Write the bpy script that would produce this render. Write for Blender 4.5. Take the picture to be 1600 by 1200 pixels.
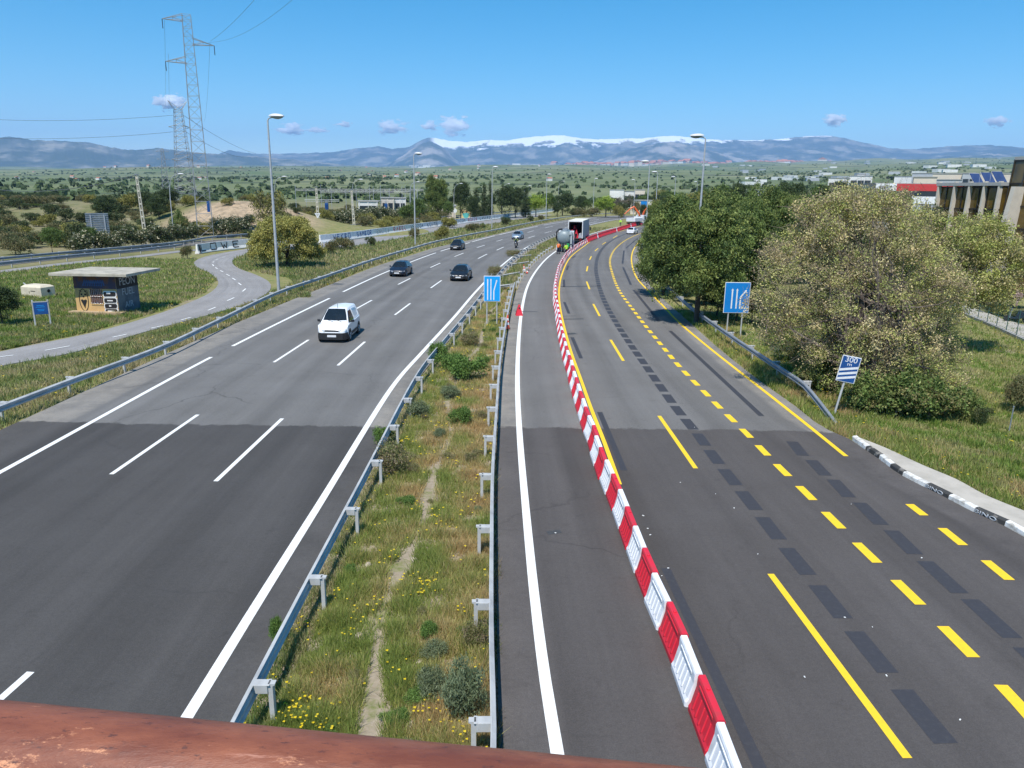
import bpy, math, random
import numpy as np
from mathutils import Vector, Matrix, Euler

for _o in list(bpy.data.objects):
    bpy.data.objects.remove(_o)
SC = bpy.context.scene
COL = SC.collection
R = math.radians
RNG = np.random.default_rng(7)
random.seed(7)

# ------------------------------------------------------------------ camera
F_PX, H_CAM, HOR, ROLL = 1156.0, 8.8, 300.0, R(0.8)
PITCH = math.atan((600 - HOR) / F_PX)
cam_d = bpy.data.cameras.new("Camera")
cam = bpy.data.objects.new("Camera", cam_d)
COL.objects.link(cam)
cam_d.sensor_fit = 'HORIZONTAL'
cam_d.sensor_width = 36.0
cam_d.lens = 36.0 * F_PX / 1600.0
cam_d.clip_start = 0.05
cam_d.clip_end = 90000
_F = np.array([0, math.cos(PITCH), -math.sin(PITCH)])
_R0 = np.array([1.0, 0, 0]); _U0 = np.array([0, math.sin(PITCH), math.cos(PITCH)])
_Rv = math.cos(ROLL) * _R0 + math.sin(ROLL) * _U0
_Uv = -math.sin(ROLL) * _R0 + math.cos(ROLL) * _U0
cam.matrix_world = Matrix(((_Rv[0], _Uv[0], -_F[0], 0), (_Rv[1], _Uv[1], -_F[1], 0),
                           (_Rv[2], _Uv[2], -_F[2], H_CAM), (0, 0, 0, 1)))
SC.camera = cam

# ------------------------------------------------------------------ world, sun, exposure
SUN_EL, SUN_AZ = R(60), R(197)      # azimuth clockwise from +Y (north): behind the camera, to the left
world = bpy.data.worlds.new("World")
SC.world = world
world.use_nodes = True
_nt = world.node_tree
_bg = _nt.nodes["Background"]
_sky = _nt.nodes.new("ShaderNodeTexSky")
_sky.sky_type = 'NISHITA'
_sky.sun_disc = False
_sky.sun_elevation = SUN_EL
_sky.sun_rotation = SUN_AZ
_sky.altitude = 700
_sky.air_density = 1.0
_sky.dust_density = 0.0
_sky.ozone_density = 4.0
_hs = _nt.nodes.new("ShaderNodeHueSaturation")
_hs.inputs["Saturation"].default_value = 1.45
_hs.inputs["Hue"].default_value = 0.487
_nt.links.new(_sky.outputs[0], _hs.inputs["Color"])
_nt.links.new(_hs.outputs[0], _bg.inputs[0])
_bg.inputs[1].default_value = 0.12
sun_d = bpy.data.lights.new("Sun", 'SUN')
sun = bpy.data.objects.new("Sun", sun_d)
COL.objects.link(sun)
sun_d.energy = 4.7
sun_d.angle = R(0.5)
sun_d.color = (1.0, 0.955, 0.89)
_sd = Vector((math.sin(SUN_AZ) * math.cos(SUN_EL), math.cos(SUN_AZ) * math.cos(SUN_EL), math.sin(SUN_EL)))
sun.rotation_euler = _sd.to_track_quat('Z', 'Y').to_euler()
SC.view_settings.view_transform = 'Standard'
SC.view_settings.look = 'None'
SC.view_settings.exposure = 0.34
SC.view_settings.gamma = 1.0
SC.render.engine = 'CYCLES'
SC.cycles.max_bounces = 12
SC.cycles.diffuse_bounces = 3
SC.cycles.glossy_bounces = 3
SC.cycles.transmission_bounces = 3
SC.cycles.volume_bounces = 12
SC.cycles.use_denoising = True


# ------------------------------------------------------------------ where a sight line meets the ground
def ray(px, py):
    return _F * F_PX + _Rv * (px - 800) + _Uv * (600 - py)


def G(px, py, z=0.0):
    d = ray(px, py)
    t = (z - H_CAM) / d[2]
    return np.array([0, 0, H_CAM]) + d * t


def AT(px, py, D):
    d = ray(px, py)
    return np.array([0, 0, H_CAM]) + d * (D / d[1])


def topz(px, py, D):
    return AT(px, py, D)[2]


# ------------------------------------------------------------------ tagging
def tag(o, label=None, cat=None, group=None, kind=None):
    if label: o["label"] = label
    if cat: o["category"] = cat
    if group: o["group"] = group
    if kind: o["kind"] = kind
    return o


def empty(name, loc, rz=0.0, label=None, cat=None, group=None):
    o = bpy.data.objects.new(name, None)
    o.empty_display_size = 0.3
    o.location = loc
    o.rotation_euler = (0, 0, rz)
    COL.objects.link(o)
    return tag(o, label, cat, group)


def copy_tree(o, parent=None):
    c = o.copy()
    COL.objects.link(c)
    if parent is not None:
        c.parent = parent
    for ch in list(o.children):
        copy_tree(ch, c)
    return c


# ------------------------------------------------------------------ materials
def new_mat(name):
    m = bpy.data.materials.new(name)
    m.use_nodes = True
    nt = m.node_tree
    b = nt.nodes["Principled BSDF"]
    return m, nt, b


def coord(nt, kind="Object", scale=(1, 1, 1)):
    tc = nt.nodes.new("ShaderNodeTexCoord")
    mp = nt.nodes.new("ShaderNodeMapping")
    mp.inputs["Scale"].default_value = scale
    nt.links.new(tc.outputs[kind], mp.inputs[0])
    return mp.outputs[0]


def noise(nt, vec, scale, detail=4, rough=0.6, dist=0.0):
    n = nt.nodes.new("ShaderNodeTexNoise")
    n.inputs["Scale"].default_value = scale
    n.inputs["Detail"].default_value = detail
    n.inputs["Roughness"].default_value = rough
    n.inputs["Distortion"].default_value = dist
    nt.links.new(vec, n.inputs["Vector"])
    return n.outputs[0]


def ramp(nt, fac, p0, p1, c0=(0, 0, 0, 1), c1=(1, 1, 1, 1)):
    r = nt.nodes.new("ShaderNodeValToRGB")
    r.color_ramp.elements[0].position = p0
    r.color_ramp.elements[1].position = p1
    r.color_ramp.elements[0].color = c0 if len(c0) == 4 else (*c0, 1)
    r.color_ramp.elements[1].color = c1 if len(c1) == 4 else (*c1, 1)
    nt.links.new(fac, r.inputs[0])
    return r.outputs[0]


def mixc(nt, fac, a, b, mode='MIX'):
    m = nt.nodes.new("ShaderNodeMix")
    m.data_type = 'RGBA'
    m.blend_type = mode
    for sock, val in ((m.inputs[0], fac), (m.inputs[6], a), (m.inputs[7], b)):
        if hasattr(val, "is_output"):
            nt.links.new(val, sock)
        elif isinstance(val, (int, float)):
            sock.default_value = val
        else:
            sock.default_value = val if len(val) == 4 else (*val, 1)
    return m.outputs[2]


def math_n(nt, op, a, b=None, clamp=False):
    m = nt.nodes.new("ShaderNodeMath")
    m.operation = op
    m.use_clamp = clamp
    for i, val in enumerate((a, b)):
        if val is None: continue
        if hasattr(val, "is_output"):
            nt.links.new(val, m.inputs[i])
        else:
            m.inputs[i].default_value = val
    return m.outputs[0]


def bump(nt, b, h, strength=0.3, dist=0.02):
    n = nt.nodes.new("ShaderNodeBump")
    n.inputs["Strength"].default_value = strength
    n.inputs["Distance"].default_value = dist
    nt.links.new(h, n.inputs["Height"])
    nt.links.new(n.outputs[0], b.inputs["Normal"])


_mats = {}


def M(name, col, rough=0.6, metal=0.0, col2=None, nscale=3.0, lo=0.4, hi=0.65, bmp=0.0, spec=None, coat=0.0):
    """plain surface; col2 = a second tone laid in by noise (dirt, wear)"""
    if name in _mats: return _mats[name]
    m, nt, b = new_mat(name)
    b.inputs["Roughness"].default_value = rough
    b.inputs["Metallic"].default_value = metal
    if spec is not None: b.inputs["Specular IOR Level"].default_value = spec
    if coat: b.inputs["Coat Weight"].default_value = coat
    v = coord(nt)
    if col2 is None:
        col2 = tuple(c * 0.86 for c in col)
    f = noise(nt, v, nscale, 5)
    nt.links.new(mixc(nt, ramp(nt, f, lo, hi), col, col2), b.inputs["Base Color"])
    if bmp:
        bump(nt, b, noise(nt, v, nscale * 6, 4), bmp)
    _mats[name] = m
    return m


def leaf_mat(name, transl=0.25):
    if name in _mats: return _mats[name]
    m, nt, b = new_mat(name)
    at = nt.nodes.new("ShaderNodeAttribute")
    at.attribute_name = "Col"
    nt.links.new(at.outputs["Color"], b.inputs["Base Color"])
    b.inputs["Roughness"].default_value = 0.6
    b.inputs["Specular IOR Level"].default_value = 0.25
    tr = nt.nodes.new("ShaderNodeBsdfTranslucent")
    nt.links.new(at.outputs["Color"], tr.inputs[0])
    mx = nt.nodes.new("ShaderNodeMixShader")
    mx.inputs[0].default_value = transl
    nt.links.new(b.outputs[0], mx.inputs[1])
    nt.links.new(tr.outputs[0], mx.inputs[2])
    nt.links.new(mx.outputs[0], nt.nodes["Material Output"].inputs[0])
    _mats[name] = m
    return m


# ------------------------------------------------------------------ mesh builder
class MB:
    def __init__(s):
        s.v = []; s.f = []; s.mi = []

    def add(s, vs, fs, mi=0):
        n = len(s.v)
        s.v.extend([tuple(map(float, v)) for v in vs])
        for f in fs:
            s.f.append(tuple(i + n for i in f)); s.mi.append(mi)

    def box(s, c, d, rz=0.0, mi=0, rot=None):
        x, y, z = d[0] / 2, d[1] / 2, d[2] / 2
        m = Euler(rot if rot else (0, 0, rz)).to_matrix()
        vs = [m @ Vector(p) + Vector(c) for p in ((-x, -y, -z), (x, -y, -z), (x, y, -z), (-x, y, -z), (-x, -y, z), (x, -y, z), (x, y, z), (-x, y, z))]
        s.add(vs, [(0, 3, 2, 1), (4, 5, 6, 7), (0, 1, 5, 4), (1, 2, 6, 5), (2, 3, 7, 6), (3, 0, 4, 7)], mi)
        return s

    def loft(s, rings, mi=0, cap=True, closed=True):
        n = len(rings[0]); vs = [p for r in rings for p in r]; fs = []
        for i in range(len(rings) - 1):
            for j in range(n if closed else n - 1):
                k = (j + 1) % n
                fs.append((i * n + j, i * n + k, (i + 1) * n + k, (i + 1) * n + j))
        if cap and closed:
            fs.append(tuple(range(n - 1, -1, -1)))
            fs.append(tuple((len(rings) - 1) * n + j for j in range(n)))
        s.add(vs, fs, mi)
        return s

    def tube(s, pts, r, n=8, mi=0, cap=True):
        pts = [Vector(p) for p in pts]
        rs = r if isinstance(r, (list, tuple)) else [r] * len(pts)
        rings = []
        up = Vector((0, 0, 1))
        for i, p in enumerate(pts):
            t = (pts[min(i + 1, len(pts) - 1)] - pts[max(i - 1, 0)]).normalized()
            a = t.cross(up)
            if a.length < 1e-3: a = t.cross(Vector((0, 1, 0)))
            a.normalize(); b = t.cross(a).normalized()
            rings.append([p + (a * math.cos(2 * math.pi * k / n) + b * math.sin(2 * math.pi * k / n)) * rs[i] for k in range(n)])
        return s.loft(rings, mi, cap)

    def bar(s, a, b, w, mi=0, n=4):
        return s.tube([a, b], w, n, mi)

    def lathe(s, prof, n=16, mi=0, loc=(0, 0, 0), axis='Z'):
        rings = []
        for r, z in prof:
            ring = []
            for k in range(n):
                a = 2 * math.pi * k / n
                x, y = r * math.cos(a), r * math.sin(a)
                p = (x, y, z) if axis == 'Z' else ((z, x, y) if axis == 'X' else (y, z, x))
                ring.append((p[0] + loc[0], p[1] + loc[1], p[2] + loc[2]))
            rings.append(ring)
        return s.loft(rings, mi, True)

    def slab(s, q, t, mi=0):
        """four points (a quad) thickened by t along its normal"""
        q = [Vector(p) for p in q]
        n = (q[1] - q[0]).cross(q[3] - q[0]).normalized() * t
        return s.loft([[p - n for p in q], [p + n for p in q]], mi)

    def prism(s, poly, y0, y1, mi=0):
        """polygon in x,z extruded along y"""
        return s.loft([[(x, y0, z) for x, z in poly], [(x, y1, z) for x, z in poly]], mi)

    def build(s, name, mats, parent=None, loc=None, rz=0.0, smooth=False, bevel=0.0):
        me = bpy.data.meshes.new(name)
        me.from_pydata(s.v, [], s.f)
        if not isinstance(mats, (list, tuple)): mats = [mats]
        for m in mats: me.materials.append(m)
        if len(mats) > 1:
            me.polygons.foreach_set("material_index", s.mi)
        if smooth:
            me.polygons.foreach_set("use_smooth", [True] * len(me.polygons))
            try: me.set_sharp_from_angle(angle=R(42))
            except Exception: pass
        me.update()
        o = bpy.data.objects.new(name, me)
        COL.objects.link(o)
        if parent is not None: o.parent = parent
        if loc is not None: o.location = loc
        if rz: o.rotation_euler = (0, 0, rz)
        if bevel:
            b = o.modifiers.new("Bevel", 'BEVEL')
            b.width = bevel; b.segments = 2; b.limit_method = 'ANGLE'; b.angle_limit = R(35)
        return o


def np_mesh(name, verts, quads, mat, cols=None, parent=None, loc=None, tris=False):
    """big mesh straight from numpy arrays; cols = one colour per face"""
    k = 3 if tris else 4
    me = bpy.data.meshes.new(name)
    nf = len(quads)
    me.vertices.add(len(verts)); me.vertices.foreach_set("co", np.asarray(verts, np.float32).ravel())
    me.loops.add(nf * k); me.loops.foreach_set("vertex_index", np.asarray(quads, np.int32).ravel())
    me.polygons.add(nf)
    me.polygons.foreach_set("loop_start", np.arange(0, nf * k, k, dtype=np.int32))
    me.update(calc_edges=True)
    if cols is not None:
        ca = me.color_attributes.new("Col", 'FLOAT_COLOR', 'CORNER')
        c = np.ones((nf, k, 4), np.float32); c[:, :, :3] = np.asarray(cols)[:, None, :]
        ca.data.foreach_set("color", c.ravel())
    for m in (mat if isinstance(mat, (list, tuple)) else [mat]): me.materials.append(m)
    o = bpy.data.objects.new(name, me)
    COL.objects.link(o)
    if parent is not None: o.parent = parent
    if loc is not None: o.location = loc
    return o


# ------------------------------------------------------------------ curves on the ground
def crom(P, step=1.0):
    P = [np.asarray(p, float) for p in P]
    P = [2 * P[0] - P[1]] + P + [2 * P[-1] - P[-2]]
    out = []
    for i in range(1, len(P) - 2):
        p0, p1, p2, p3 = P[i - 1:i + 3]
        t0 = 0; t1 = t0 + max(np.linalg.norm(p1 - p0), 1e-6) ** .5
        t2 = t1 + max(np.linalg.norm(p2 - p1), 1e-6) ** .5; t3 = t2 + max(np.linalg.norm(p3 - p2), 1e-6) ** .5
        n = max(2, int(np.linalg.norm(p2 - p1) / step))
        for t in np.linspace(t1, t2, n, endpoint=False):
            a1 = (t1 - t) / (t1 - t0) * p0 + (t - t0) / (t1 - t0) * p1
            a2 = (t2 - t) / (t2 - t1) * p1 + (t - t1) / (t2 - t1) * p2
            a3 = (t3 - t) / (t3 - t2) * p2 + (t - t2) / (t3 - t2) * p3
            b1 = (t2 - t) / (t2 - t0) * a1 + (t - t0) / (t2 - t0) * a2
            b2 = (t3 - t) / (t3 - t1) * a2 + (t - t1) / (t3 - t1) * a3
            out.append((t2 - t) / (t2 - t1) * b1 + (t - t1) / (t2 - t1) * b2)
    out.append(P[-2])
    return np.array(out)


class Path:
    def __init__(s, pts, step=1.0, smooth=True):
        s.p = crom(pts, step) if smooth else np.array([np.asarray(p, float) for p in pts])
        d = np.linalg.norm(np.diff(s.p[:, :2], axis=0), axis=1)
        s.s = np.concatenate([[0], np.cumsum(d)])
        s.L = s.s[-1]

    def at(s, t):
        return np.array([np.interp(t, s.s, s.p[:, i]) for i in range(3)])

    def tan(s, t):
        a, b = s.at(max(t - .6, 0)), s.at(min(t + .6, s.L))
        d = b - a; d[2] = 0
        return d / (np.linalg.norm(d) + 1e-9)

    def off(s, t, o):
        """point o metres to the right of the path"""
        d = s.tan(t)
        return s.at(t) + np.array([d[1], -d[0], 0]) * o

    def near(s, q):
        return s.s[np.argmin(np.linalg.norm(s.p[:, :2] - np.asarray(q)[:2], axis=1))]

    def heading(s, t):
        d = s.tan(t)
        return math.atan2(-d[0], d[1])      # rotation that turns +Y into the path direction


def PP(px, step=1.0, z=0.0):
    """path through places given by their sight lines; earlier nearer"""
    return Path([G(x, y, z) for x, y in px], step)


def ribbon(mb, path, s0, s1, o0, o1, z, step=1.0, mi=0):
    n = max(1, int(math.ceil((s1 - s0) / step)))
    vs = []
    for i in range(n + 1):
        t = s0 + (s1 - s0) * i / n
        for o in (o0, o1):
            p = path.off(t, o); vs.append((p[0], p[1], z))
    mb.add(vs, [(2 * i, 2 * i + 1, 2 * i + 3, 2 * i + 2) for i in range(n)], mi)


def sheet(name, A, B, z, mat, n=240, skirt=0.12, kind="structure", sl=0.0, sr=0.0):
    """road surface between two edge paths, with UV in metres and small skirts down its edges"""
    ta = np.linspace(0, A.L, n); tb = np.linspace(0, B.L, n)
    vs = []; uv = []; sh = []
    inner = list(np.linspace(0, 1, 7))
    cols = 9 if not (sl or sr) else 11
    for i in range(n):
        a, b = A.at(ta[i]), B.at(tb[i])
        w = np.linalg.norm(b - a)
        vs.append((a[0], a[1], z - skirt)); uv.append((-skirt, ta[i])); sh.append(1.0)
        if cols == 9:
            fl = [(k / 8, 0.0) for k in range(9)]
        else:
            f0, f1 = min(.3, sl / w), 1 - min(.3, sr / w)
            e0 = min(.25, .25 / w)
            fl = [(0, 1.0), (max(.001, f0 - e0), 1.0)] + [(f0 + (f1 - f0) * k, 0.0) for k in inner] + [(min(.999, f1 + e0), 1.0), (1, 1.0)]
        for f, h in fl:
            p = a * (1 - f) + b * f
            vs.append((p[0], p[1], z)); uv.append((w * f, ta[i])); sh.append(h)
        vs.append((b[0], b[1], z - skirt)); uv.append((w + skirt, ta[i])); sh.append(1.0)
    m = cols + 2
    fs = [(i * m + k, i * m + k + 1, (i + 1) * m + k + 1, (i + 1) * m + k) for i in range(n - 1) for k in range(m - 1)]
    me = bpy.data.meshes.new(name)
    me.from_pydata(vs, [], fs)
    ul = me.uv_layers.new(name="UVMap")
    idx = np.empty(len(me.loops), np.int32); me.loops.foreach_get("vertex_index", idx)
    ul.data.foreach_set("uv", np.asarray(uv, np.float32)[idx].ravel())
    ca = me.color_attributes.new("shoulder", 'FLOAT_COLOR', 'POINT')
    ca.data.foreach_set("color", np.repeat(np.asarray(sh, np.float32)[:, None], 4, 1).ravel())
    me.materials.append(mat)
    o = bpy.data.objects.new(name, me)
    COL.objects.link(o)
    return tag(o, kind=kind)


# ================================================================== TERRAIN
def _tan_el(px, py):
    d = ray(px, py)
    return math.atan2(d[0], d[1]), d[2] / math.hypot(d[0], d[1])


def _table(px):
    t = sorted(_tan_el(x, y) for x, y in px)
    return np.array([a for a, _ in t]), np.array([b for _, b in t])


PLAIN_A, PLAIN_T = _table([(-300, 268), (0, 266), (400, 262), (640, 262.5), (900, 259), (1240, 257), (1400, 251), (1600, 247), (1900, 245)])
FAR_R = 13000.0


def sstep(a, b, x):
    t = np.clip((x - a) / (b - a), 0, 1)
    return t * t * (3 - 2 * t)


MOUND = G(405, 378)


def bumpg(x, y, cx, cy, sx, sy, h):
    return h * np.exp(-((x - cx) / sx) ** 2 - ((y - cy) / sy) ** 2)


_c1 = AT(400, 330, 165); _c2 = AT(215, 320, 210); _c3 = AT(60, 320, 260); _c4 = AT(320, 330, 175)


def hgt(x, y):
    x = np.asarray(x, float); y = np.asarray(y, float)
    d = np.hypot(x, y); az = np.arctan2(x, y)
    tn = np.interp(az, PLAIN_A, PLAIN_T)
    d0 = 480.0
    S = (tn * FAR_R + 8.8) / (FAR_R - d0)
    dd = d - d0
    z = S * np.where(dd > 200, dd, np.where(dd < -200, 0, (dd + 200) ** 2 / 800))
    amp = 0.0034 * d * sstep(600, 2000, d) * (1 - 0.6 * sstep(9000, 13000, d))
    w = (np.sin(x / 310 + 1.3 + 0.6 * np.sin(y / 700)) + np.sin(y / 430 + x / 900 + 0.4) + 0.7 * np.sin(x / 150 - y / 260 + 2.0)
         + 1.2 * np.sin(y / 1100 + 2.2 - x / 1700)) / 2.4
    z = z + amp * w
    z = z + bumpg(x, y, _c1[0], _c1[1], 17, 13, 5.2) + bumpg(x, y, _c2[0], _c2[1], 40, 30, 4.5) + bumpg(x, y, _c3[0], _c3[1], 60, 40, 4.0)
    z = z + bumpg(x, y, _c4[0], _c4[1], 14, 12, 3.6)
    return z - 0.06


def hz(x, y):
    return float(hgt(x, y))


def ground_mat():
    m, nt, b = new_mat("ground_soil_and_grass")
    b.inputs["Roughness"].default_value = 0.95
    b.inputs["Specular IOR Level"].default_value = 0.1
    v = coord(nt)
    # near: grass, straw and bare soil
    n1 = noise(nt, v, 0.9, 9, 0.7)
    n2 = noise(nt, v, 0.22, 6, 0.6, 0.5)
    n3 = noise(nt, v, 7.0, 5, 0.7)
    green = mixc(nt, ramp(nt, n3, .35, .7), (0.12, 0.16, 0.042), (0.19, 0.20, 0.07))
    straw = mixc(nt, ramp(nt, n3, .35, .7), (0.31, 0.26, 0.13), (0.22, 0.20, 0.09))
    soil = mixc(nt, ramp(nt, n3, .3, .7), (0.26, 0.20, 0.14), (0.36, 0.30, 0.23))
    near = mixc(nt, ramp(nt, n1, .36, .62), green, straw)
    near = mixc(nt, ramp(nt, n2, .60, .70), near, soil)
    # far: big fields
    f1 = noise(nt, v, 0.0016, 7, 0.62, 0.8)
    f2 = noise(nt, v, 0.006, 8, 0.7)
    f3 = noise(nt, v, 0.00055, 4, 0.5)
    field = mixc(nt, ramp(nt, f1, .38, .62), (0.105, 0.145, 0.062), (0.205, 0.215, 0.115))
    field = mixc(nt, ramp(nt, f2, .52, .60), field, (0.075, 0.092, 0.055))
    field = mixc(nt, ramp(nt, f3, .58, .72), field, (0.21, 0.19, 0.11))
    at = nt.nodes.new("ShaderNodeAttribute"); at.attribute_name = "zone"
    sep = nt.nodes.new("ShaderNodeSeparateColor")
    nt.links.new(at.outputs["Color"], sep.inputs[0])
    scrub = mixc(nt, ramp(nt, noise(nt, v, 0.06, 8, .7), .4, .62), (0.15, 0.155, 0.065), (0.25, 0.215, 0.13))
    scrub = mixc(nt, ramp(nt, noise(nt, v, 0.2, 6, .7), .55, .7), scrub, (0.09, 0.105, 0.04))
    medc = mixc(nt, ramp(nt, n3, .3, .7), (0.27, 0.22, 0.155), (0.37, 0.31, 0.235))
    near = mixc(nt, math_n(nt, 'MULTIPLY', at.outputs["Alpha"], ramp(nt, n1, .38, .50)), near, medc)
    c = mixc(nt, sep.outputs[1], near, scrub)
    c = mixc(nt, sep.outputs[0], c, field)
    sand = mixc(nt, ramp(nt, noise(nt, v, 0.5, 7, .75), .42, .62), (0.44, 0.33, 0.22), (0.24, 0.19, 0.13))
    c = mixc(nt, sep.outputs[2], c, sand)
    nt.links.new(c, b.inputs["Base Color"])
    bump(nt, b, n3, 0.6, 0.05)
    return m


def build_ground():
    rr = np.concatenate([np.linspace(0.5, 60, 30), np.geomspace(62, 14500, 230)])
    az = np.concatenate([np.linspace(-180, -62, 40)[:-1], np.linspace(-62, 62, 420), np.linspace(62, 180, 40)[1:-1]])
    az = np.radians(az)
    Rr, A = np.meshgrid(rr, az, indexing="ij")
    x, y = Rr * np.sin(A), Rr * np.cos(A)
    z = hgt(x, y)
    z[y < 0] = np.minimum(z[y < 0], 0)
    n, m = x.shape
    V = np.stack([x, y, z], -1).reshape(-1, 3)
    i = np.arange(n - 1)[:, None]; j = np.arange(m)[None, :]
    k = (j + 1) % m
    Q = np.stack([i * m + j + 0 * k, i * m + k, (i + 1) * m + k, (i + 1) * m + j + 0 * k], -1).reshape(-1, 4)
    mat = ground_mat()
    o = np_mesh("ground", V, Q, mat)
    me = o.data
    ca = me.color_attributes.new("zone", 'FLOAT_COLOR', 'POINT')
    c = np.zeros((len(V), 4), np.float32)
    d = np.hypot(V[:, 0], V[:, 1])
    c[:, 0] = sstep(330, 620, d)
    left = sstep(-38, -60, V[:, 0] + 0 * d) * sstep(88, 110, d)
    c[:, 1] = left
    q = ((V[:, 0] - _c1[0]) / 17) ** 2 + ((V[:, 1] - _c1[1] + 8) / 13) ** 2
    c[:, 2] = sstep(1.3, .4, q)
    med = (V[:, 0] > -5.2) & (V[:, 0] < .4 + np.maximum(0, V[:, 1] - 60) * .35) & (V[:, 1] > 3) & (V[:, 1] < 130)
    c[:, 3] = np.where(med, 1.0, 0.0)
    ca.data.foreach_set("color", c.ravel())
    me.polygons.foreach_set("use_smooth", [True] * len(me.polygons))
    tag(o, kind="structure")


build_ground()

# ------------------------------------------------------------------ mountains
from mathutils import noise as mn


def build_mountains():
    A1, T1 = _table([(-400, 222), (-200, 216), (-60, 218), (0, 214), (15, 213), (50, 218), (105, 220), (140, 222), (170, 229), (200, 234), (225, 233), (247, 230.5), (270, 234),
                     (320, 239), (400, 244), (480, 251), (560, 259), (620, 264), (700, 268), (1900, 268)])
    A2, T2 = _table([(-300, 260), (300, 250), (335, 243), (358, 234), (400, 240), (470, 239), (520, 237), (550, 232), (590, 228), (612, 232), (640, 229), (652, 221), (668, 214.5), (682, 215),
                     (700, 219), (730, 221), (760, 217.5), (790, 219), (820, 214), (850, 211), (880, 210.5), (900, 214), (930, 217), (960, 216), (1000, 215.5), (1030, 212.5), (1060, 211),
                     (1090, 216), (1130, 218), (1180, 218), (1220, 216), (1260, 212), (1290, 211), (1320, 215), (1360, 224), (1390, 231), (1430, 232.5), (1480, 228), (1530, 226),
                     (1560, 227), (1600, 230), (1750, 236), (1900, 232)])
    A3, T3 = _table([(-300, 280), (560, 275), (600, 262), (625, 245), (650, 228), (672, 220), (690, 228), (705, 243), (720, 255), (760, 262), (860, 262), (920, 256), (960, 240), (1000, 229), (1030, 223), (1050, 221), (1085, 227),
                     (1110, 235), (1150, 246), (1200, 255), (1290, 252), (1400, 250), (1480, 244), (1560, 240), (1640, 244), (1900, 250)])
    az = np.radians(np.concatenate([np.linspace(-60, -37, 120)[:-1], np.linspace(-37, 37, 1250), np.linspace(37, 60, 120)[1:]]))
    rr = np.concatenate([np.linspace(12300, 18000, 38), np.linspace(18150, 25200, 44), np.linspace(25600, 28500, 6)])
    Rr, A = np.meshgrid(rr, az, indexing="ij")
    x, y = Rr * np.sin(A), Rr * np.cos(A)
    base = 8.8 + np.interp(A, PLAIN_A, PLAIN_T) * 12500 - 60
    N = np.empty(x.shape); N2 = np.empty(x.shape)
    for i in range(x.shape[0]):
        for j in range(x.shape[1]):
            p = Vector((x[i, j] / 1500, y[i, j] / 2300, 3.1))
            N[i, j] = mn.ridged_multi_fractal(p, 0.9, 2.1, 5, 1.0, 2.0)
            N2[i, j] = mn.fractal(p * 3.1, 0.8, 2.0, 5)
    N = (N - N.min()) / (N.max() - N.min())
    sk = np.array([mn.fractal(Vector((a * 160, 1.7, 0.3)), 0.9, 2.0, 5) for a in az])

    def rng(Aa, T, r0, rp, back, jag):
        tn = np.interp(A, Aa, T) + sk[None, :] * jag
        zp = 8.8 + tn * rp
        w = np.clip((Rr - r0) / (rp - r0), 0, 1)
        z = base + (zp - base) * (w ** 1.25) * (1 - 0.62 * (1 - w) * (1 - N))
        return np.where(Rr > rp, zp - (Rr - rp) * back, np.where(Rr < r0, base - 200, z))
    z1 = rng(A1, T1, 12500, 16500, .25, .0008)
    z2 = rng(A2, T2, 16500, 24800, .35, .0006)
    z3 = rng(A3, T3, 14500, 19500, .3, .0009)
    z = np.maximum(np.maximum(z1, z2), z3)
    n, m = x.shape
    V = np.stack([x, y, z], -1).reshape(-1, 3)
    i = np.arange(n - 1)[:, None]; j = np.arange(m - 1)[None, :]
    Q = np.stack([i * m + j, i * m + j + 1, (i + 1) * m + j + 1, (i + 1) * m + j], -1).reshape(-1, 4)
    fz = V[Q].mean(1)
    nn = N2.reshape(-1)[Q[:, 0]]; n1 = N.reshape(-1)[Q[:, 0]]
    a = np.arctan2(fz[:, 0], fz[:, 1])
    is3 = (z3.reshape(-1)[Q[:, 0]] >= z.reshape(-1)[Q[:, 0]] - 1)
    is2 = (z2.reshape(-1)[Q[:, 0]] >= z.reshape(-1)[Q[:, 0]] - 1)
    scrub = np.array([0.045, 0.06, 0.04]); rock = np.array([0.40, 0.36, 0.32]); snow = np.array([0.90, 0.91, 0.93]); dry = np.array([0.26, 0.24, 0.17])
    nn0 = (nn - np.median(nn)) / (nn.std() + 1e-6)
    g = np.clip(nn0 * .9 + (1 - n1) * .8 - .35 - 0.6, 0, 1)[:, None] * 0.6
    c = scrub * (1 - g) + dry * g
    rk = np.clip(0.45 + .5 * nn0 - (n1 - .5), 0, 1)[:, None] * np.where(is3, .65, .3)[:, None]
    c = c * (1 - rk) + rock * rk
    sline = 1450 - np.clip((2 - np.degrees(a)) * 28, 0, 190) + nn0 * 70 + np.clip((np.degrees(a) - 8) * 18, 0, 200)
    sn = np.clip((fz[:, 2] - sline) / 70, 0, 1)[:, None] * is2[:, None] * (np.clip((np.degrees(a) + 6.3) / 0.4, 0, 1) * np.clip((26.0 - np.degrees(a)) / 6, 0, 1))[:, None]
    c = c * (1 - sn) + snow * sn
    o = np_mesh("mountains", V, Q, None or leaf_plain("mountain_slopes"), c)
    o.data.polygons.foreach_set("use_smooth", [True] * len(o.data.polygons))
    tag(o, kind="structure")


def leaf_plain(name):
    m, nt, b = new_mat(name)
    at = nt.nodes.new("ShaderNodeAttribute"); at.attribute_name = "Col"
    nt.links.new(at.outputs["Color"], b.inputs["Base Color"])
    b.inputs["Roughness"].default_value = 0.95
    b.inputs["Specular IOR Level"].default_value = 0.05
    return m


build_mountains()


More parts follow.
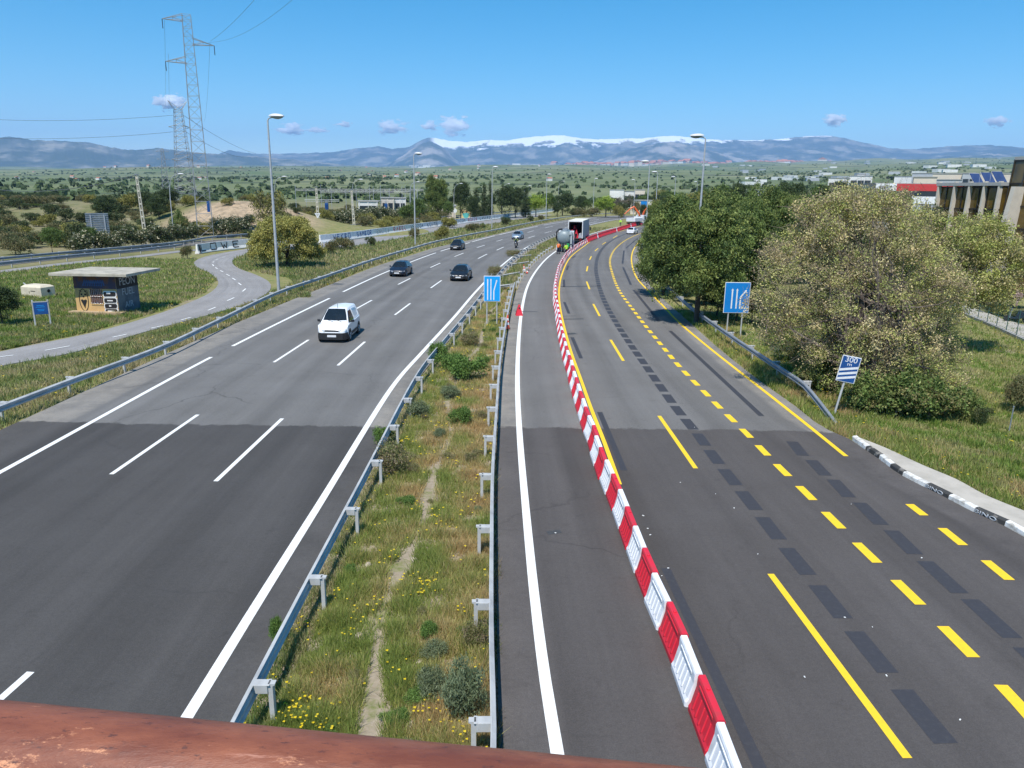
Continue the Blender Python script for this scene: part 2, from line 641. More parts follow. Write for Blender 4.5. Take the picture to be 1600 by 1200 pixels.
# ================================================================== ROADS
def asphalt(name, old, new, split_y=None, streak=True):
    m, nt, b = new_mat(name)
    b.inputs["Roughness"].default_value = 0.85
    b.inputs["Specular IOR Level"].default_value = 0.25
    v = coord(nt)
    uv = coord(nt, "UV", (0.55, 0.02, 1))
    st = noise(nt, uv, 1.0, 6, 0.6)
    big = noise(nt, v, 0.25, 5, 0.6)
    fine = noise(nt, v, 38.0, 3, 0.7)
    speck = noise(nt, v, 120.0, 2, 0.6)
    co = mixc(nt, ramp(nt, st, .35, .68), old, tuple(c * 0.74 for c in old))
    cn = mixc(nt, ramp(nt, st, .35, .68), new, tuple(c * 1.5 for c in new))
    if split_y is not None:
        at = nt.nodes.new("ShaderNodeAttribute"); at.attribute_name = "shoulder"
        shf = math_n(nt, 'MULTIPLY', at.outputs["Fac"], ramp(nt, noise(nt, v, .7, 5, .7), .25, .6))
        co = mixc(nt, shf, co, (old[0] * 1.42, old[1] * 1.36, old[2] * 1.26))
        cn = mixc(nt, shf, cn, tuple(c * 1.55 for c in new))
        # darker wheel-worn bands and stains
        ws = noise(nt, coord(nt, "UV", (.9, .006, 1)), 1.0, 3, .5)
        co = mixc(nt, math_n(nt, 'MULTIPLY', ramp(nt, ws, .45, .7), .35), co, tuple(c * .6 for c in old))
        sx = nt.nodes.new("ShaderNodeSeparateXYZ")
        nt.links.new(v, sx.inputs[0])
        edge = math_n(nt, 'ADD', sx.outputs[1], math_n(nt, 'MULTIPLY', math_n(nt, 'SUBTRACT', noise(nt, v, 1.2, 5, .7), .5), 1.1))
        f = math_n(nt, 'MULTIPLY', math_n(nt, 'SUBTRACT', edge, split_y), 6.0, True)
        c = mixc(nt, f, cn, co)
    else:
        c = co
    c = mixc(nt, ramp(nt, big, .35, .7), c, mixc(nt, 1.0, c, (0.86, 0.85, 0.84, 1), 'MULTIPLY'))
    c = mixc(nt, math_n(nt, 'MULTIPLY', ramp(nt, fine, .35, .7), .6), mixc(nt, 1.0, c, (.82, .82, .82, 1), 'MULTIPLY'), mixc(nt, 1.0, c, (1.45, 1.43, 1.40, 1), 'MULTIPLY'))
    mid = noise(nt, v, 11.0, 4, .75)
    c = mixc(nt, math_n(nt, 'MULTIPLY', ramp(nt, mid, .38, .62), .5), mixc(nt, 1.0, c, (.88, .88, .88, 1), 'MULTIPLY'), mixc(nt, 1.0, c, (1.14, 1.135, 1.13, 1), 'MULTIPLY'))
    if split_y is not None:
        su = nt.nodes.new("ShaderNodeSeparateXYZ")
        nt.links.new(coord(nt, "UV"), su.inputs[0])
        wp = math_n(nt, 'MULTIPLY', math_n(nt, 'ADD', math_n(nt, 'SINE', math_n(nt, 'MULTIPLY', math_n(nt, 'ADD', su.outputs[0], -0.4), 3.59)), 1.0), .5)
        wp = math_n(nt, 'MULTIPLY', wp, ramp(nt, noise(nt, coord(nt, "UV", (.3, .015, 1)), 1.0, 4, .6), .3, .65))
        c = mixc(nt, math_n(nt, 'MULTIPLY', wp, .34), c, mixc(nt, 1.0, c, (.66, .66, .66, 1), 'MULTIPLY'))
    blot = ramp(nt, noise(nt, v, 1.7, 7, .75), .56, .72)
    c = mixc(nt, math_n(nt, 'MULTIPLY', blot, .45), c, mixc(nt, 1.0, c, (.62, .61, .6, 1), 'MULTIPLY'))
    c = mixc(nt, ramp(nt, speck, .68, .74), c, mixc(nt, 1.0, c, (2.1, 2.05, 2.0, 1), 'MULTIPLY'))
    # hairline cracks and tar
    vo = nt.nodes.new("ShaderNodeTexVoronoi"); vo.feature = 'DISTANCE_TO_EDGE'; vo.inputs["Scale"].default_value = 0.16
    wv = nt.nodes.new("ShaderNodeVectorMath"); wv.operation = 'ADD'
    nz = nt.nodes.new("ShaderNodeTexNoise"); nz.inputs["Scale"].default_value = 0.9; nz.inputs["Detail"].default_value = 4
    nt.links.new(v, nz.inputs["Vector"]); nt.links.new(v, wv.inputs[0]); nt.links.new(nz.outputs["Color"], wv.inputs[1])
    nt.links.new(wv.outputs[0], vo.inputs["Vector"])
    crack = math_n(nt, 'MULTIPLY', ramp(nt, vo.outputs[0], 0.001, 0.006, (1, 1, 1), (0, 0, 0)), ramp(nt, noise(nt, v, .08, 3), .5, .62))
    c = mixc(nt, math_n(nt, 'MULTIPLY', crack, .55), c, tuple(x * .45 for x in new))
    nt.links.new(c, b.inputs["Base Color"])
    bump(nt, b, fine, 0.25, 0.01)
    return m


A_OLD = (0.205, 0.200, 0.193); A_NEW = (0.064, 0.061, 0.059)
mat_asph = asphalt("asphalt", A_OLD, A_NEW, 27.0)
mat_asph_r = asphalt("asphalt_purplish", (0.205, 0.198, 0.190), (0.078, 0.071, 0.068), 27.2)
mat_path = asphalt("path_asphalt", (0.33, 0.32, 0.315), (0.2, 0.2, 0.2))


def back(px, k=1.0):
    """the same line carried on behind the bridge"""
    a, b = G(*px[0]), G(*px[1])
    d = (a - b) / np.linalg.norm(a - b)
    t = max(6.0, (a[1] + 12) / max(-d[1], .2)) if d[1] < 0 else 10
    return [a + d * min(t, 45)] + [G(*p) for p in px]


LCL_px = [(0, 672), (320, 526), (460, 467), (510, 447), (585, 417), (648, 397), (680, 387), (725, 377), (780, 365), (816, 356.5), (872, 345.5), (925, 339), (974, 336.2), (1040, 333.6)]
WL_px = [(300, 1108), (380, 978), (500, 786), (617, 599), (660, 550), (710, 495), (745, 454), (785, 414), (822, 387), (860, 370), (892, 358.5), (925, 350.5), (960, 343.5), (1000, 339), (1040, 336.6)]
LCL = Path(back(LCL_px))
WL = Path(back(WL_px))
LCR = Path([WL.off(t, 0.95) for t in np.linspace(0, WL.L, 160)], smooth=False)
carriage_l = sheet("carriageway", LCL, LCR, 0.0, mat_asph, sl=2.1, sr=1.0)
RCL_px = [(779, 1150), (777, 1000), (776, 850), (777, 740), (781, 600), (790, 540), (805, 462), (824, 423), (848, 400), (870, 387), (890, 377), (915, 368), (940, 361), (970, 353.5), (1000, 347.7), (1040, 342.6)]
RCR_px = [(1600, 838.5), (1568, 821), (1521, 800), (1481, 779), (1446, 761.5), (1409, 743), (1390, 730), (1372, 716), (1351, 702), (1330, 687), (1288, 669), (1242, 634), (1187, 595), (1125, 546), (1080, 506), (1040, 470), (1012, 435),
          (1000, 412), (997, 396), (1001, 381), (1014, 370), (1042, 359.5), (1090, 349)]
RCL = Path(back(RCL_px)); RCR = Path(back(RCR_px))
carriage_r = sheet("carriageway", RCL, RCR, 0.0, mat_asph_r, sl=1.2, sr=1.3)


# ------------------------------------------------------------------ painted lines
def paint(name, col, wear=0.35, dirt=(0.3, 0.29, 0.28)):
    m, nt, b = new_mat(name)
    b.inputs["Roughness"].default_value = 0.7
    v = coord(nt)
    f = noise(nt, v, 9.0, 6, 0.75)
    c = mixc(nt, math_n(nt, 'MULTIPLY', ramp(nt, f, .5, .75), wear), col, dirt)
    c = mixc(nt, math_n(nt, 'MULTIPLY', ramp(nt, noise(nt, v, 45, 3), .55, .7), wear * .6), c, dirt)
    nt.links.new(c, b.inputs["Base Color"])
    return m


mat_white = paint("white_paint", (0.80, 0.80, 0.77), .5)
mat_yellow = paint("yellow_paint", (0.86, 0.56, 0.02), .38, (0.42, .29, .06))
mat_black = paint("black_overpaint", (0.040, 0.039, 0.045), .45, (0.085, 0.083, 0.085))
mat_tar = paint("tar_seam", (0.05, 0.05, 0.05), .5, (0.12, 0.12, 0.12))
Z1, Z2 = 0.004, 0.008


def dash(mb, a, b, w, z):
    """one straight stroke of paint between two points"""
    a, b = np.array(a), np.array(b)
    d = (b - a)[:2]; d = d / np.linalg.norm(d)
    n = np.array([d[1], -d[0]]) * w / 2
    mb.add([(a[0] - n[0], a[1] - n[1], z), (a[0] + n[0], a[1] + n[1], z), (b[0] + n[0], b[1] + n[1], z), (b[0] - n[0], b[1] - n[1], z)], [(0, 1, 2, 3)])


def dashes(mb, lst, w, z):
    for x0, y0, x1, y1 in lst: dash(mb, G(x0, y0), G(x1, y1), w, z)


mb = MB()
ribbon(mb, WL, 0, WL.L, -.11, .11, Z1)
mb.build("edge_line", mat_white, carriage_l)
LE_px = [(0, 738), (330, 558), (515, 466), (606, 424), (681, 395), (734, 379), (773, 368.3), (800, 362.3), (840, 353.7), (872, 348), (925, 341), (974, 337.7), (1030, 335.4)]
LE = Path(back(LE_px))
mb = MB()
for a, b in [((-900, 1229), (330, 558)), ((357, 542), (515, 466)), ((531, 457), (681.5, 395)), ((687, 392.5), (734, 379)), ((738, 378), (773.5, 368.4)), ((780, 366.8), (840, 353.8)), ((850, 352), (890, 345)), ((900, 344), (1000, 336.6))]:
    ta = 0.0 if a[0] < 0 else LE.near(G(*a)); tb = LE.near(G(*b))
    ribbon(mb, LE, ta, tb, -.1, .1, Z1)
mb.build("edge_line", mat_white, carriage_l)
mb = MB()
dashes(mb, [(174, 741, 309, 648), (428, 566, 482, 531), (552, 485, 581, 469), (622, 444.5, 641, 435), (672.5, 418, 688, 411), (710, 401, 724, 395.5), (745, 387, 757.5, 383), (776, 377, 785, 374.3), (801, 369.4, 810, 367),
            (824, 363, 834, 360.5), (852, 356, 864, 353.6), (882, 350, 897, 347.7), (918, 344.8, 936, 342.8),
            (337, 752, 441, 654), (528, 571, 570, 534), (617, 492, 641, 474), (673, 450, 690, 438), (715, 423.5, 730, 414), (747, 404, 761, 397), (776, 391, 787, 386), (803, 379.6, 813, 376),
            (825, 372, 835.5, 368.6), (851, 364, 862, 361.3), (882, 356, 896, 353), (915, 349.3, 932, 346.5)], .15, Z1)
_a, _b = G(48, 1050), G(5, 1088)
dash(mb, _a, _a + (_b - _a) * 2.4, .15, Z1)
mb.build("lane_dashes", mat_white, carriage_l)

RW_px = [(868, 1160), (850, 1050), (835, 930), (822, 800), (812, 680), (808.5, 600), (810.5, 530), (816, 480), (824, 448), (836, 425.5), (853, 405), (868, 393), (884, 382.5), (905, 371.5), (930, 363.5), (960, 356), (1000, 349.5), (1040, 344)]
RW = Path(back(RW_px))
mb = MB()
ribbon(mb, RW, 0, RW.L, -.11, .11, Z1)
mb.build("edge_line", mat_white, carriage_r)

YB_px = [(968, 757), (945, 693), (925, 642), (908, 594), (893, 552), (883, 517), (876, 486), (873.6, 465), (873.8, 450), (877.5, 430.5), (890.5, 403), (910, 386.6), (934, 371), (960, 363.6), (985, 357.5), (1005, 352), (1040, 346)]
YB = PP(YB_px)
YR_px = [(1322, 713), (1250, 655), (1180, 600), (1110, 545), (1060, 503), (1037, 479), (1016, 457.5), (996, 435.5), (988, 416), (987, 400), (991, 388), (1000, 377.5), (1020, 367), (1045, 358)]
YR = PP(YR_px)
mb = MB()
ribbon(mb, YB, 0, YB.L, -.075, .075, Z2)
mb.build("edge_line", mat_yellow, carriage_r)
mb = MB()
ribbon(mb, YR, 0, YR.L, -.085, .085, Z2)
mb.build("edge_line", mat_yellow, carriage_r)
mb = MB()
dashes(mb, [(1204, 897, 1418, 1185), (1030, 650, 1087, 732), (954, 531, 974, 564), (927, 475, 937, 494), (916.6, 440, 921.2, 452), (918.2, 416, 916.6, 424), (924, 400.5, 921.3, 406), (934.5, 388, 929.5, 392.3), (946.7, 378.5, 941, 382),
            (964.5, 368, 958, 372)], .16, Z2)
mb.build("lane_dashes", mat_yellow, carriage_r)
# exit lane: thick short yellow dashes
YT_px = [(1660, 1180), (1584, 1092), (1472, 978), (1398.5, 906), (1339, 849), (1292, 803), (1255, 766), (1220, 732.5), (1191, 703), (1164, 675), (1139, 651), (1118, 630.5), (1101, 613), (1086, 598), (1060, 571), (1034, 540), (1010, 511), (990, 485), (967, 453),
         (955.8, 424), (953, 408), (957, 395), (965, 385), (980, 374), (1000, 365), (1030, 357)]
YT = PP(YT_px)
mb = MB()
t0 = YT.near(G(1472, 978)) - 0.02
k = -3
while t0 + k * 1.93 < YT.L - 1.5:
    t = t0 + k * 1.93
    if t - 1.08 > 0: ribbon(mb, YT, t - 1.08, t, -.13, .13, Z2, .6)
    k += 1
dashes(mb, [(1421, 788, 1444, 805.5), (1472, 825.5, 1505, 852), (1540, 876, 1577.5, 906.5), (1622, 942, 1672, 984)], .26, Z2)
mb.build("exit_lane_dashes", mat_yellow, carriage_r)
# former white markings painted over in black
B1_px = [(1560, 1250), (1475, 1158), (1409, 1077.5), (1333, 985), (1276, 914), (1228.5, 856.5), (1190, 807.5), (1159, 768.5), (1131.5, 734.5), (1108, 703.5), (1089, 677.5), (1061, 643.6), (1035.5, 609), (1005.7, 567), (985, 538), (965, 508),
         (948, 478), (939, 456.6), (933.7, 437), (931.2, 421), (933, 404.5), (940, 390), (952, 378.5), (967, 370), (985, 362.5), (1010, 355)]
B1 = PP(B1_px)
mb = MB()
t0 = B1.near(G(1409, 1077.5)); k = -3
while t0 + k * 1.87 < B1.L - 2:
    t = t0 + k * 1.87
    if t > 2.0:
        ribbon(mb, B1, t - 1.38, t, -.21, .21, Z1, .7)
    k += 1
dashes(mb, [(1237.5, 690, 1255, 712), (1267.5, 719, 1290, 743), (1301.5, 749.5, 1327, 777), (1342.5, 785.5, 1377.5, 820), (1392.5, 829, 1430, 866), (1445, 877, 1500, 927), (1515, 936.5, 1582, 997), (1598, 1012, 1680, 1086)], .42, Z1)
for a, b in [((1047, 517), (1190, 650)), ((990, 453), (1030, 502)), ((973.5, 417.6), (985.7, 445)), ((975, 391.5), (972.7, 412)), ((997, 371.5), (978, 388))]:
    dash(mb, G(*a), G(*b), .24, Z1)
for a, b in [((1040, 888), (1190, 1205)), ((937, 644), (975, 735)), ((894, 527), (908, 560)), ((881.8, 472), (889, 490)), ((881, 437), (881.4, 448)), ((888, 415), (885.5, 422)), ((899.5, 399.7), (894, 403.5))]:
    dash(mb, G(*a), G(*b), .22, Z1)
mb.build("covered_marking", mat_black, carriage_r)
mb = MB()
for a, b, w in [((876, 448), (938, 447), .5), ((880, 498.8), (912, 498.2), .3), ((880, 494), (900, 493.6), .15), ((805, 486.5), (840, 487), .22), ((884, 522), (900, 521), .5), ((855, 833), (876, 830), .2)]:
    dash(mb, G(*a), G(*b), w, Z1)
mb.build("tar_seam", mat_tar, carriage_r)
# cat's-eye scraps of old white paint beside the covered lines
mb = MB()
for q in [(868, 833), (1016, 836), (1063, 754), (1118, 772), (1147, 794), (1184, 866), (1085, 668), (1257, 1058), (1005, 806), (1012, 826), (1034, 900), (1044, 888), (1363, 980), (1320, 965), (1385, 1056), (1500, 1125), (1330, 788), (1440, 872)]:
    p = G(*q); r = RNG.uniform(.012, .03)
    mb.box((p[0], p[1], Z1 + .005), (r * 2, r, .01), RNG.uniform(0, 3))
mb.build("road_stud", mat_white, carriage_r)

# ------------------------------------------------------------------ paths on the left
BPL_px = [(-120, 578), (0, 549), (150, 518), (270, 482), (328, 457), (341, 440), (324, 424.5), (307.5, 417.7), (303, 411), (308, 405.5), (323, 400), (350, 394.5), (392, 388), (450, 382), (533, 376.5), (605, 366), (650, 359), (700, 352), (750, 346), (800, 339.5), (863, 331.5)]
BPR_px = [(-120, 602), (0, 571), (100, 553.5), (230, 517), (340, 487.5), (395, 470), (420, 455), (421, 441), (400, 429), (375, 420), (364, 412), (366, 404), (375, 400), (397.5, 395.5), (450, 391), (540, 386), (605, 375.5), (650, 368), (700, 359), (750, 352.5), (800, 344.5), (863, 335.5)]
bike_path = sheet("path", Path([G(*p) for p in BPL_px]), Path([G(*p) for p in BPR_px]), -.012, mat_path, 300)
mb = MB()
dashes(mb, [(0, 557.6, 21, 555), (70, 547.6, 109, 540.6), (176, 527, 198, 522.4), (236, 513, 254, 509), (283, 500, 298, 496), (325, 485, 337, 480), (355, 470, 366, 465), (379, 455.5, 384, 451), (377, 445.5, 372.5, 442), (368, 437.5, 363, 434.5), (359, 431, 353.5, 428.5),
            (349, 425, 344, 422.7), (340, 420, 336.5, 418), (334, 415.5, 332, 413.3), (332.5, 410, 334.5, 408.8), (337, 406, 341, 405), (347, 402.5, 352, 401.5)], .12, Z2)
mb.build("lane_dashes", mat_white, bike_path)
SV = PP([(-140, 441), (0, 424), (120, 409.5), (200, 402), (285, 392), (308, 390)])
sp = sheet("path", Path([SV.off(t, -1.0) for t in np.linspace(0, SV.L, 80)], smooth=False), Path([SV.off(t, 1.0) for t in np.linspace(0, SV.L, 80)], smooth=False), -.02, mat_path, 80)
SR = PP([(-140, 427), (0, 411.5), (120, 399), (200, 392), (300, 381), (390, 371), (500, 358.5), (600, 349), (750, 336.6), (863, 327), (930, 321)])
sr = sheet("service_road", Path([SR.off(t, -2.2) for t in np.linspace(0, SR.L, 120)], smooth=False), Path([SR.off(t, 2.2) for t in np.linspace(0, SR.L, 120)], smooth=False), -.02, mat_asph_r, 120)
# earth strip beside the kerb, right pavement, right footpath
m_kw = M("kerb_white", (0.74, 0.73, 0.69), .8, col2=(0.38, 0.35, 0.30), nscale=4, lo=.47, hi=.66, bmp=.3)
m_kb = M("kerb_black", (0.045, 0.044, 0.042), .8, col2=(0.36, 0.33, 0.29), nscale=4, lo=.53, hi=.70, bmp=.3)
m_conc = M("pavement_concrete", (0.47, 0.43, 0.37), .9, col2=(0.37, 0.34, 0.29), nscale=1.2, bmp=.25)
m_conc2 = M("raw_concrete", (0.44, 0.42, 0.38), .9, col2=(0.30, 0.285, 0.255), nscale=.9, bmp=.25)
KB = Path([G(*p) for p in [(1330.5, 686), (1351.5, 702), (1372.5, 716), (1390, 730), (1409, 743), (1446, 761.5), (1481, 779), (1521, 800), (1568.5, 821), (1600, 838.5), (1680, 880), (1780, 930)]], .4)
kerb_splits = [G(*p) for p in [(1330.5, 686), (1351.5, 702), (1371, 715), (1390, 730), (1409, 743), (1448, 762), (1481, 779), (1521, 800), (1569, 821.5), (1620, 848), (1680, 880), (1780, 930)]]
pave = empty("pavement", (0, 0, 0)); tag(pave, kind="structure")
ks = [KB.near(p) for p in kerb_splits]


def kerb_seg(t0, t1, mat, chip):
    mb = MB()
    rings = []
    n = max(2, int((t1 - t0) / .35))
    for i in range(n + 1):
        t = t0 + (t1 - t0) * i / n
        c = KB.at(t); d = KB.tan(t); nr = np.array([-d[1], d[0], 0])  # away from the road
        j = RNG.uniform(-.012, .012) * chip
        pr = [(0.0, -.1), (0.02 + j, .11 + j), (.05 + j, .14 + j), (.17, .15), (.17, -.1)]
        rings.append([c + nr * o + np.array([0, 0, z]) for o, z in pr])
    mb.loft(rings)
    return mb.build("kerb_stone", mat, pave)


side = 1.0
_d = KB.tan(3.0); _nr = np.array([-_d[1], _d[0]])
for i in range(len(ks) - 1):
    o = kerb_seg(ks[i] + .01, ks[i + 1] - .01, m_kw if i % 2 == 0 else m_kb, 1)
    o["label"] = "white painted kerb section" if i % 2 == 0 else "black painted kerb section"
KO = Path([G(x, y, .13) for x, y in [(1341, 683), (1381, 698.5), (1442.5, 727), (1495, 749), (1542, 774.6), (1600, 798), (1700, 840), (1800, 884)]], .4)
mb = MB()
n = 60
vs = []
for i in range(n + 1):
    a = KB.at(KB.L * i / n); d = KB.tan(KB.L * i / n); a = a + np.array([-d[1], d[0], 0]) * .175
    b = KO.at(KO.L * i / n)
    if np.linalg.norm(b - a) < .1: b = a + np.array([-d[1], d[0], 0]) * .1
    vs += [(a[0], a[1], .135), (b[0], b[1], .135), (b[0], b[1], -.1)]
mb.add(vs, [f for i in range(n) for f in ((3 * i, 3 * i + 3, 3 * i + 4, 3 * i + 1), (3 * i + 1, 3 * i + 4, 3 * i + 5, 3 * i + 2))])
mb.build("slab", m_conc, pave)

# ================================================================== COMMON MATERIALS
m_galv = M("galvanised_steel", (0.52, 0.52, 0.505), .55, .05, col2=(0.37, 0.37, 0.365), nscale=1.5)
m_galv_d = M("weathered_galvanised_steel", (0.32, 0.35, 0.38), .5, .3, col2=(0.24, 0.26, 0.29), nscale=1.5)
m_pole = M("pale_pole_steel", (0.50, 0.51, 0.52), .5, .3, col2=(0.42, 0.43, 0.44))
m_lamp = M("lamp_head_grey", (0.60, 0.61, 0.62), .45)
m_bowl = M("lamp_bowl", (0.24, 0.28, 0.28), .2)
m_dark = M("dark_plastic", (0.02, 0.02, 0.022), .55)
m_rubber = M("rubber", (0.018, 0.018, 0.018), .85)
m_glass = M("tinted_glass", (0.012, 0.017, 0.022), .06, spec=.6)
m_chrome = M("bright_metal", (0.55, 0.56, 0.58), .25, .9)
m_lens = M("headlight_lens", (0.62, 0.66, 0.70), .08, .2)
m_redlens = M("tail_light_lens", (0.35, 0.015, 0.012), .15)
m_wplain = M("white_board", (0.78, 0.79, 0.80), .5)
m_blue = M("sign_blue", (0.01, 0.20, 0.56), .35, col2=(0.012, 0.22, 0.60), nscale=.6)
m_blue_l = M("sign_light_blue", (0.005, 0.33, 0.78), .35, col2=(0.006, 0.35, 0.82), nscale=.6)
m_blue_d = M("sign_dark_blue", (0.012, 0.075, 0.26), .4)
m_orange = M("orange_fabric", (0.80, 0.16, 0.02), .8)
m_lime = M("lime_fabric", (0.50, 0.86, 0.06), .8)
m_navy = M("navy_fabric", (0.02, 0.026, 0.05), .85)
m_skin = M("skin", (0.42, 0.25, 0.17), .6)
m_hair = M("dark_hair", (0.02, 0.015, 0.012), .7)
m_grey_f = M("grey_fabric", (0.16, 0.17, 0.18), .85)


def unit(v):
    v = np.asarray(v, float)
    return v / (np.linalg.norm(v) + 1e-9)


def face_cam(p):
    """z rotation that turns the -Y side of a thing toward the viewer"""
    return math.atan2(-p[0], p[1]) * 1.0


# ------------------------------------------------------------------ guardrails
W_PROF = [(0.0, .435), (.075, .475), (.08, .525), (.012, .565), (.012, .605), (.08, .645), (.075, .695), (0.0, .74), (-.012, .735), (.055, .69), (.055, .645), (-.01, .605), (-.01, .565), (.055, .525), (.055, .48), (-.012, .44)]


def rail_beam(path, s0, s1, side, step=1.0, end_drop=None, lift=0.0):
    mb = MB(); rings = []
    n = max(2, int((s1 - s0) / step))
    for i in range(n + 1):
        t = s0 + (s1 - s0) * i / n
        dz = lift
        if end_drop and t - s0 < end_drop: dz = lift - .62 * (1 - (t - s0) / end_drop) ** 1.0
        rings.append([path.off(t, side * o) * np.array([1, 1, 0]) + np.array([0, 0, z + dz]) for o, z in W_PROF])
    mb.loft(rings)
    return mb


_post = None


def guardrail(label, path, s0, s1, side, step=4.0, group=None, mat=None, end_drop=None, spacer=True, first=0.0, pipe=False, lift=0.0, pmax=96):
    """side: +1 when the traffic face looks to the right of the path; posts stand behind it"""
    global _post
    mat = mat or m_galv
    e = empty("guardrail", (0, 0, 0), 0, label, "guardrail", group)
    rail_beam(path, s0, s1, side, 1.0, end_drop, lift).build("beam", mat, e, smooth=True)
    if pipe:
        mb = MB()
        mb.tube([path.off(t, side * .0) * np.array([1, 1, 0]) + np.array([0, 0, .40]) for t in np.arange(s0, s1, 2.0)], .03, 6)
        mb.build("lower_rail", mat, e, smooth=True)
    if _post is None:
        mb = MB()
        mb.prism([(-.06, -.3), (.06, -.3), (.06, .745), (-.06, .745), (-.06, .72), (-.02, .70), (-.02, -.3)], -.055, .055)
        _post = mb.build("post", m_galv)
        mb = MB(); mb.box((.19, 0, .655), (.26, .17, .17)); mb.box((.05, 0, .735), (.06, .18, .02))
        sp_ = mb.build("spacer", m_galv, _post, bevel=.008)
        _post.hide_render = False
        first_post = True
    else:
        first_post = False
    t = s0 + first; k = 0
    while t < s1 and k < pmax:
        p = path.off(t, -side * .30)
        a = path.heading(t) + (0 if side > 0 else math.pi)
        if first_post and k == 0:
            o = _post
            o.parent = e
        else:
            o = _post.copy(); COL.objects.link(o); o.parent = e
            if spacer:
                c = _post.children[0].copy(); COL.objects.link(c); c.parent = o
        o.location = (p[0], p[1], lift); o.rotation_euler = (0, 0, a)
        t += step; k += 1
    return e


ML = Path([WL.off(t, 1.22) for t in np.linspace(0, WL.L, 260)], smooth=False)
s_ml = ML.near((-4.2, 6)); d_ = ML.near(G(410, 1072, .7)) - s_ml
guardrail("galvanised guardrail along the left edge of the weedy median", ML, s_ml, ML.near(G(905, 357)), -1, 3.55, "median guardrails", first=d_ % 3.55)
MR_px = [(768, 1150), (765, 1000), (766, 850), (768, 740), (774, 650), (780, 570), (790, 505), (797, 470), (803.5, 443)]
MR = Path([G(768, 1150, .6) + np.array([.06, -8, 0]), G(768, 1150, .6) + np.array([.03, -4, 0])] + [G(x, y, .6) for x, y in MR_px])
MR.p[:, 2] = 0
guardrail("galvanised guardrail at the right edge of the weedy median, cut off behind the cones", MR, 0, MR.L, 1, 3.5, "median guardrails", first=1.2)
# posts left standing where the rail was taken off
MR2 = PP([(803.5, 458), (812, 440), (826, 422), (842, 405), (862, 391)])
k = 0
for t in np.arange(3.0, MR2.L, 3.4):
    p = MR2.at(t)
    o = _post.copy(); COL.objects.link(o); o.name = "rail_post"; o.parent = None
    o.location = (p[0], p[1], 0); o.rotation_euler = (0, 0, MR2.heading(t))
    c = _post.children[0].copy(); COL.objects.link(c); c.parent = o
    tag(o, "bare steel rail post left standing along the stripped part of the median", "post", "bare rail posts in the median")
    k += 1
for (x0, y0, x1, y1), lab in [((776, 452, 801, 449), "lowest"), ((781, 435, 812, 429.5), "second"), ((790, 418, 826, 412.5), "third"), ((800, 405.5, 830, 401.5), "fourth"), ((812, 393.5, 838, 390.5), "topmost")]:
    a, b = G(x0, y0), G(x1, y1)
    P_ = Path([a, (a + b) / 2, b], .8)
    mb = rail_beam(P_, 0, P_.L, 1, 1.0, lift=-.38)
    o = mb.build("loose_rail", m_galv, smooth=True)
    tag(o, f"{lab} of the five detached steel rails lying across the median beyond the blue sign", "rail", "detached rails lying in the median")
LG_px = [(0, 663), (122, 613), (250, 562), (340, 517), (436, 468), (507, 442), (585, 413), (648, 393), (680, 383.5), (725, 373), (780, 362), (816, 354), (872, 343.5), (925, 337.2), (974, 334.6), (1030, 332.5)]
LG = Path(back(LG_px))
s0 = LG.near(G(-350, 800))
guardrail("long galvanised guardrail between the left carriageway and the grass verge", LG, s0, LG.L, 1, 4.0, "roadside guardrails", mat=m_galv, first=1.0)
RG_px = [(1307.5, 664), (1272, 634), (1210, 590), (1145, 544), (1080, 494), (1042, 459), (1024, 443), (1008, 420), (1001, 402), (1001, 392), (1008, 381), (1024, 371)]
RG = PP(RG_px)
guardrail("steel guardrail on the right verge with its near end sunk into the grass", RG, 0, RG.L, -1, 4.0, "roadside guardrails", mat=m_galv_d, end_drop=4.2, first=4.2)
# the two rails of the service road on the left
S1 = PP([(-140, 436), (0, 420), (120, 406.5), (200, 399), (285, 388.5)])
guardrail("nearer of two guardrails along the left service road, ending at the painted wall", S1, 0, S1.L, 1, 4.0, "service road guardrails", mat=m_galv_d, pipe=True)
S2 = PP([(-140, 430), (0, 413.5), (120, 401.5), (200, 394), (285, 385), (330, 377), (395, 371), (470, 362), (520, 359), (600, 350.5), (750, 337), (863, 327.5)])
guardrail("farther guardrail of the left service road, running behind the graffiti walls", S2, 0, S2.L, 1, 4.0, "service road guardrails", mat=m_galv_d, pipe=True, lift=.1)

# ------------------------------------------------------------------ plastic barriers
m_bred = M("red_plastic", (0.66, 0.022, 0.045), .5, col2=(0.42, 0.05, 0.055), nscale=3.0, lo=.48, hi=.8)
m_bwhite = M("white_plastic", (0.80, 0.81, 0.83), .5, col2=(0.56, 0.55, 0.53), nscale=3.5, lo=.48, hi=.78)
BL_px = [(1160, 1400), (1125, 1270), (1092, 1161), (1065, 1089), (1042, 1025), (1020, 972), (987, 886), (974.5, 850), (962, 819), (953, 792), (943, 768), (935, 750), (926, 724), (921, 704.5), (914.5, 684.7), (908, 667.6), (899.5, 639), (892, 614), (887, 591),
         (880, 566), (874, 539), (870, 517), (866.6, 491), (864, 472), (864, 458), (866.6, 438.5), (869.5, 425.7), (877.7, 409), (885, 399), (894, 392), (903, 385.3), (915, 379), (930, 373), (945, 367.7), (960, 363), (976, 357.5), (1001, 350.8), (1030, 345.5)]
_bl = PP(BL_px)
BP = Path([_bl.off(t, .21) for t in np.linspace(0, _bl.L, 420)], smooth=False)


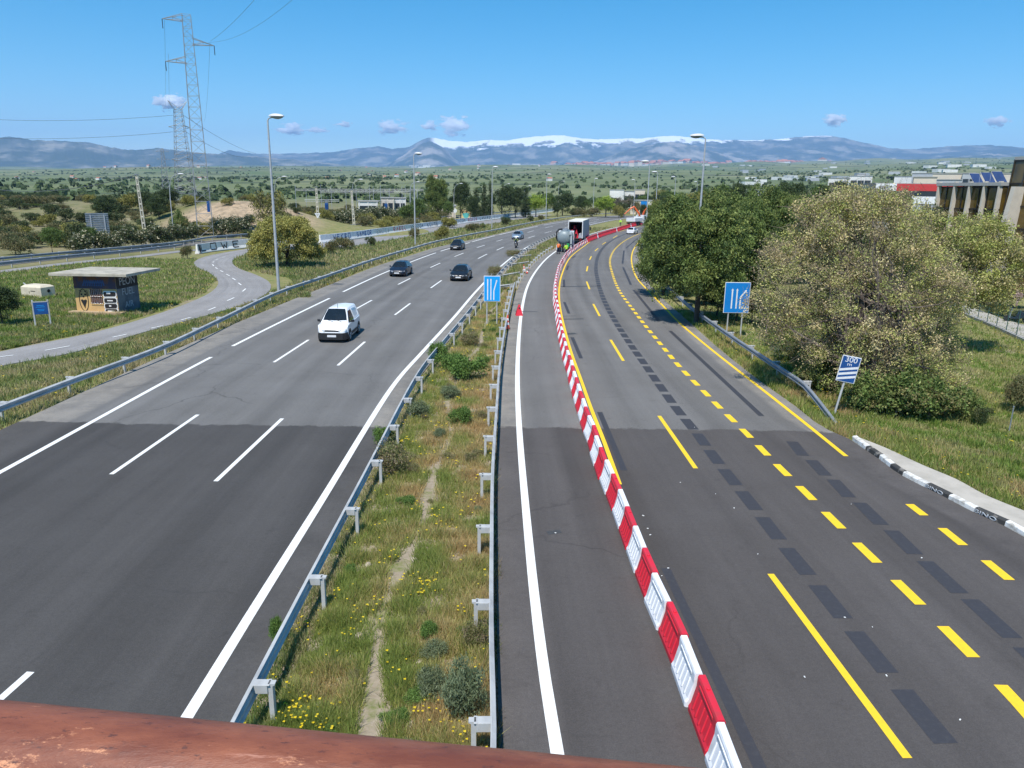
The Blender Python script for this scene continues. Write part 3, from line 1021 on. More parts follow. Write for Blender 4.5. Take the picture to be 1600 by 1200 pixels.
def barrier_mesh(name, mat):
    mb = MB()
    L = 1.15
    prof = lambda e: [(-.21 + e, 0), (-.21 + e, .10), (-.17 + e, .17), (-.085, .48), (-.075, .66), (-.055, .70), (.055, .70), (.075, .66), (.085, .48), (.17 - e, .17), (.21 - e, .10), (.21 - e, 0)]
    ys = [(-L / 2, .03), (-L / 2 + .03, 0), (-.12, 0), (.12, 0), (L / 2 - .03, 0), (L / 2, .03)]
    mb.loft([[(x, y, z) for x, z in prof(e)] for y, e in ys])
    for sx in (-1, 1):
        for yc in (-.38, -.19, 0, .19, .38):      # moulded ribs
            mb.loft([[(sx * .172, yc - .035, .17), (sx * .172, yc + .035, .17), (sx * .09, yc + .022, .47), (sx * .09, yc - .022, .47)],
                     [(sx * .20, yc - .022, .16), (sx * .20, yc + .022, .16), (sx * .107, yc + .012, .475), (sx * .107, yc - .012, .475)]])
        mb.box((sx * .08, 0, .585), (.03, .8, .05))
    mb.lathe([(.035, .70), (.035, .725), (.03, .73)], 10, loc=(0, .18, 0))
    mb.box((0, L / 2 + .012, .3), (.07, .03, .42))
    return mb.build(name, mat, bevel=.012)


b_red = barrier_mesh("plastic_barrier", m_bred)
b_white = barrier_mesh("plastic_barrier", m_bwhite)
t = BP.near(G(1078, 1131)) - 3 * 1.19
k = -3; first = {0: True, 1: True}
t_red = BP.near(G(915, 379))
names_near = {0: "nearest fully visible red plastic barrier in the row, beside the first white one", 1: "nearest white plastic barrier cut by the rusty handrail"}
nb = 0
while t < BP.L - 1:
    red = (k % 2 == 0) or t > t_red
    if t > t_red and nb % 23 == 7: red = False
    if k >= -2:
        o = (b_red if red else b_white)
        key = 0 if red else 1
        if not first[key]:
            o = o.copy(); COL.objects.link(o)
        first[key] = False
        p = BP.at(t)
        o.location = (p[0] + RNG.uniform(-.018, .018), p[1], 0.0)
        o.rotation_euler = (0, 0, BP.heading(t) + RNG.uniform(-.022, .022))
        o.scale = (1.2, 1, 1.35) if t > t_red else (1, 1, 1)
        if t > t_red:
            tag(o, "red plastic barrier in the solid red far end of the row by the trucks" if red else "single pale barrier within the solid red far end of the row", "barrier",
                "far red plastic barriers" if red else "pale barriers among the far red ones")
        else:
            tag(o, "red plastic road barrier in the alternating red and white row" if red else "white plastic road barrier in the alternating red and white row", "barrier",
                "red barriers of the alternating row" if red else "white barriers of the alternating row")
    t += 1.19; k += 1; nb += 1

# ------------------------------------------------------------------ cones
m_cone = M("cone_orange", (0.72, 0.10, 0.05), .6)
m_conew = M("cone_band_white", (0.8, 0.78, 0.76), .5)


def cone(px, py, h, label, tilt=0.0):
    p = G(px, py)
    e = empty("traffic_cone", p, .3, label, "traffic cone", "cones by the median")
    e.rotation_euler = (0, tilt, .3)
    mb = MB(); mb.box((0, 0, .02), (.38, .38, .04)); mb.build("foot", m_dark, e, bevel=.01)
    s = h / .75
    mb = MB(); mb.lathe([(.15 * s, .04), (.026 * s, h), (.0, h)], 16); mb.build("cone_body", m_cone, e, smooth=True)
    for a, b in ((.28, .45), (.6, .75)):
        r = lambda f: (.15 - .124 * f) * s + .004
        mb = MB(); mb.lathe([(r(a), .04 + (h - .04) * a), (r(b), .04 + (h - .04) * b)], 16); mb.build("band", m_conew, e, smooth=True)


cone(792, 514, .95, "orange and white cone leaning on the median guardrail", .05)
cone(819.5, 425.5, .9, "faded orange and white cone at the end of the bare rail posts", -.12)
cone(822.5, 427.5, .7, "short scuffed cone tipped beside the faded one", .5)
p = G(811, 493)
e = empty("folded_warning_sign", p, .15, "red folded triangular warning stand on the white edge line", "warning sign")
mb = MB(); mb.slab([(-.27, -.16, 0), (.27, -.16, 0), (.06, .02, .80), (-.06, .02, .80)], .018); mb.build("front_leaf", m_bred, e)
mb = MB(); mb.slab([(.24, .34, 0), (-.24, .34, 0), (-.06, .05, .80), (.06, .05, .80)], .015); mb.build("back_leaf", m_bred, e)
mb = MB(); mb.slab([(-.05, -.075, .5), (.05, -.075, .5), (.05, -.045, .62), (-.05, -.045, .62)], .012); mb.build("label_plate", m_dark, e)
mb = MB(); mb.tube([(-.05, .03, .82), (-.04, .03, .9), (.04, .03, .9), (.05, .03, .82)], .014, 6); mb.build("handle", m_dark, e)


# ------------------------------------------------------------------ signs
def text_mesh(name, s, size, mat, parent, loc, rot=(math.pi / 2, 0, 0), ext=.003, xscale=1.0, align='CENTER'):
    cu = bpy.data.curves.new(name, 'FONT')
    cu.body = s; cu.size = size; cu.extrude = ext
    cu.align_x = align; cu.align_y = 'CENTER'
    cu.materials.append(mat)
    tmp = bpy.data.objects.new(name, cu)
    COL.objects.link(tmp)
    bpy.context.view_layer.update()
    me = bpy.data.meshes.new_from_object(tmp.evaluated_get(bpy.context.evaluated_depsgraph_get()))
    bpy.data.objects.remove(tmp)
    o = bpy.data.objects.new(name, me)
    COL.objects.link(o)
    o.parent = parent; o.location = loc; o.rotation_euler = rot; o.scale = (xscale, 1, 1)
    return o


def stroke(mb, pts, w, y):
    """flat stroke in the x,z plane at depth y"""
    for a, b in zip(pts[:-1], pts[1:]):
        a, b = np.array(a), np.array(b)
        d = unit(b - a); n = np.array([-d[1], d[0]]) * w / 2; e_ = d * w * .2
        a2, b2 = a - e_, b + e_
        mb.add([(a2[0] - n[0], y, a2[1] - n[1]), (b2[0] - n[0], y, b2[1] - n[1]), (b2[0] + n[0], y, b2[1] + n[1]), (a2[0] + n[0], y, a2[1] + n[1])], [(0, 1, 2, 3)])


def arrow(mb, pts, w, y, head):
    stroke(mb, pts, w, y)
    a, b = np.array(pts[-2]), np.array(pts[-1])
    d = unit(b - a); n = np.array([-d[1], d[0]])
    q = [b + d * head * 1.1, b + n * head * .8 - d * head * .15, b - n * head * .8 - d * head * .15]
    mb.add([(p[0], y - .001, p[1]) for p in q], [(0, 2, 1)])


def panel_sign(label, base, rz, w, h, z0, legs, mat, border=.035, name="road_sign", legr=.045):
    e = empty(name, base, rz, label, "road sign")
    for x in legs:
        mb = MB(); mb.tube([(x, .05, -.3), (x, .05, z0 + h * .9)], legr, 8); mb.build("post", m_galv, e, smooth=True)
    mb = MB(); mb.box((0, 0, z0 + h / 2), (w, .03, h)); mb.build("board", m_wplain, e, bevel=.012)
    mb = MB(); mb.box((0, -.017, z0 + h / 2), (w - 2 * border, .006, h - 2 * border)); mb.build("face", mat, e)
    return e


# median sign
b0 = G(768.5, 506.5)
zt, zb = topz(768, 431, b0[1]), topz(768, 471, b0[1])
e = panel_sign("light blue lane sign with three white arrows in the weedy median", b0, face_cam(b0), 1.13, zt - zb, zb, (-.34, .34), m_blue_l)
mb = MB(); H = zt - zb
stroke_y = -.023
arrow(mb, [(-.30, zb + .12), (-.30, zb + H - .28)], .075, stroke_y, .085)
arrow(mb, [(-.08, zb + .12), (-.08, zb + H - .28)], .075, stroke_y, .085)
arrow(mb, [(.12, zb + .12), (.12, zb + H * .42), (.30, zb + H - .34)], .075, stroke_y, .085)
mb.build("arrows", m_wplain, e)
# right sign
b0 = G(1146, 526)
zt, zb = topz(1151, 441, b0[1]), topz(1148, 489, b0[1])
e = panel_sign("blue lane sign with three arrows half hidden by the budding tree", b0, face_cam(b0) + R(18), 1.62, zt - zb, zb, (-.45, .45), m_blue)
mb = MB(); H = zt - zb
arrow(mb, [(-.32, zb + .3), (-.32, zb + H - .5)], .085, stroke_y, .10)
arrow(mb, [(-.02, zb + .3), (-.02, zb + H - .5)], .085, stroke_y, .10)
arrow(mb, [(.22, zb + .3), (.22, zb + H * .52), (.52, zb + H - .55)], .085, stroke_y, .10)
mb.build("arrows", m_wplain, e)
# 300 m sign
b0 = G(1304, 648)
zt, zb = topz(1323, 555, b0[1]), topz(1318, 596, b0[1])
e = panel_sign("small blue countdown sign reading 300 m with three white stripes, on a leaning post", b0, face_cam(b0) + R(14), .74, zt - zb, zb, (0,), m_blue_d, .03)
e.rotation_euler = (0, R(9), e.rotation_euler[2])
H = zt - zb
mb = MB()
for i in range(3):
    z = zb + .05 + i * .19
    mb.add([(-.335, -.024, z), (.335, -.024, z + .2), (.335, -.024, z + .30), (-.335, -.024, z + .10)], [(0, 1, 2, 3)])
mb.build("stripes", m_wplain, e)
text_mesh("distance_number", "300", .31, m_wplain, e, (0, -.024, zb + H - .16), xscale=1.05)
text_mesh("distance_unit", "m", .2, m_wplain, e, (-.02, -.024, zb + H - .345), xscale=1.3)
# small sign by the pines
b0 = G(1009, 412)
e = panel_sign("small blue and white sign at the foot of the dark pines beyond the guardrail", b0, face_cam(b0) + R(8), .95, 1.45, .75, (0,), m_blue_d)
mb = MB(); mb.box((0, -.022, .75 + .28), (.86, .004, .44)); mb.build("lower_panel", m_wplain, e)
mb = MB(); stroke(mb, [(-.25, 1.3), (.1, 1.6), (.25, 2.0)], .07, -.024); mb.build("pictogram", m_wplain, e)
# blue information board by the path
b0 = G(68, 511)
e = empty("information_sign", b0, face_cam(b0) + R(-8), "dark blue notice board on two grey posts in the grass by the path", "sign")
for x in (-.42, .42):
    mb = MB(); mb.box((x, 0, .8), (.09, .07, 1.9)); mb.build("post", m_galv, e, bevel=.01)
mb = MB(); mb.box((0, -.03, 1.22), (.78, .04, .78)); mb.build("board", m_blue_d, e, bevel=.01)
mb = MB()
for z, w in ((1.4, .4), (1.3, .5), (1.15, .42), (1.06, .34)): mb.box((0, -.053, z), (w, .004, .025))
mb.build("lettering", m_blue_l, e)
mb = MB(); mb.box((0, -.03, 1.63), (.84, .05, .05)); mb.build("top_rail", m_galv, e)
# back of the big sign on the left
b0 = G(157, 386)
D = b0[1]
e = empty("direction_sign", b0, face_cam(b0) + R(6), "grey back of a large slatted direction sign on two posts left of the pylons", "road sign")
zt, zb = topz(154, 333, D), topz(156, 371, D)
for x in (-.85, .95):
    mb = MB(); mb.box((x, -.12, zt / 2 - .2), (.16, .12, zt - .1)); mb.build("post", m_pole, e)
mb = MB(); n = 13
for i in range(n):
    z = zb + (zt - zb) * (i + .5) / n
    mb.box((0, 0, z), (3.0, .05, (zt - zb) / n * .86)); mb.box((0, -.04, z), (3.0, .05, .05))
mb.build("slatted_board", m_galv_d, e)
# yield sign, round sign, billboard along the service road
b0 = G(497.5, 361)
e = empty("yield_sign", b0, face_cam(b0), "white inverted triangle sign seen by the pale concrete pole", "road sign")
zt = topz(497, 333, b0[1])
mb = MB(); mb.tube([(0, .04, -.2), (0, .04, zt - .1)], .05, 8); mb.build("post", m_galv, e)
mb = MB(); mb.prism([(-.62, zt), (.62, zt), (.05, zt - 1.05), (-.05, zt - 1.05)], -.02, .02); mb.build("board", m_wplain, e)
mb = MB(); mb.prism([(-.32, zt - .16), (.32, zt - .16), (.02, zt - .72), (-.02, zt - .72)], -.028, -.02); mb.build("inner_triangle", m_galv, e)
mb = MB(); mb.box((0, 0, zt - 1.35), (.95, .03, .3)); mb.build("plate", m_wplain, e)
b0 = G(711, 345)
e = empty("round_sign", b0, face_cam(b0), "small round pale sign on a post left of the mural board", "road sign")
zt = topz(711, 326, b0[1])
mb = MB(); mb.tube([(0, .04, -.2), (0, .04, zt)], .05, 8); mb.build("post", m_galv, e)
mb = MB(); mb.lathe([(0, -.02), (.62, -.02), (.62, .02), (0, .02)], 24, loc=(0, 0, zt - .62), axis='Y'); mb.build("disc", m_wplain, e)
b0 = G(728, 342)
D = b0[1]
zt, zb = topz(728, 327.5, D), topz(728, 340.5, D)
e = empty("mural_board", b0, face_cam(b0), "cream board painted with a turquoise and red mural by the conifers", "billboard")
w = 14.5 / F_PX * D
m_cream = M("cream_board", (0.72, 0.58, 0.33), .7)
m_turq = M("turquoise_paint", (0.10, 0.50, 0.52), .7); m_redp = M("red_paint", (0.45, 0.05, 0.05), .7)
mb = MB(); mb.box((0, 0, (zt + zb) / 2), (w, .12, zt - zb)); mb.build("board", m_cream, e)
mb = MB()
for x in (-w * .35, w * .35): mb.box((x, .1, zb / 2 - .1), (.15, .12, zb + .3))
mb.build("posts", m_pole, e)
mb = MB()
for x, z, a, b in ((-.22, .35, .3, .3), (.05, .42, .3, .42), (.28, .4, .2, .34), (.0, .2, .6, .16)):
    mb.lathe([(0, -.075 - a * .01), (a * w * .5, -.07), (0, -.065)], 7, loc=(x * w, 0, zb + (zt - zb) * z + .2), axis='Y')
mb.build("painted_shapes", m_turq, e)
mb = MB(); mb.prism([(-.1 * w, zt - .5), (.2 * w, zt - .5), (.05 * w, zt - 1.0)], -.09, -.06); mb.build("painted_patch", m_redp, e)


# ------------------------------------------------------------------ street lamps
def lamp(base, h, arm, rz, label, group, style="big"):
    e = empty("street_lamp", base, rz, label, "street lamp", group)
    mb = MB()
    if style == "big":
        mb.tube([(0, 0, -.2), (0, 0, h * .5), (0, 0, h - .35)], [.13, .105, .065], 10); mb.build("pole", m_pole, e, smooth=True)
        mb = MB(); mb.tube([(0, 0, h - .36), (.1, 0, h - .18), (arm * .5, 0, h - .1)], [.06, .05, .05], 8); mb.build("arm", m_pole, e, smooth=True)
        x0, L, Wd, Hh = arm * .2, 1.25, .29, .2
    else:
        mb.tube([(0, 0, -.2), (0, 0, h * .62), (.08, 0, h * .78), (.35, 0, h * .9), (.9, 0, h * .97), (arm, 0, h)], [.10, .08, .06, .05, .045, .04], 10); mb.build("pole", m_pole, e, smooth=True)
        x0, L, Wd, Hh = arm - .15, 1.0, .2, .13
    mb = MB(); rings = []
    for f in np.linspace(0, 1, 9):
        s = math.sin(math.pi * min(1, .06 + .88 * f) ** .8) ** .6
        rings.append([(x0 + L * f, Wd * s * math.cos(a), h - .03 + Hh * s * max(0, math.sin(a)) * 1.1) for a in np.linspace(0, math.pi, 9)] + [(x0 + L * f, -Wd * s * .9, h - .05), (x0 + L * f, Wd * s * .9, h - .05)])
    mb.loft(rings); mb.build("lamp_head", m_lamp, e, smooth=True)
    mb = MB(); rings = []
    for f in np.linspace(0, 1, 8):
        s = math.sin(math.pi * min(1, .08 + .84 * f)) ** .6
        rings.append([(x0 + .2 + (L - .3) * f, Wd * .85 * s * math.cos(a), h - .05 - Hh * s * math.sin(a)) for a in np.linspace(0, math.pi, 8)])
    mb.loft(rings); mb.build("lamp_bowl", m_bowl, e, smooth=True)
    return e


H_L = 14.5
mains = [(436, 460, "tall street lamp standing behind the guardrail in front of the round olive bush"), (649, 385, "tall street lamp on the left verge past the parked-looking bushes, second from the camera"),
         (768.5, 358, "tall street lamp on the left verge level with the silver car"), (853, 344, "tall street lamp on the left verge just left of the round dark tree"),
         (926.5, 336.6, "tall street lamp on the left verge by the bright green tree")]
mains[1] = (649, 385, "tall street lamp on the left verge above the third black car")
proto = None
for x, y, lab in mains:
    b0 = G(x, y)
    if proto is None:
        e = proto = lamp(b0, H_L, 1.0, R(-20), lab, "tall lamps along the left verge")
    else:
        e = copy_tree(proto); e.location = b0; e["label"] = lab
    e.rotation_euler = (0, 0, R(-12))
for x, y, D, lab in [(1103, 212, 71.6, "tall street lamp rising behind the dark pines, nearest on the right"), (1015.5, 252, 129, "tall street lamp right of the orange crane arm"),
                     (1028, 268.5, 185, "tall street lamp just right of the one by the crane arm"), (1056, 276, 240, "tall street lamp above the dark pine crowns"),
                     (992.5, 281, 300, "distant street lamp directly behind the orange crane arm"), (1090, 284, 330, "small distant street lamp beyond the pine crowns")]:
    q = AT(x, y, D)
    e = copy_tree(proto)
    e.location = (q[0], q[1], min(0, q[2] - H_L + 6) if False else q[2] - H_L)
    e.rotation_euler = (0, 0, R(180 - 5))
    e["label"] = lab; e["group"] = "tall lamps along the right verge"
proto2 = None
for x, y, yb, D, lab in [(262, 271.5, 372, 125, "curved-arm street lamp left of the lattice pylon by the service road"), (427, 275.5, 345, 150, "curved-arm street lamp behind the nearest tall lamp"),
                         (549, 280, 345, 178, "curved-arm street lamp above the substation"), (640, 284, 343, 205, "curved-arm street lamp between the substation and the stone pine"),
                         (709, 286.5, 341, 235, "curved-arm street lamp in front of the dark conifers"), (819, 290, 331, 300, "curved-arm street lamp among the conifers by the service road"),
                         (873, 283, 316, 330, "curved-arm street lamp above the round dark tree"), (785, 287, 335, 270, "thin curved-arm street lamp beside the third tall lamp"),
                         (793, 287, 318, 420, "far curved-arm street lamp at the bend of the service road")][:8]:
    q = AT(x, y, D)
    h = 11.0
    if proto2 is None:
        e = proto2 = lamp((q[0], q[1], q[2] - h), h, 2.0, 0, lab, "curved-arm lamps of the service road", "arm")
    else:
        e = copy_tree(proto2); e.location = (q[0], q[1], q[2] - h); e["label"] = lab
    e.rotation_euler = (0, 0, R(-10))


# ------------------------------------------------------------------ pylons, poles, wires
def lattice(mb, h, w0, w1, n, z0=0.0, r=.045, legr=.09, xbrace=True):
    def cor(z):
        f = z / h; w = w0 + (w1 - w0) * f
        return [np.array([sx * w / 2, sy * w / 2, z]) for sx, sy in ((-1, -1), (1, -1), (1, 1), (-1, 1))]
    zs = h * (1 - (1 - np.linspace(0, 1, n + 1)) ** 1.25)
    for i in range(n):
        A, B = cor(zs[i]), cor(zs[i + 1])
        for k in range(4):
            mb.bar(A[k], B[k], legr)
            j = (k + 1) % 4
            if i % 2 == 0 or xbrace: mb.bar(A[k], B[j], r)
            if i % 2 == 1 or xbrace: mb.bar(A[j], B[k], r)
            mb.bar(B[k], B[j], r)
    return cor


m_pyl = M("pylon_steel", (0.32, 0.335, 0.35), .5, .3, col2=(0.25, 0.26, 0.27))
b0 = G(322, 372); D = b0[1]
hgt_p = topz(291, 23, D)
tilt = 0.0
e = empty("lattice_pylon", (b0[0], b0[1], hz(b0[0], b0[1])), R(20), "tallest lattice pylon with three staggered arms beside the service road", "pylon")
mb = MB(); lattice(mb, hgt_p, 2.7, 1.35, 21, r=.026, legr=.05, xbrace=False); mb.build("lattice_mast", m_pyl, e)
for z, sx, L in ((hgt_p - .9, -1, 3.1), (hgt_p - 4.5, 1, 3.3), (hgt_p - 7.5, -1, 3.2)):
    mb = MB()
    for sy in (-.62, .62):
        mb.bar((sx * .6, sy, z + .95), (sx * (L + .7), 0, z), .05); mb.bar((sx * .6, sy, z - .1), (sx * (L + .7), 0, z), .05)
        mb.bar((sx * (.6 + L * .5), sy * .5, z + .45), (sx * (.6 + L * .5), sy * .5, z), .03)
        mb.bar((sx * .6, sy, z - .1), (sx * (.6 + L * .5), sy * .5, z + .45), .03)
    mb.build("cross_arm", m_pyl, e)
    mb = MB(); mb.tube([(sx * (L + .7), 0, z), (sx * (L + .7), 0, z - 1.5)], .06, 6); mb.build("insulator", m_dark, e)
mb = MB(); mb.box((.9, -1.2, 5.6), (.5, .1, 1.9)); mb.build("warning_panel", m_blue_d, e)
PY1 = (e, hgt_p)
q = AT(277, 160, 300); g0 = hz(q[0], q[1]); h2 = q[2] - g0
e2 = empty("lattice_pylon", (q[0], q[1], g0), R(35), "second lattice pylon with a forked top, standing left behind the tallest one", "pylon")
mb = MB(); lattice(mb, h2 - 2.5, 7.5, 2.6, 17, r=.045, legr=.09); mb.build("lattice_mast", m_pyl, e2)
mb = MB()
for s in (-1, 1):
    mb.bar((s * 1.2, -1.2, h2 - 2.6), (s * 3.4, 0, h2 + .5), .1); mb.bar((s * 1.2, 1.2, h2 - 2.6), (s * 3.4, 0, h2 + .5), .1); mb.bar((-s * 1.0, 0, h2 - 2.5), (s * 3.4, 0, h2 + .5), .08)
mb.build("forked_top", m_pyl, e2)
for z in (h2 - 9, h2 - 21, h2 - 32):
    mb = MB()
    for s in (-1, 1):
        mb.bar((s * 1.3, -1.2, z + .7), (s * 4.0, 0, z), .09); mb.bar((s * 1.3, 1.2, z + .7), (s * 4.0, 0, z), .09); mb.bar((s * 1.3, 0, z - .5), (s * 4.0, 0, z), .09)
    mb.build("cross_arm", m_pyl, e2)
q3 = AT(253, 232, 520); g3 = hz(q3[0], q3[1]); h3 = q3[2] - g3
e3 = empty("lattice_pylon", (q3[0], q3[1], g3), R(30), "faint far lattice pylon left of the two big ones", "pylon")
mb = MB(); lattice(mb, h3, 5.0, 1.4, 11, r=.05, legr=.1)
mb.build("lattice_mast", m_pyl, e3)
for z in (h3 - 2, h3 - 7, h3 - 12):
    mb = MB(); mb.bar((-4, 0, z), (4, 0, z), .09); mb.bar((-4, 0, z), (0, 0, z + 1.5), .07); mb.bar((4, 0, z), (0, 0, z + 1.5), .07); mb.build("cross_arm", m_pyl, e3)

m_cpole = M("pale_concrete_pole", (0.62, 0.57, 0.46), .85, col2=(0.48, 0.44, 0.36))


def cpole(x0, yb, x1, yt, D, lab):
    b = AT(x0, yb, D); tp = AT(x1, yt, D)
    g = hz(b[0], b[1])
    h = tp[2] - g
    e = empty("concrete_pole", (b[0], b[1], g), R(25), lab, "utility pole", "concrete utility poles")
    e.rotation_euler = (0, math.atan2(tp[0] - b[0], h), R(0))
    mb = MB()
    for s in (-1, 1):
        mb.tube([(s * .22, 0, -.3), (s * .13, 0, h)], [.11, .08], 4)
    n = int(h / .9)
    for i in range(n):
        z = (i + .5) * h / n; w = .22 - .09 * z / h
        mb.box((0, 0, z), (w * 2, .14, .22))
    mb.build("shaft", m_cpole, e)
    mb = MB(); mb.box((0, 0, h + .05), (.5, .3, .12)); mb.build("cap", m_galv_d, e)
    return np.array([tp[0], tp[1], tp[2]])


cp1 = cpole(227, 366, 213, 273, 118, "leaning pale concrete pole with ladder holes among the oleanders")
cp2 = cpole(497, 345, 494, 292, 165, "pale concrete pole behind the yield sign")
cp3 = cpole(553, 347, 549, 296, 170, "pale concrete pole right of the yield sign")

m_wire = M("wire", (0.10, 0.11, 0.12), .6)


def wire(name, a, b, sag, r, lab, group="overhead wires"):
    a, b = np.array(a, float), np.array(b, float)
    pts = [a + (b - a) * f - np.array([0, 0, sag * 4 * f * (1 - f)]) for f in np.linspace(0, 1, 21)]
    mb = MB(); mb.tube(pts, r, 5)
    return tag(mb.build(name, m_wire, smooth=True), lab, "cable", group)


wire("power_line", AT(329, 64, D), AT(520, -160, 60), 1.0, .018, "thin wire rising from the right arm of the tallest pylon")
wire("power_line", AT(325, 66, D), AT(500, -40, 75), 1.5, .014, "lower thin wire from the right arm of the tallest pylon")
wire("power_line", AT(257, 32, D), AT(258, 168, 330), 2, .02, "wire hanging from the top left arm of the tallest pylon")
wire("power_line", AT(263, 84, D), AT(263, 170, 330), 2, .02, "wire hanging from the lower left arm of the tallest pylon")
wire("power_line", AT(328, 66, D), AT(318, 190, 330), 3, .02, "wire dropping from the right arm of the tallest pylon")
wire("power_line", AT(270, 180, 300), AT(-60, 184, 320), 1.5, .06, "upper wire running left from the forked pylon")
wire("power_line", AT(270, 206, 300), AT(-60, 214, 320), 1.5, .06, "middle wire running left from the forked pylon")
wire("power_line", AT(285, 179, 300), AT(400, 240, 600), 2, .07, "upper wire running right from the forked pylon")
wire("power_line", AT(287, 204, 300), AT(380, 246, 600), 2, .07, "lower wire running right from the forked pylon")
wire("telephone_line", cp1, AT(-60, 286, 150), 2.0, .05, "dark wire running left from the leaning concrete pole")
wire("telephone_line", cp1, AT(330, 305, 150), 1.0, .05, "dark wire running right from the leaning concrete pole")

# ------------------------------------------------------------------ kiosk with graffiti, concrete box
m_ochre = M("ochre_render", (0.62, 0.40, 0.16), .85, col2=(0.52, 0.34, 0.15), nscale=1.2)
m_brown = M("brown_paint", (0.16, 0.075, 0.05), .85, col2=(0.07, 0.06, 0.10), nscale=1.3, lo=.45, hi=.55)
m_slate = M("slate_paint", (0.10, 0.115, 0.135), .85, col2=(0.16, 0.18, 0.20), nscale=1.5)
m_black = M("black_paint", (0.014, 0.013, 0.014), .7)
m_wpaint = M("white_spray_paint", (0.75, 0.74, 0.72), .8)
m_bpaint = M("blue_spray_paint", (0.06, 0.12, 0.30), .8)
m_rpaint = M("red_spray_paint", (0.50, 0.10, 0.12), .8)
m_gpaint = M("grey_spray_paint", (0.42, 0.45, 0.48), .8)
kb = G(186.5, 491); kl = G(121, 489)
ax = unit(kb - kl); rz = math.atan2(ax[1], ax[0])
W_ = float(np.linalg.norm(kb - kl)); Hk = topz(186, 431, kb[1]); Dk = 2.6
e = empty("brick_kiosk", kl, rz, "small square hut with a wide flat concrete roof and graffiti on its walls", "hut")
mb = MB(); mb.box((W_ / 2, Dk / 2, Hk / 2), (W_, Dk, Hk)); mb.build("wall", [m_ochre], e, bevel=.02)
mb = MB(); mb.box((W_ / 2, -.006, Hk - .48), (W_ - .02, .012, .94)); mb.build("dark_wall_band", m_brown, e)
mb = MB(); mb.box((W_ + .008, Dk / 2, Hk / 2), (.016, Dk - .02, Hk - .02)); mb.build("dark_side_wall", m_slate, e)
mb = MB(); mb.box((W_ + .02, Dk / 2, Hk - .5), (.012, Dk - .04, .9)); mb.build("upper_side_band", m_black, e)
mb = MB(); mb.loft([[(-1.05, -1.0, Hk), (W_ + 1.25, -.62, Hk), (W_ + 1.1, Dk + 1.3, Hk), (-1.05, Dk + 1.0, Hk)], [(-1.05, -1.0, Hk + .2), (W_ + 1.25, -.62, Hk + .2), (W_ + 1.1, Dk + 1.3, Hk + .2), (-1.05, Dk + 1.0, Hk + .2)]])
mb.build("flat_roof", M("roof_concrete", (0.46, 0.42, 0.34), .9, col2=(0.30, 0.275, 0.22), nscale=1.6), e, bevel=.02)
mb = MB(); mb.box((W_ / 2 + .1, -.25, .06), (W_ + .8, .6, .26)); mb.build("plinth", M("earth_render", (0.45, 0.33, 0.2), .9), e)
# window grille
mb = MB(); mb.box((1.62, -.02, 1.25), (.85, .03, 1.0)); mb.build("window", m_brown, e)
mb = MB()
for x in np.linspace(1.2, 2.04, 7): mb.bar((x, -.09, .72), (x, -.09, 1.78), .014)
for z in (.74, 1.25, 1.76): mb.bar((1.16, -.09, z), (2.08, -.09, z), .014)
mb.build("window_grille", m_chrome, e)
# painted bear-like face on the left part of the wall
mb = MB(); pts = [(.30 + .33 + .33 * math.cos(a), .95 + .78 * math.sin(a)) for a in np.linspace(0, 2 * math.pi, 25)]
stroke(mb, pts, .05, -.016)
for x in (.5, .78): mb.lathe([(0, -.022), (.07, -.018), (0, -.014)], 10, loc=(x, 0, 1.35), axis='Y')
mb.lathe([(0, -.022), (.06, -.018), (0, -.014)], 10, loc=(.63, 0, 1.2), axis='Y')
mb.prism([(.4, .95), (.52, 1.0), (.63, .93), (.75, 1.0), (.86, .93), (.72, .6), (.66, .35)], -.024, -.014)
stroke(mb, [(.36, 1.62), (.52, 1.55)], .05, -.018); stroke(mb, [(.74, 1.55), (.92, 1.62)], .05, -.018)
stroke(mb, [(.95, 1.55), (1.02, 1.3)], .04, -.018)
mb.build("painted_figure", m_black, e)
mb = MB()
for i, z in enumerate((1.42, .98, .58, .2)):
    r = .33
    mb.prism([(2.12, z - .16), (2.2, z - .24), (W_ - .1, z - .22), (W_ - .02, z - .1), (W_ - .02, z + .14), (W_ - .12, z + .24), (2.2, z + .22), (2.12, z + .1)], -.026, -.012)
mb.build("graffiti_outline", m_wpaint, e)
mb = MB()
for i, z in enumerate((1.42, .98, .58, .2)):
    mb.prism([(2.18, z - .12), (2.24, z - .17), (W_ - .16, z - .15), (W_ - .08, z - .06), (W_ - .08, z + .08), (W_ - .16, z + .16), (2.24, z + .14), (2.18, z + .06)], -.036, -.026)
mb.build("graffiti_letters", m_black, e)
mb = MB()
for x, z, a, b in ((2.55, 1.5, .3, .14), (2.62, .96, .42, .08), (2.58, .58, .16, .1), (2.6, .2, .5, .1)): mb.box((x, -.04, z), (a, .008, b))
mb.build("graffiti_highlight", m_wpaint, e)
mb = MB()
for k in range(9):
    x = .7 + k * .17; stroke(mb, [(x, Hk - .75), (x + .15, Hk - .35), (x + .22, Hk - .7)], .09, -.016)
mb.build("blue_scrawl", m_bpaint, e)
text_mesh("side_graffiti", "PEON", .78, m_gpaint, e, (W_ + .03, Dk / 2, Hk - .5), (math.pi / 2, 0, math.pi / 2), xscale=.95)
text_mesh("side_graffiti", "FUEL", .72, m_gpaint, e, (W_ + .02, Dk / 2, Hk - 1.25), (math.pi / 2, 0, math.pi / 2), xscale=.95)
text_mesh("side_graffiti", "AIR", .62, m_gpaint, e, (W_ + .02, Dk / 2, .55), (math.pi / 2, 0, math.pi / 2), xscale=1.1)
b0 = G(60, 462)
e = empty("concrete_box", b0, R(-18), "low cream concrete valve box in the long grass left of the hut", "concrete box")
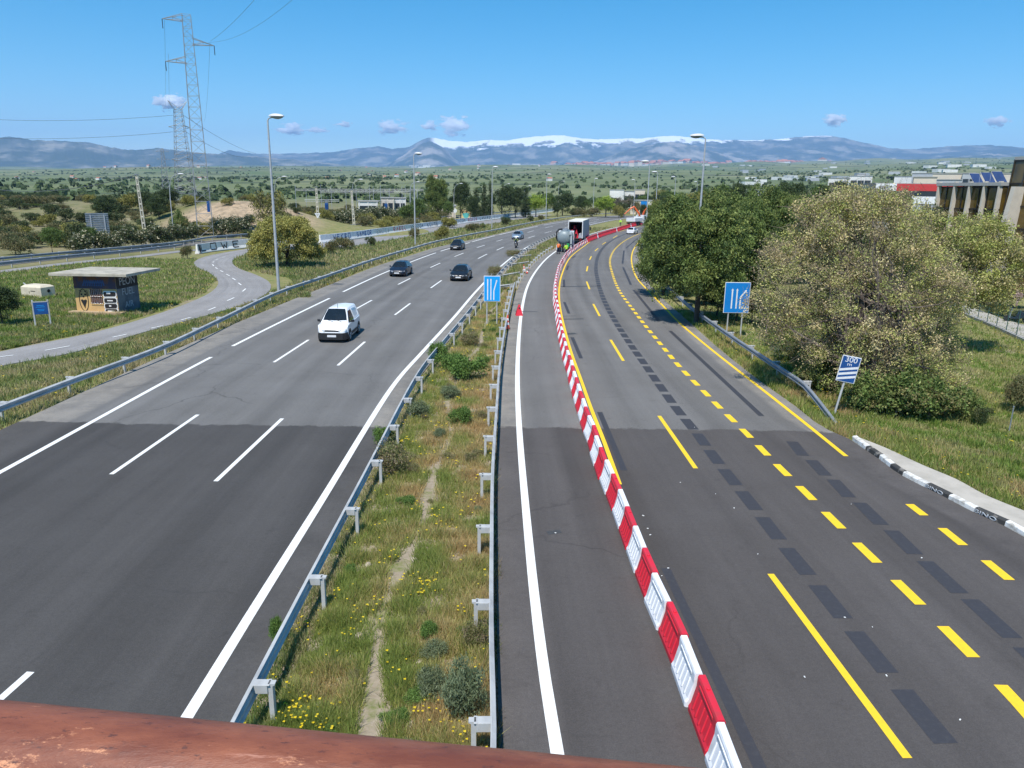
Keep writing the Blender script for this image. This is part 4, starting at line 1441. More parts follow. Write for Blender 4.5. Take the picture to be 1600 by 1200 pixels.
m_crc = M("cream_concrete", (0.62, 0.55, 0.41), .85, col2=(0.5, 0.44, 0.34), nscale=1.5)
mb = MB(); mb.loft([[(-1.1, -.6, -.1), (1.1, -.6, -.1), (1.1, .7, -.1), (-1.1, .7, -.1)], [(-1.1, -.6, .75), (1.05, -.6, .75), (1.05, .7, .78), (-1.1, .7, .78)], [(-.85, -.4, .92), (.85, -.4, .92), (.85, .5, .92), (-.85, .5, .92)]])
mb.build("box_body", m_crc, e, bevel=.02)
mb = MB(); mb.box((.2, -.605, .45), (.5, .012, .05)); mb.box((-.2, -.605, .35), (.05, .012, .2)); mb.build("scrawl", m_black, e)
mb = MB(); mb.lathe([(0, -.02), (.14, -.02), (.14, .02), (0, .02)], 12, loc=(1.08, .1, .45), axis='X'); mb.build("pipe_hole", m_black, e)
mb = MB(); mb.tube([(-1.1, .3, .5), (-1.45, .3, .7), (-1.7, .2, .95)], .05, 6); mb.build("bent_pipe", m_galv, e)

# ------------------------------------------------------------------ concrete barrier walls with graffiti
JW = [(-.30, 0), (-.30, .08), (-.14, .35), (-.09, .95), (.09, .95), (.14, .35), (.30, .08), (.30, 0)]


def jersey_wall(px, label, h=1.0, letters=None, name="concrete_barrier_wall", mats=None):
    path = PP(px)
    e = empty(name, (0, 0, 0), 0, label, "wall")
    mb = MB(); n = int(path.L / 1.5)
    mb.loft([[path.off(path.L * i / n, o) * np.array([1, 1, 0]) + np.array([0, 0, z * h]) for o, z in JW] for i in range(n + 1)])
    mb.build("wall", m_jw, e)
    return e, path


m_jw = M("whitewashed_concrete", (0.84, 0.83, 0.80), .85, col2=(0.70, 0.68, 0.64), nscale=.8)


def wall_stroke(mb, path, h, pts, w):
    """strokes in (distance along the wall, height) on its near face"""
    def P3(s, z):
        o = np.interp(z / h, [0, .08, .35, .95], [.30, .30, .14, .09]) + .015
        p = path.off(s, o); return np.array([p[0], p[1], z])
    for (s0_, z0_), (s1_, z1_) in zip(pts[:-1], pts[1:]):
        d = unit(np.array([s1_ - s0_, z1_ - z0_])); n = np.array([-d[1], d[0]]) * w / 2
        q = [P3(s0_ - n[0], z0_ - n[1]), P3(s1_ - n[0], z1_ - n[1]), P3(s1_ + n[0], z1_ + n[1]), P3(s0_ + n[0], z0_ + n[1])]
        mb.slab(q, .008)


hw = 1.35
e, pw = jersey_wall([(308, 396.5), (330, 393), (360, 389.5), (392, 386.5), (420, 383), (450, 380)], "white concrete barrier with large black letters beside the curving path", hw)
LET = {"L": [[(0, 1), (0, 0), (.6, 0)]], "O": [[(0, 0), (0, 1), (.7, 1), (.7, 0), (0, 0)]], "V": [[(0, 1), (.35, 0), (.7, 1)]], "E": [[(.6, 1), (0, 1), (0, 0), (.6, 0)], [(0, .5), (.5, .5)]], "M": [[(0, 0), (0, 1), (.35, .4), (.7, 1), (.7, 0)]],
       "W": [[(0, 1), (.18, 0), (.35, .6), (.52, 0), (.7, 1)]], "N": [[(0, 0), (0, 1), (.7, 0), (.7, 1)]], "I": [[(0, 0), (0, 1)]], "P": [[(0, 0), (0, 1), (.6, 1), (.6, .5), (0, .5)]], "R": [[(0, 0), (0, 1), (.6, 1), (.6, .5), (0, .5), (.6, 0)]],
       "B": [[(0, 0), (0, 1), (.6, .9), (0, .5), (.6, .2), (0, 0)]], "A": [[(0, 0), (.35, 1), (.7, 0)], [(.15, .4), (.55, .4)]], "S": [[(.6, 1), (0, .9), (0, .55), (.6, .45), (.6, .1), (0, 0)]], "K": [[(0, 0), (0, 1)], [(.6, 1), (0, .5), (.6, 0)]],
       "T": [[(0, 1), (.7, 1)], [(.35, 1), (.35, 0)]], "C": [[(.6, 1), (0, 1), (0, 0), (.6, 0)]], "Z": [[(0, 1), (.6, 1), (0, 0), (.6, 0)]]}


def wall_text(e, path, h, s, text, mat, lw, w=.12, gap=1.3, name="graffiti", lo=.18, hi=.9):
    mb = MB()
    for ch in text:
        if ch in LET:
            for st in LET[ch]:
                wall_stroke(mb, path, h, [(s + x * lw, h * (lo + (hi - lo) * z)) for x, z in st], w)
        s += lw * gap
    mb.build(name, mat, e)
    return s


wall_text(e, pw, hw, 1.0, "LOWE", m_black, 2.0, .15, 1.35, lo=.22, hi=.86)
mb = MB(); wall_stroke(mb, pw, hw, [(.5, .1), (.5, hw * .93)], .35); mb.build("painted_end_stripe", m_black, e)
e, pw = jersey_wall([(500, 380), (533, 376.3), (605, 365.5), (650, 358.8), (700, 352), (750, 345.5), (800, 339), (835, 334.5), (863, 331)], "long white concrete barrier covered in coloured graffiti beyond the left verge", 1.45)
s = 4.0
for txt, mat, lw in [("WEKBO", m_bpaint, 1.6), ("SAMBOR", m_bpaint, 1.5), ("ENVILA", m_gpaint, 1.4), ("RABEL", m_rpaint, 2.0), ("VERZOA", m_slate, 1.8), ("KCITE", m_slate, 2.0), ("SONWAZ", m_black, 2.0), ("TACOM", m_slate, 2.0), ("ROKEB", m_rpaint, 2.3), ("LASERZO", m_black, 2.4), ("ENOTS", m_gpaint, 2.5),
                     ("KALBI", m_slate, 2.5)]:
    if s > pw.L - 16: break
    s = wall_text(e, pw, 1.45, s, txt, mat, lw * .8, .13, 1.12, lo=.3, hi=.82) + 2.6
# parapet farther on, where the service road climbs over
e, pw = jersey_wall([(863, 330.5), (880, 327), (904, 322), (925, 319)], "pale concrete parapet climbing behind the round dark tree", 1.5)

# ------------------------------------------------------------------ rusty handrail of the footbridge
m_rust, nt, b = new_mat("rusty_painted_steel")
v = coord(nt, scale=(.35, 1, 1))
n1 = noise(nt, v, 16, 9, .7); n2 = noise(nt, v, 60, 6, .75); n3 = noise(nt, v, 4.5, 5, .6)
c = mixc(nt, ramp(nt, n1, .40, .62), (0.165, 0.048, 0.026), (0.285, 0.095, 0.048))
c = mixc(nt, ramp(nt, n3, .52, .66), c, (0.36, 0.17, 0.12))
c = mixc(nt, ramp(nt, n2, .60, .70), c, (0.13, 0.045, 0.03))
c = mixc(nt, ramp(nt, noise(nt, v, 26, 7, .8), .60, .66), c, (0.60, 0.27, 0.14))
c = mixc(nt, ramp(nt, noise(nt, v, 150, 4, .7), .60, .68), c, (0.10, 0.035, 0.025))
c = mixc(nt, ramp(nt, noise(nt, coord(nt, scale=(.12, 1, 1)), 40, 6, .7), .62, .70), c, (0.50, 0.24, 0.17))
nt.links.new(c, b.inputs["Base Color"])
b.inputs["Roughness"].default_value = .48
b.inputs["Specular IOR Level"].default_value = .5
bump(nt, b, n2, .35, .004)
pa = H_CAM + ray(-400, 1210)[2] / ray(-400, 1210)[1] * .62
HR = []
for x, y, D in ((-900, 1075), (0, 1173), (1000, 1282), (2500, 1448)) and [(-900, 1080, .66), (0, 1172, .60), (1000, 1322, .53), (2300, 1420, .485)]:
    HR.append(AT(x, y, D))
a_, b_ = HR[1], HR[2]
zc = (a_[2] + b_[2]) / 2
dirv = unit(np.array([b_[0] - a_[0], b_[1] - a_[1], 0]))
mid = (a_ + b_) / 2
mb = MB(); mb.tube([(mid[0] + dirv[0] * s_, mid[1] + dirv[1] * s_, zc) for s_ in np.linspace(-3, 3, 25)], .055, 48)
o = mb.build("handrail", m_rust, smooth=True)
tag(o, "thick rusty red pipe handrail of the footbridge across the bottom", "handrail")


# ================================================================== VEHICLES
def car_paint(name, col, metal=0.0, rough=.32):
    if name in _mats: return _mats[name]
    m, nt, b = new_mat(name)
    b.inputs["Base Color"].default_value = (*col, 1)
    b.inputs["Roughness"].default_value = rough
    b.inputs["Metallic"].default_value = metal
    b.inputs["Coat Weight"].default_value = .45
    b.inputs["Coat Roughness"].default_value = .06
    v = coord(nt)
    f = noise(nt, v, 2.5, 5)
    nt.links.new(mixc(nt, math_n(nt, 'MULTIPLY', ramp(nt, f, .5, .75), .25), col, tuple(min(1, c * .8 + .02) for c in col)), b.inputs["Base Color"])
    _mats[name] = m
    return m


def wheel(parent, x, y, r, w=.2):
    side = 1 if x > 0 else -1
    mb = MB(); mb.lathe([(r * .62, -w / 2), (r * .96, -w / 2), (r, -w / 2 + .03), (r, w / 2 - .03), (r * .96, w / 2), (r * .62, w / 2)], 24, loc=(0, 0, 0), axis='X')
    o = mb.build("wheel", m_rubber, parent, (x, y, r), smooth=True)
    mb = MB(); mb.lathe([(0, side * (w / 2 - .02)), (r * .15, side * (w / 2)), (r * .2, side * (w / 2 - .03)), (r * .6, side * (w / 2 - .02)), (r * .64, side * (w / 2 + .005)), (r * .66, side * (w / 2 - .02))], 20, axis='X')
    for k in range(5):
        a = k * 2 * math.pi / 5
        mb.bar((side * w * .46, r * .15 * math.cos(a), r * .15 * math.sin(a)), (side * w * .48, r * .62 * math.cos(a), r * .62 * math.sin(a)), .03)
    mb.build("rim", m_chrome, o, smooth=True)
    return o


def car(label, cat, base, rz, paint, L, W, Hc, cowl, ftop, rtop, rbot, hood_front, belt, roofw=.6, van=False, group=None, front_black=False, lights_on=False, name="car"):
    """forward is +Y; base point under the middle of the car"""
    e = empty(name, base, rz, label, cat, group)
    hl, hw = L / 2, W / 2
    r = .34 if van else .315
    g = .17
    st = [(hl, hw * .70, .30, hood_front * .78, hw * .62, hood_front * .8), (hl - .10, hw * .84, .24, hood_front * .9, hw * .76, hood_front * .96), (hl - .35, hw * .95, g, hood_front * .96, hw * .86, hood_front + .03),
          ((hl + cowl) / 2, hw, g, belt * .93, hw * .9, (hood_front + belt) / 2 + .05), (cowl, hw, g, belt * .97, hw * .92, belt), (0, hw, g, belt * .98, hw * .93, belt + .01), (rbot + .35, hw, g, belt, hw * .92, belt + .03),
          (-hl + .18, hw * .95, .26, belt, hw * .86, belt + .03), (-hl, hw * .86, .34, belt * .9, hw * .78, belt * .96)]
    rings = []
    for y, wm, zb, zs, wt, zt in st:
        half = [(wm * .9, zb), (wm * .985, zb + .1), (wm, (zb + zs) / 2), (wm * .985, zs - .03), (wt, zt - .015), (wt * .5, zt + .02)]
        rings.append([(x, y, z) for x, z in half] + [(0, y, zt + .03)] + [(-x, y, z) for x, z in reversed(half)])
    mb = MB(); mb.loft(rings)
    # cabin
    wb, wr = hw * .93, hw * roofw / .72 * .74
    zb = belt - .02
    gh = [(cowl + .02, wb, zb, wb * .97, zb + .01), (ftop + (cowl - ftop) * .5, wb * .99, zb, (wb * .97 + wr) / 2, (zb + Hc) / 2 + .02), (ftop, wb, zb, wr, Hc - .04), (ftop - .45, wb, zb, wr * 1.02, Hc), ((ftop + rtop) / 2, wb, zb, wr * 1.02, Hc), (rtop, wb, zb, wr, Hc - .04),
          ((rtop + rbot) / 2 - .02, wb, zb, (wr + wb * .95) / 2, (Hc + zb) / 2 + .04), (rbot, wb * .97, zb, wb * .93, zb + .03)]
    rings = []
    for y, w0, z0, w1, z1 in gh:
        cr = .035 if z1 > Hc - .1 else .02
        rings.append([(w0, y, z0), ((w0 * .4 + w1 * .6), y, z0 * .45 + z1 * .55), (w1, y, z1 - .04 if z1 - z0 > .1 else z1), (w1 * .88, y, z1 + .005), (0, y, z1 + cr), (-w1 * .88, y, z1 + .005), (-w1, y, z1 - .04 if z1 - z0 > .1 else z1), (-(w0 * .4 + w1 * .6), y, z0 * .45 + z1 * .55), (-w0, y, z0)])
    mb.loft(rings)
    mb.build("body", paint, e, smooth=True)

    def quad(A, B, C, D_, t=.012, nm="window", mt=m_glass):
        mb = MB(); mb.slab([A, B, C, D_], t); return mb.build(nm, mt, e)
    # windscreen follows the two front facets
    o = .012
    my = ftop + (cowl - ftop) * .5; mz = (zb + Hc) / 2 + .02; mw = (wb * .97 + wr) / 2
    mb = MB()
    rows = [(cowl - .06, wb * .86, zb + .055), (my + .0, mw * .90, mz + .035), (ftop + .05, wr * .86, Hc - .025)]
    mb.loft([[(-w, y + o, z + o), (0, y + o + .01, z + o + .012), (w, y + o, z + o), (w, y - .03, z - .03), (-w, y - .03, z - .03)] for y, w, z in rows])
    mb.build("windscreen", m_glass, e)
    y0, y1 = ftop + .02, rtop
    for s in (-1, 1):
        def sp(y, f):
            z = zb + .05 + (Hc - .11 - zb - .05) * f
            tt = (z - zb) / (Hc - .04 - zb)
            x = (wb * (1 - tt) + wr * tt) + .012 * 1 + .03 * math.sin(math.pi * min(1, tt)) * .5
            return (s * x, y, z)
        if van:
            q = [sp(my + .28, .03), sp(y0 - .62, .0), sp(y0 - .62, .96), sp(y0 - .02, .96)]
            if s > 0: q = q[::-1]
            quad(*q, t=.02, nm="side_window")
            # pressed panel in the load area
            mb = MB(); pts = [sp(y0 - .85, .02), sp(rtop + .25, .04), sp(rtop + .15, .92), sp(y0 - .85, .95)]
            mb.tube(pts + [pts[0]], .012, 5); mb.build("panel_moulding", paint, e)
        else:
            for a, c_, d_, b_ in ((my + .02, y0 - .75, y0 - .72, y0 - .05), (y0 - .82, rtop - .25, rtop + .02, y0 - .80)):
                q = [sp(a, .02), sp(c_, .02), sp(d_, .94), sp(b_, .94)]
                if s > 0: q = q[::-1]
                quad(*q, t=.02, nm="side_window")
    ry = rtop - .03
    if van:
        quad((-wr * .8, rbot + .02, Hc * .9), (wr * .8, rbot + .02, Hc * .9), (wb * .8, rbot - .04, belt + .1), (-wb * .8, rbot - .04, belt + .1), .03, "rear_window")
    else:
        rows = [(rtop - .06, wr * .84, Hc - .035), ((rtop + rbot) / 2 - .03, (wr + wb * .95) / 2 * .86, (Hc + zb) / 2 + .045), (rbot + .06, wb * .8, zb + .09)]
        mb = MB(); mb.loft([[(-w, y - .015, z + .02), (0, y - .025, z + .032), (w, y - .015, z + .02), (w, y + .03, z - .03), (-w, y + .03, z - .03)] for y, w, z in rows])
        mb.build("rear_window", m_glass, e)
    # wheels in dark arches
    wy = hl - .82; wy2 = -hl + .80
    mb = MB()
    for y in (wy, wy2):
        for s in (-1, 1):
            mb.lathe([(0, s * (hw - .06)), (r + .075, s * (hw - .06)), (r + .075, s * (hw + .004)), (0, s * (hw + .004))], 24, loc=(0, y, r + .01), axis='X')
    mb.build("wheel_arch", m_dark, e)
    for y in (wy, wy2):
        for s in (-1, 1): wheel(e, s * (hw - .085), y, r)
    # nose
    bl = m_dark
    if front_black:
        mb = MB(); mb.loft([[(x, y, z) for x, y, z in ((-hw * .98, hl - .42, zz), (-hw * .9, hl - .14, zz), (-hw * .7, hl + .02, zz), (hw * .7, hl + .02, zz), (hw * .9, hl - .14, zz), (hw * .98, hl - .42, zz))] for zz in (.2, .3, .60)])
        mb.build("front_bumper", bl, e)
        for s in (-1, 1):
            mb = MB(); mb.box((s * (hw + .004), 0, .42), (.03, 1.5, .16)); mb.build("side_moulding", bl, e)
    mb = MB(); mb.box((0, hl - .02, hood_front * (.70 if not front_black else .84)), (W * .46, .06, .10)); mb.build("grille", bl, e, bevel=.01)
    if not front_black:
        mb = MB(); mb.box((0, hl - .02, .32), (W * .55, .08, .14)); mb.build("air_intake", bl, e, bevel=.02)
    lm = m_lens
    for s in (-1, 1):
        zz = hood_front * .84
        mb = MB(); mb.slab([(s * hw * .46, hl - .005, zz - .07), (s * hw * .84, hl - .13, zz - .04), (s * hw * .90, hl - .26, zz + .08), (s * hw * .50, hl - .03, zz + .05)], .03)
        mb.build("headlight", lm, e)
        mb = MB(); mb.slab([(s * hw * .55, -hl + .02, belt * .82), (s * hw * .88, -hl + .12, belt * .84), (s * hw * .86, -hl + .14, belt * .98), (s * hw * .58, -hl + .03, belt * .96)], .035); mb.build("tail_light", m_redlens, e)
        mb = MB(); mb.loft([[(s * (hw + .02), cowl - .28 + dy, belt + .05 + dz) for dy, dz in ((-.05, -.06), (.06, -.06), (.06, .08), (-.05, .09))], [(s * (hw + .2), cowl - .34 + dy, belt + .06 + dz) for dy, dz in ((-.04, -.05), (.05, -.05), (.05, .08), (-.04, .08))]])
        mb.box((s * (hw - .02), cowl - .26, belt + .02), (.12, .05, .05)); mb.build("mirror", m_dark if van else paint, e, bevel=.015)
    mb = MB(); mb.box((0, hl + .025, .42), (.52, .02, .12)); mb.build("number_plate", m_wplain, e)
    mb = MB(); mb.box((0, -hl - .01, belt * .7), (.52, .03, .12)); mb.build("number_plate", m_wplain, e)
    mb = MB(); mb.box((0, -hl + .02, .38), (W * .8, .12, .2)); mb.build("rear_bumper", bl if van else paint, e, bevel=.03)
    mb = MB(); mb.bar((-.45, cowl + .03, belt + .05), (-.05, cowl - .12, belt + .13), .012); mb.bar((.05, cowl + .03, belt + .05), (.5, cowl - .12, belt + .13), .012); mb.build("wiper", m_dark, e)
    if van:
        mb = MB(); mb.bar((0, ftop - .1, Hc), (0, ftop - .22, Hc + .28), .012); mb.build("aerial", m_dark, e)
    return e


def on_lane(px, py, path, L):
    """under-centre point and heading of a vehicle coming toward the camera, front bumper at a sight line"""
    q = G(px, py)
    a = path.heading(path.near(q))
    d = np.array([-math.sin(a), math.cos(a), 0])
    return q + d * L / 2, a + math.pi


p_white = car_paint("white_car_paint", (0.80, 0.81, 0.82))
p_black = car_paint("black_car_paint", (0.010, 0.011, 0.013))
p_navy = car_paint("blue_black_car_paint", (0.010, 0.016, 0.030))
p_silver = car_paint("pale_blue_silver_paint", (0.30, 0.38, 0.46), .6)
b0, a = on_lane(515, 536, WL, 4.2); a += R(4)
car("white panel van with black bumper driving toward the camera", "van", b0, a, p_white, 4.2, 1.82, 1.82, 1.22, .46, -1.86, -2.0, .86, 1.08, .63, True, None, True, name="panel_van")
b0, a = on_lane(620, 433, WL, 4.2)
car("black hatchback in the left lane beside the painted edge line", "car", b0, a, p_navy, 4.2, 1.76, 1.46, 1.05, .35, -1.35, -1.95, .70, .93, .6, group="black cars driving toward the camera")
b0, a = on_lane(716, 440, WL, 4.35)
car("black car with bright headlights nearest the median in the right lane", "car", b0, a, p_black, 4.35, 1.8, 1.46, 1.05, .30, -1.3, -1.95, .68, .92, .58, group="black cars driving toward the camera")
b0, a = on_lane(711, 391.3, WL, 4.1)
car("third black car, farthest up the road beside the dashed edge line", "car", b0, a, p_black, 4.1, 1.74, 1.5, 1.0, .38, -1.3, -1.9, .72, .95, .61, group="black cars driving toward the camera")
b0, a = on_lane(806, 374.5, WL, 4.3)
car("pale blue silver car right behind the motorcyclist", "car", b0, a, p_silver, 4.3, 1.78, 1.5, 1.05, .4, -1.35, -1.95, .72, .94, .61)
q = G(984.5, 366.2); a = YB.heading(YB.near(q)) - R(4)
d = np.array([-math.sin(a), math.cos(a), 0])
car("white car driving away past the red barriers", "car", q + d * 2.1, a, p_white, 4.3, 1.78, 1.46, 1.05, .35, -1.3, -2.0, .70, .93, .6)


# ================================================================== PEOPLE
def skin_mesh(name, pts, edges, radii, mat, parent, root=0, sub=2):
    me = bpy.data.meshes.new(name)
    me.from_pydata([tuple(map(float, p)) for p in pts], edges, [])
    me.materials.append(mat)
    o = bpy.data.objects.new(name, me)
    COL.objects.link(o); o.parent = parent
    md = o.modifiers.new("Skin", 'SKIN'); md.use_smooth_shade = True
    if not me.skin_vertices: me.attributes.new("skin", 'FLOAT2', 'POINT') if False else None
    lay = me.skin_vertices[0].data
    for i, r in enumerate(radii):
        lay[i].radius = (r, r) if not isinstance(r, tuple) else r
        lay[i].use_root = (i == root)
    sb = o.modifiers.new("Subdivision", 'SUBSURF'); sb.levels = sub; sb.render_levels = sub
    return o


def person(label, base, rz, top, legs, pose="stand", hat=None, h=1.74, group=None, lean=0.0, arms=((.12, .15), (.12, .15)), stride=.12, sit=None):
    """faces +Y. arms: (forward reach, outward) of each hand as fractions; lean bends the trunk forward (radians)"""
    e = empty("person", base, rz, label, "person", group)
    s = h / 1.74
    hip = np.array([0, 0, .93]) * s
    if sit is not None: hip = np.array([0, 0, sit])
    up = np.array([0, math.sin(lean), math.cos(lean)])
    fw = np.array([0, math.cos(lean), -math.sin(lean)])
    chest = hip + up * .33 * s; neck = hip + up * .53 * s; head = neck + up * .11 * s + fw * .03 * s; crown = neck + up * .27 * s
    pts = [hip, hip + up * .16 * s, chest, neck, head, crown - up * .03 * s, head + fw * .105 * s]
    rad = [.135 * s, .125 * s, .15 * s, .06 * s, .085 * s, .075 * s, .018 * s]
    ed = [(0, 1), (1, 2), (2, 3), (3, 4), (4, 5), (4, 6)]
    ears = []
    for sx in (-1, 1):
        pts.append(head + np.array([sx * .09 * s, 0, 0])); rad.append(.016); ed.append((4, len(pts) - 1))
    arm_idx = []; leg_idx = []
    for sx, (fr, ou) in zip((-1, 1), arms):
        sh = neck - up * .06 * s + np.array([sx * .19 * s, 0, 0])
        hand = sh + fw * fr * s - np.array([0, 0, 1]) * math.sqrt(max(.02, .54 ** 2 - fr ** 2 - ou ** 2)) * s + np.array([sx * ou * s, 0, 0])
        elb = (sh + hand) / 2 + np.array([sx * .05, -.05, -.02]) * s
        b = len(pts); pts += [sh, elb, hand]; rad += [.062 * s, .048 * s, .036 * s]; ed += [(3 if False else 2, b), (b, b + 1), (b + 1, b + 2)]
        arm_idx.append((b, b + 1, b + 2))
        hd = unit(hand - elb); sidev = unit(np.cross(hd, [sx, .3, .1]))
        for k, (off, ln) in enumerate(((-.03, .075), (-.01, .09), (.01, .085), (.03, .07))):
            f1 = hand + hd * .06 * s + sidev * off * s; f2 = f1 + (hd * ln * .8 + fw * ln * .3) * s
            n = len(pts); pts += [f1, f2]; rad += [.0095, .0075]; ed += [(b + 2, n), (n, n + 1)]
        n = len(pts); pts += [hand + hd * .05 * s + sidev * -.055 * s + fw * .02]; rad += [.009]; ed += [(b + 2, n)]
    for i, sx in enumerate((-1, 1)):
        hj = hip + np.array([sx * .10 * s, 0, -.04 * s])
        if sit is None:
            foot = np.array([sx * .12 * s, (stride if i else -stride) * s, .07 * s]); knee = (hj + foot) / 2 + np.array([0, .05, .02]) * s
        else:
            knee = hip + np.array([sx * .22, .42, -.08]); foot = hip + np.array([sx * .24, .22, -.50])
        toe = foot + np.array([sx * .02, .17, -.04]) * s
        b = len(pts); pts += [hj, knee, foot, toe]; rad += [.095 * s, .065 * s, .045 * s, .035 * s]; ed += [(0, b), (b, b + 1), (b + 1, b + 2), (b + 2, b + 3)]
        leg_idx.append((b, b + 1, b + 2))
    skin_mesh("body", pts, ed, rad, m_skin, e)
    # trousers
    P_ = [hip + up * .1 * s, hip]; r_ = [.14 * s, .15 * s]; E_ = [(0, 1)]
    for b in leg_idx:
        n = len(P_); P_ += [pts[b[0]], pts[b[1]], pts[b[2]] + np.array([0, 0, .03])]; r_ += [.112 * s, .085 * s, .066 * s]; E_ += [(1, n), (n, n + 1), (n + 1, n + 2)]
    skin_mesh("trousers", P_, E_, r_, legs, e, 1)
    P_ = [hip + up * .02 * s, hip + up * .16 * s, chest, neck - up * .05 * s]; r_ = [.165 * s, .155 * s, .178 * s, .09 * s]; E_ = [(0, 1), (1, 2), (2, 3)]
    for b in arm_idx:
        n = len(P_); P_ += [pts[b[0]], pts[b[1]], pts[b[1]] * .3 + pts[b[2]] * .7]; r_ += [.085 * s, .066 * s, .052 * s]; E_ += [(2, n), (n, n + 1), (n + 1, n + 2)]
    skin_mesh("jacket", P_, E_, r_, top, e, 1)
    mb = MB()
    for b in leg_idx:
        f = pts[b[2]]; mb.loft([[(f[0] + x * .055, f[1] + y, z) for x, y in ((-1, -.08), (1, -.08), (1, .12), (.6, .2), (-.6, .2), (-1, .12))] for z in (f[2] - .07, f[2] + .05)])
    mb.build("boots", m_rubber, e, bevel=.015)
    hm = hat if hat else m_hair
    mb = MB(); R_ = .108 * s if hat else .1 * s
    mb.lathe([(R_ * 1.02, -.01), (R_, .03), (R_ * .8, .085), (R_ * .4, .112), (0, .12)], 14)
    if hat: mb.box((0, R_ * 1.05, 0), (R_ * 1.3, .1, .015))
    o = mb.build("helmet" if hat else "hair", hm, e, smooth=True)
    o.location = head + up * .035 * s; o.rotation_euler = (-lean, 0, 0)
    return e


m_helm = M("helmet_white", (0.8, 0.8, 0.78), .4)
m_helm_y = M("helmet_yellow", (0.75, 0.55, 0.05), .4)


def toward(p):  # heading that faces the camera
    return math.atan2(p[0], -p[1]) + 0.0


q = G(872, 397)
person("worker in an orange jacket and dark trousers behind the tanker", q, R(-25), m_orange, m_navy, lean=R(14), arms=((.34, .05), (.30, .05)))
q = G(884.5, 399.5)
person("worker in a lime vest and navy trousers between the tanker and the barriers", q, R(30), m_lime, m_navy, lean=R(4), arms=((.3, .08), (.1, .12)), stride=.05)
q = G(900.5, 377.5)
person("worker in a lime vest bending at the back of the box truck", q, R(-20), m_lime, m_grey_f, lean=R(52), arms=((.2, .05), (.25, .05)))
q = G(969.3, 352.6)
person("distant worker in a lime jacket on the median left of the crane truck", q, R(170), m_lime, m_navy, hat=m_helm, arms=((.2, .1), (.1, .15)))
q = G(1002.5, 346.5)
person("distant worker in a lime jacket right of the crane truck", q, R(150), m_lime, m_navy, hat=m_helm, arms=((.2, .1), (.1, .15)))

# motorcycle and rider
b0, a = on_lane(805, 388, WL, 2.1)
e = empty("motorcycle", b0, a, "dark motorcycle in front of the pale silver car", "motorcycle")
for y, nm in ((.72, "wheel"), (-.70, "wheel")):
    mb = MB(); mb.lathe([(.2, -.06), (.29, -.06), (.32, 0), (.29, .06), (.2, .06)], 24, loc=(0, 0, 0), axis='X')
    o = mb.build(nm, m_rubber, e, (0, y, .32), smooth=True)
    mb = MB(); mb.lathe([(0, -.04), (.21, -.04), (.21, .04), (0, .04)], 16, axis='X'); mb.build("rim", m_galv_d, o)
mb = MB(); mb.loft([[(-.1, .55, .5), (.1, .55, .5), (.1, .55, .75), (-.1, .55, .75)], [(-.17, .25, .35), (.17, .25, .35), (.17, .25, .98), (-.17, .25, .98)], [(-.16, -.1, .35), (.16, -.1, .35), (.14, -.1, .86), (-.14, -.1, .86)], [(-.1, -.75, .62), (.1, -.75, .62), (.1, -.75, .86), (-.1, -.75, .86)]])
mb.build("body", p_black, e, smooth=True, bevel=.03)
mb = MB(); mb.loft([[(-.2, .62, .72), (.2, .62, .72), (.16, .7, 1.0), (-.16, .7, 1.0)], [(-.24, .45, .7), (.24, .45, .7), (.2, .45, 1.1), (-.2, .45, 1.1)]]); mb.build("front_fairing", p_black, e, bevel=.03)
mb = MB(); mb.slab([(-.17, .64, 1.02), (.17, .64, 1.02), (.13, .48, 1.32), (-.13, .48, 1.32)], .006); mb.build("windscreen", m_glass, e)
mb = MB(); mb.lathe([(0, 0), (.09, 0), (.085, .03), (0, .045)], 16, loc=(0, .68, .88), axis='Y'); mb.build("headlight", m_lens, e)
for s_ in (-1, 1):
    mb = MB(); mb.tube([(s_ * .09, .55, .85), (s_ * .1, .72, .33)], .03, 8); mb.build("fork", m_galv, e)
mb = MB(); mb.tube([(-.38, .3, 1.08), (-.15, .42, 1.08), (.15, .42, 1.08), (.38, .3, 1.08)], .02, 8); mb.build("handlebar", m_dark, e)
mb = MB(); mb.box((0, -.35, .86), (.28, .75, .1)); mb.build("saddle", m_rubber, e, bevel=.03)
_p = np.array(b0) + np.array([-math.sin(a), math.cos(a), 0]) * -.22
person("motorcycle rider in a dark jacket with lime shoulders and pale helmet", (_p[0], _p[1], 0.02), a, M("olive_jacket", (0.16, 0.2, 0.06), .8), m_navy, hat=m_helm, lean=R(14), arms=((.46, .12), (.46, .12)), sit=.92)


# ================================================================== TRUCKS
m_tank = M("grey_green_tank", (0.20, 0.245, 0.26), .45, .1, col2=(0.27, 0.31, 0.32), nscale=.9)
m_truckw = M("truck_white", (0.72, 0.73, 0.74), .4)
m_cream_r = M("cream_roof", (0.74, 0.71, 0.60), .6)
m_boxin = M("dark_box_inside", (0.055, 0.04, 0.035), .8)
m_curt = M("grey_side_curtain", (0.40, 0.43, 0.47), .55, col2=(0.34, 0.37, 0.41), nscale=.7)
m_green = M("green_cabinet", (0.02, 0.30, 0.10), .5)
m_crane = M("crane_orange", (0.80, 0.14, 0.03), .4)


def truck_wheels(e, ys, hw, r=.5, twin=False):
    for y in ys:
        for s in (-1, 1): wheel(e, s * (hw - .2), y, r, .36 if twin else .28)


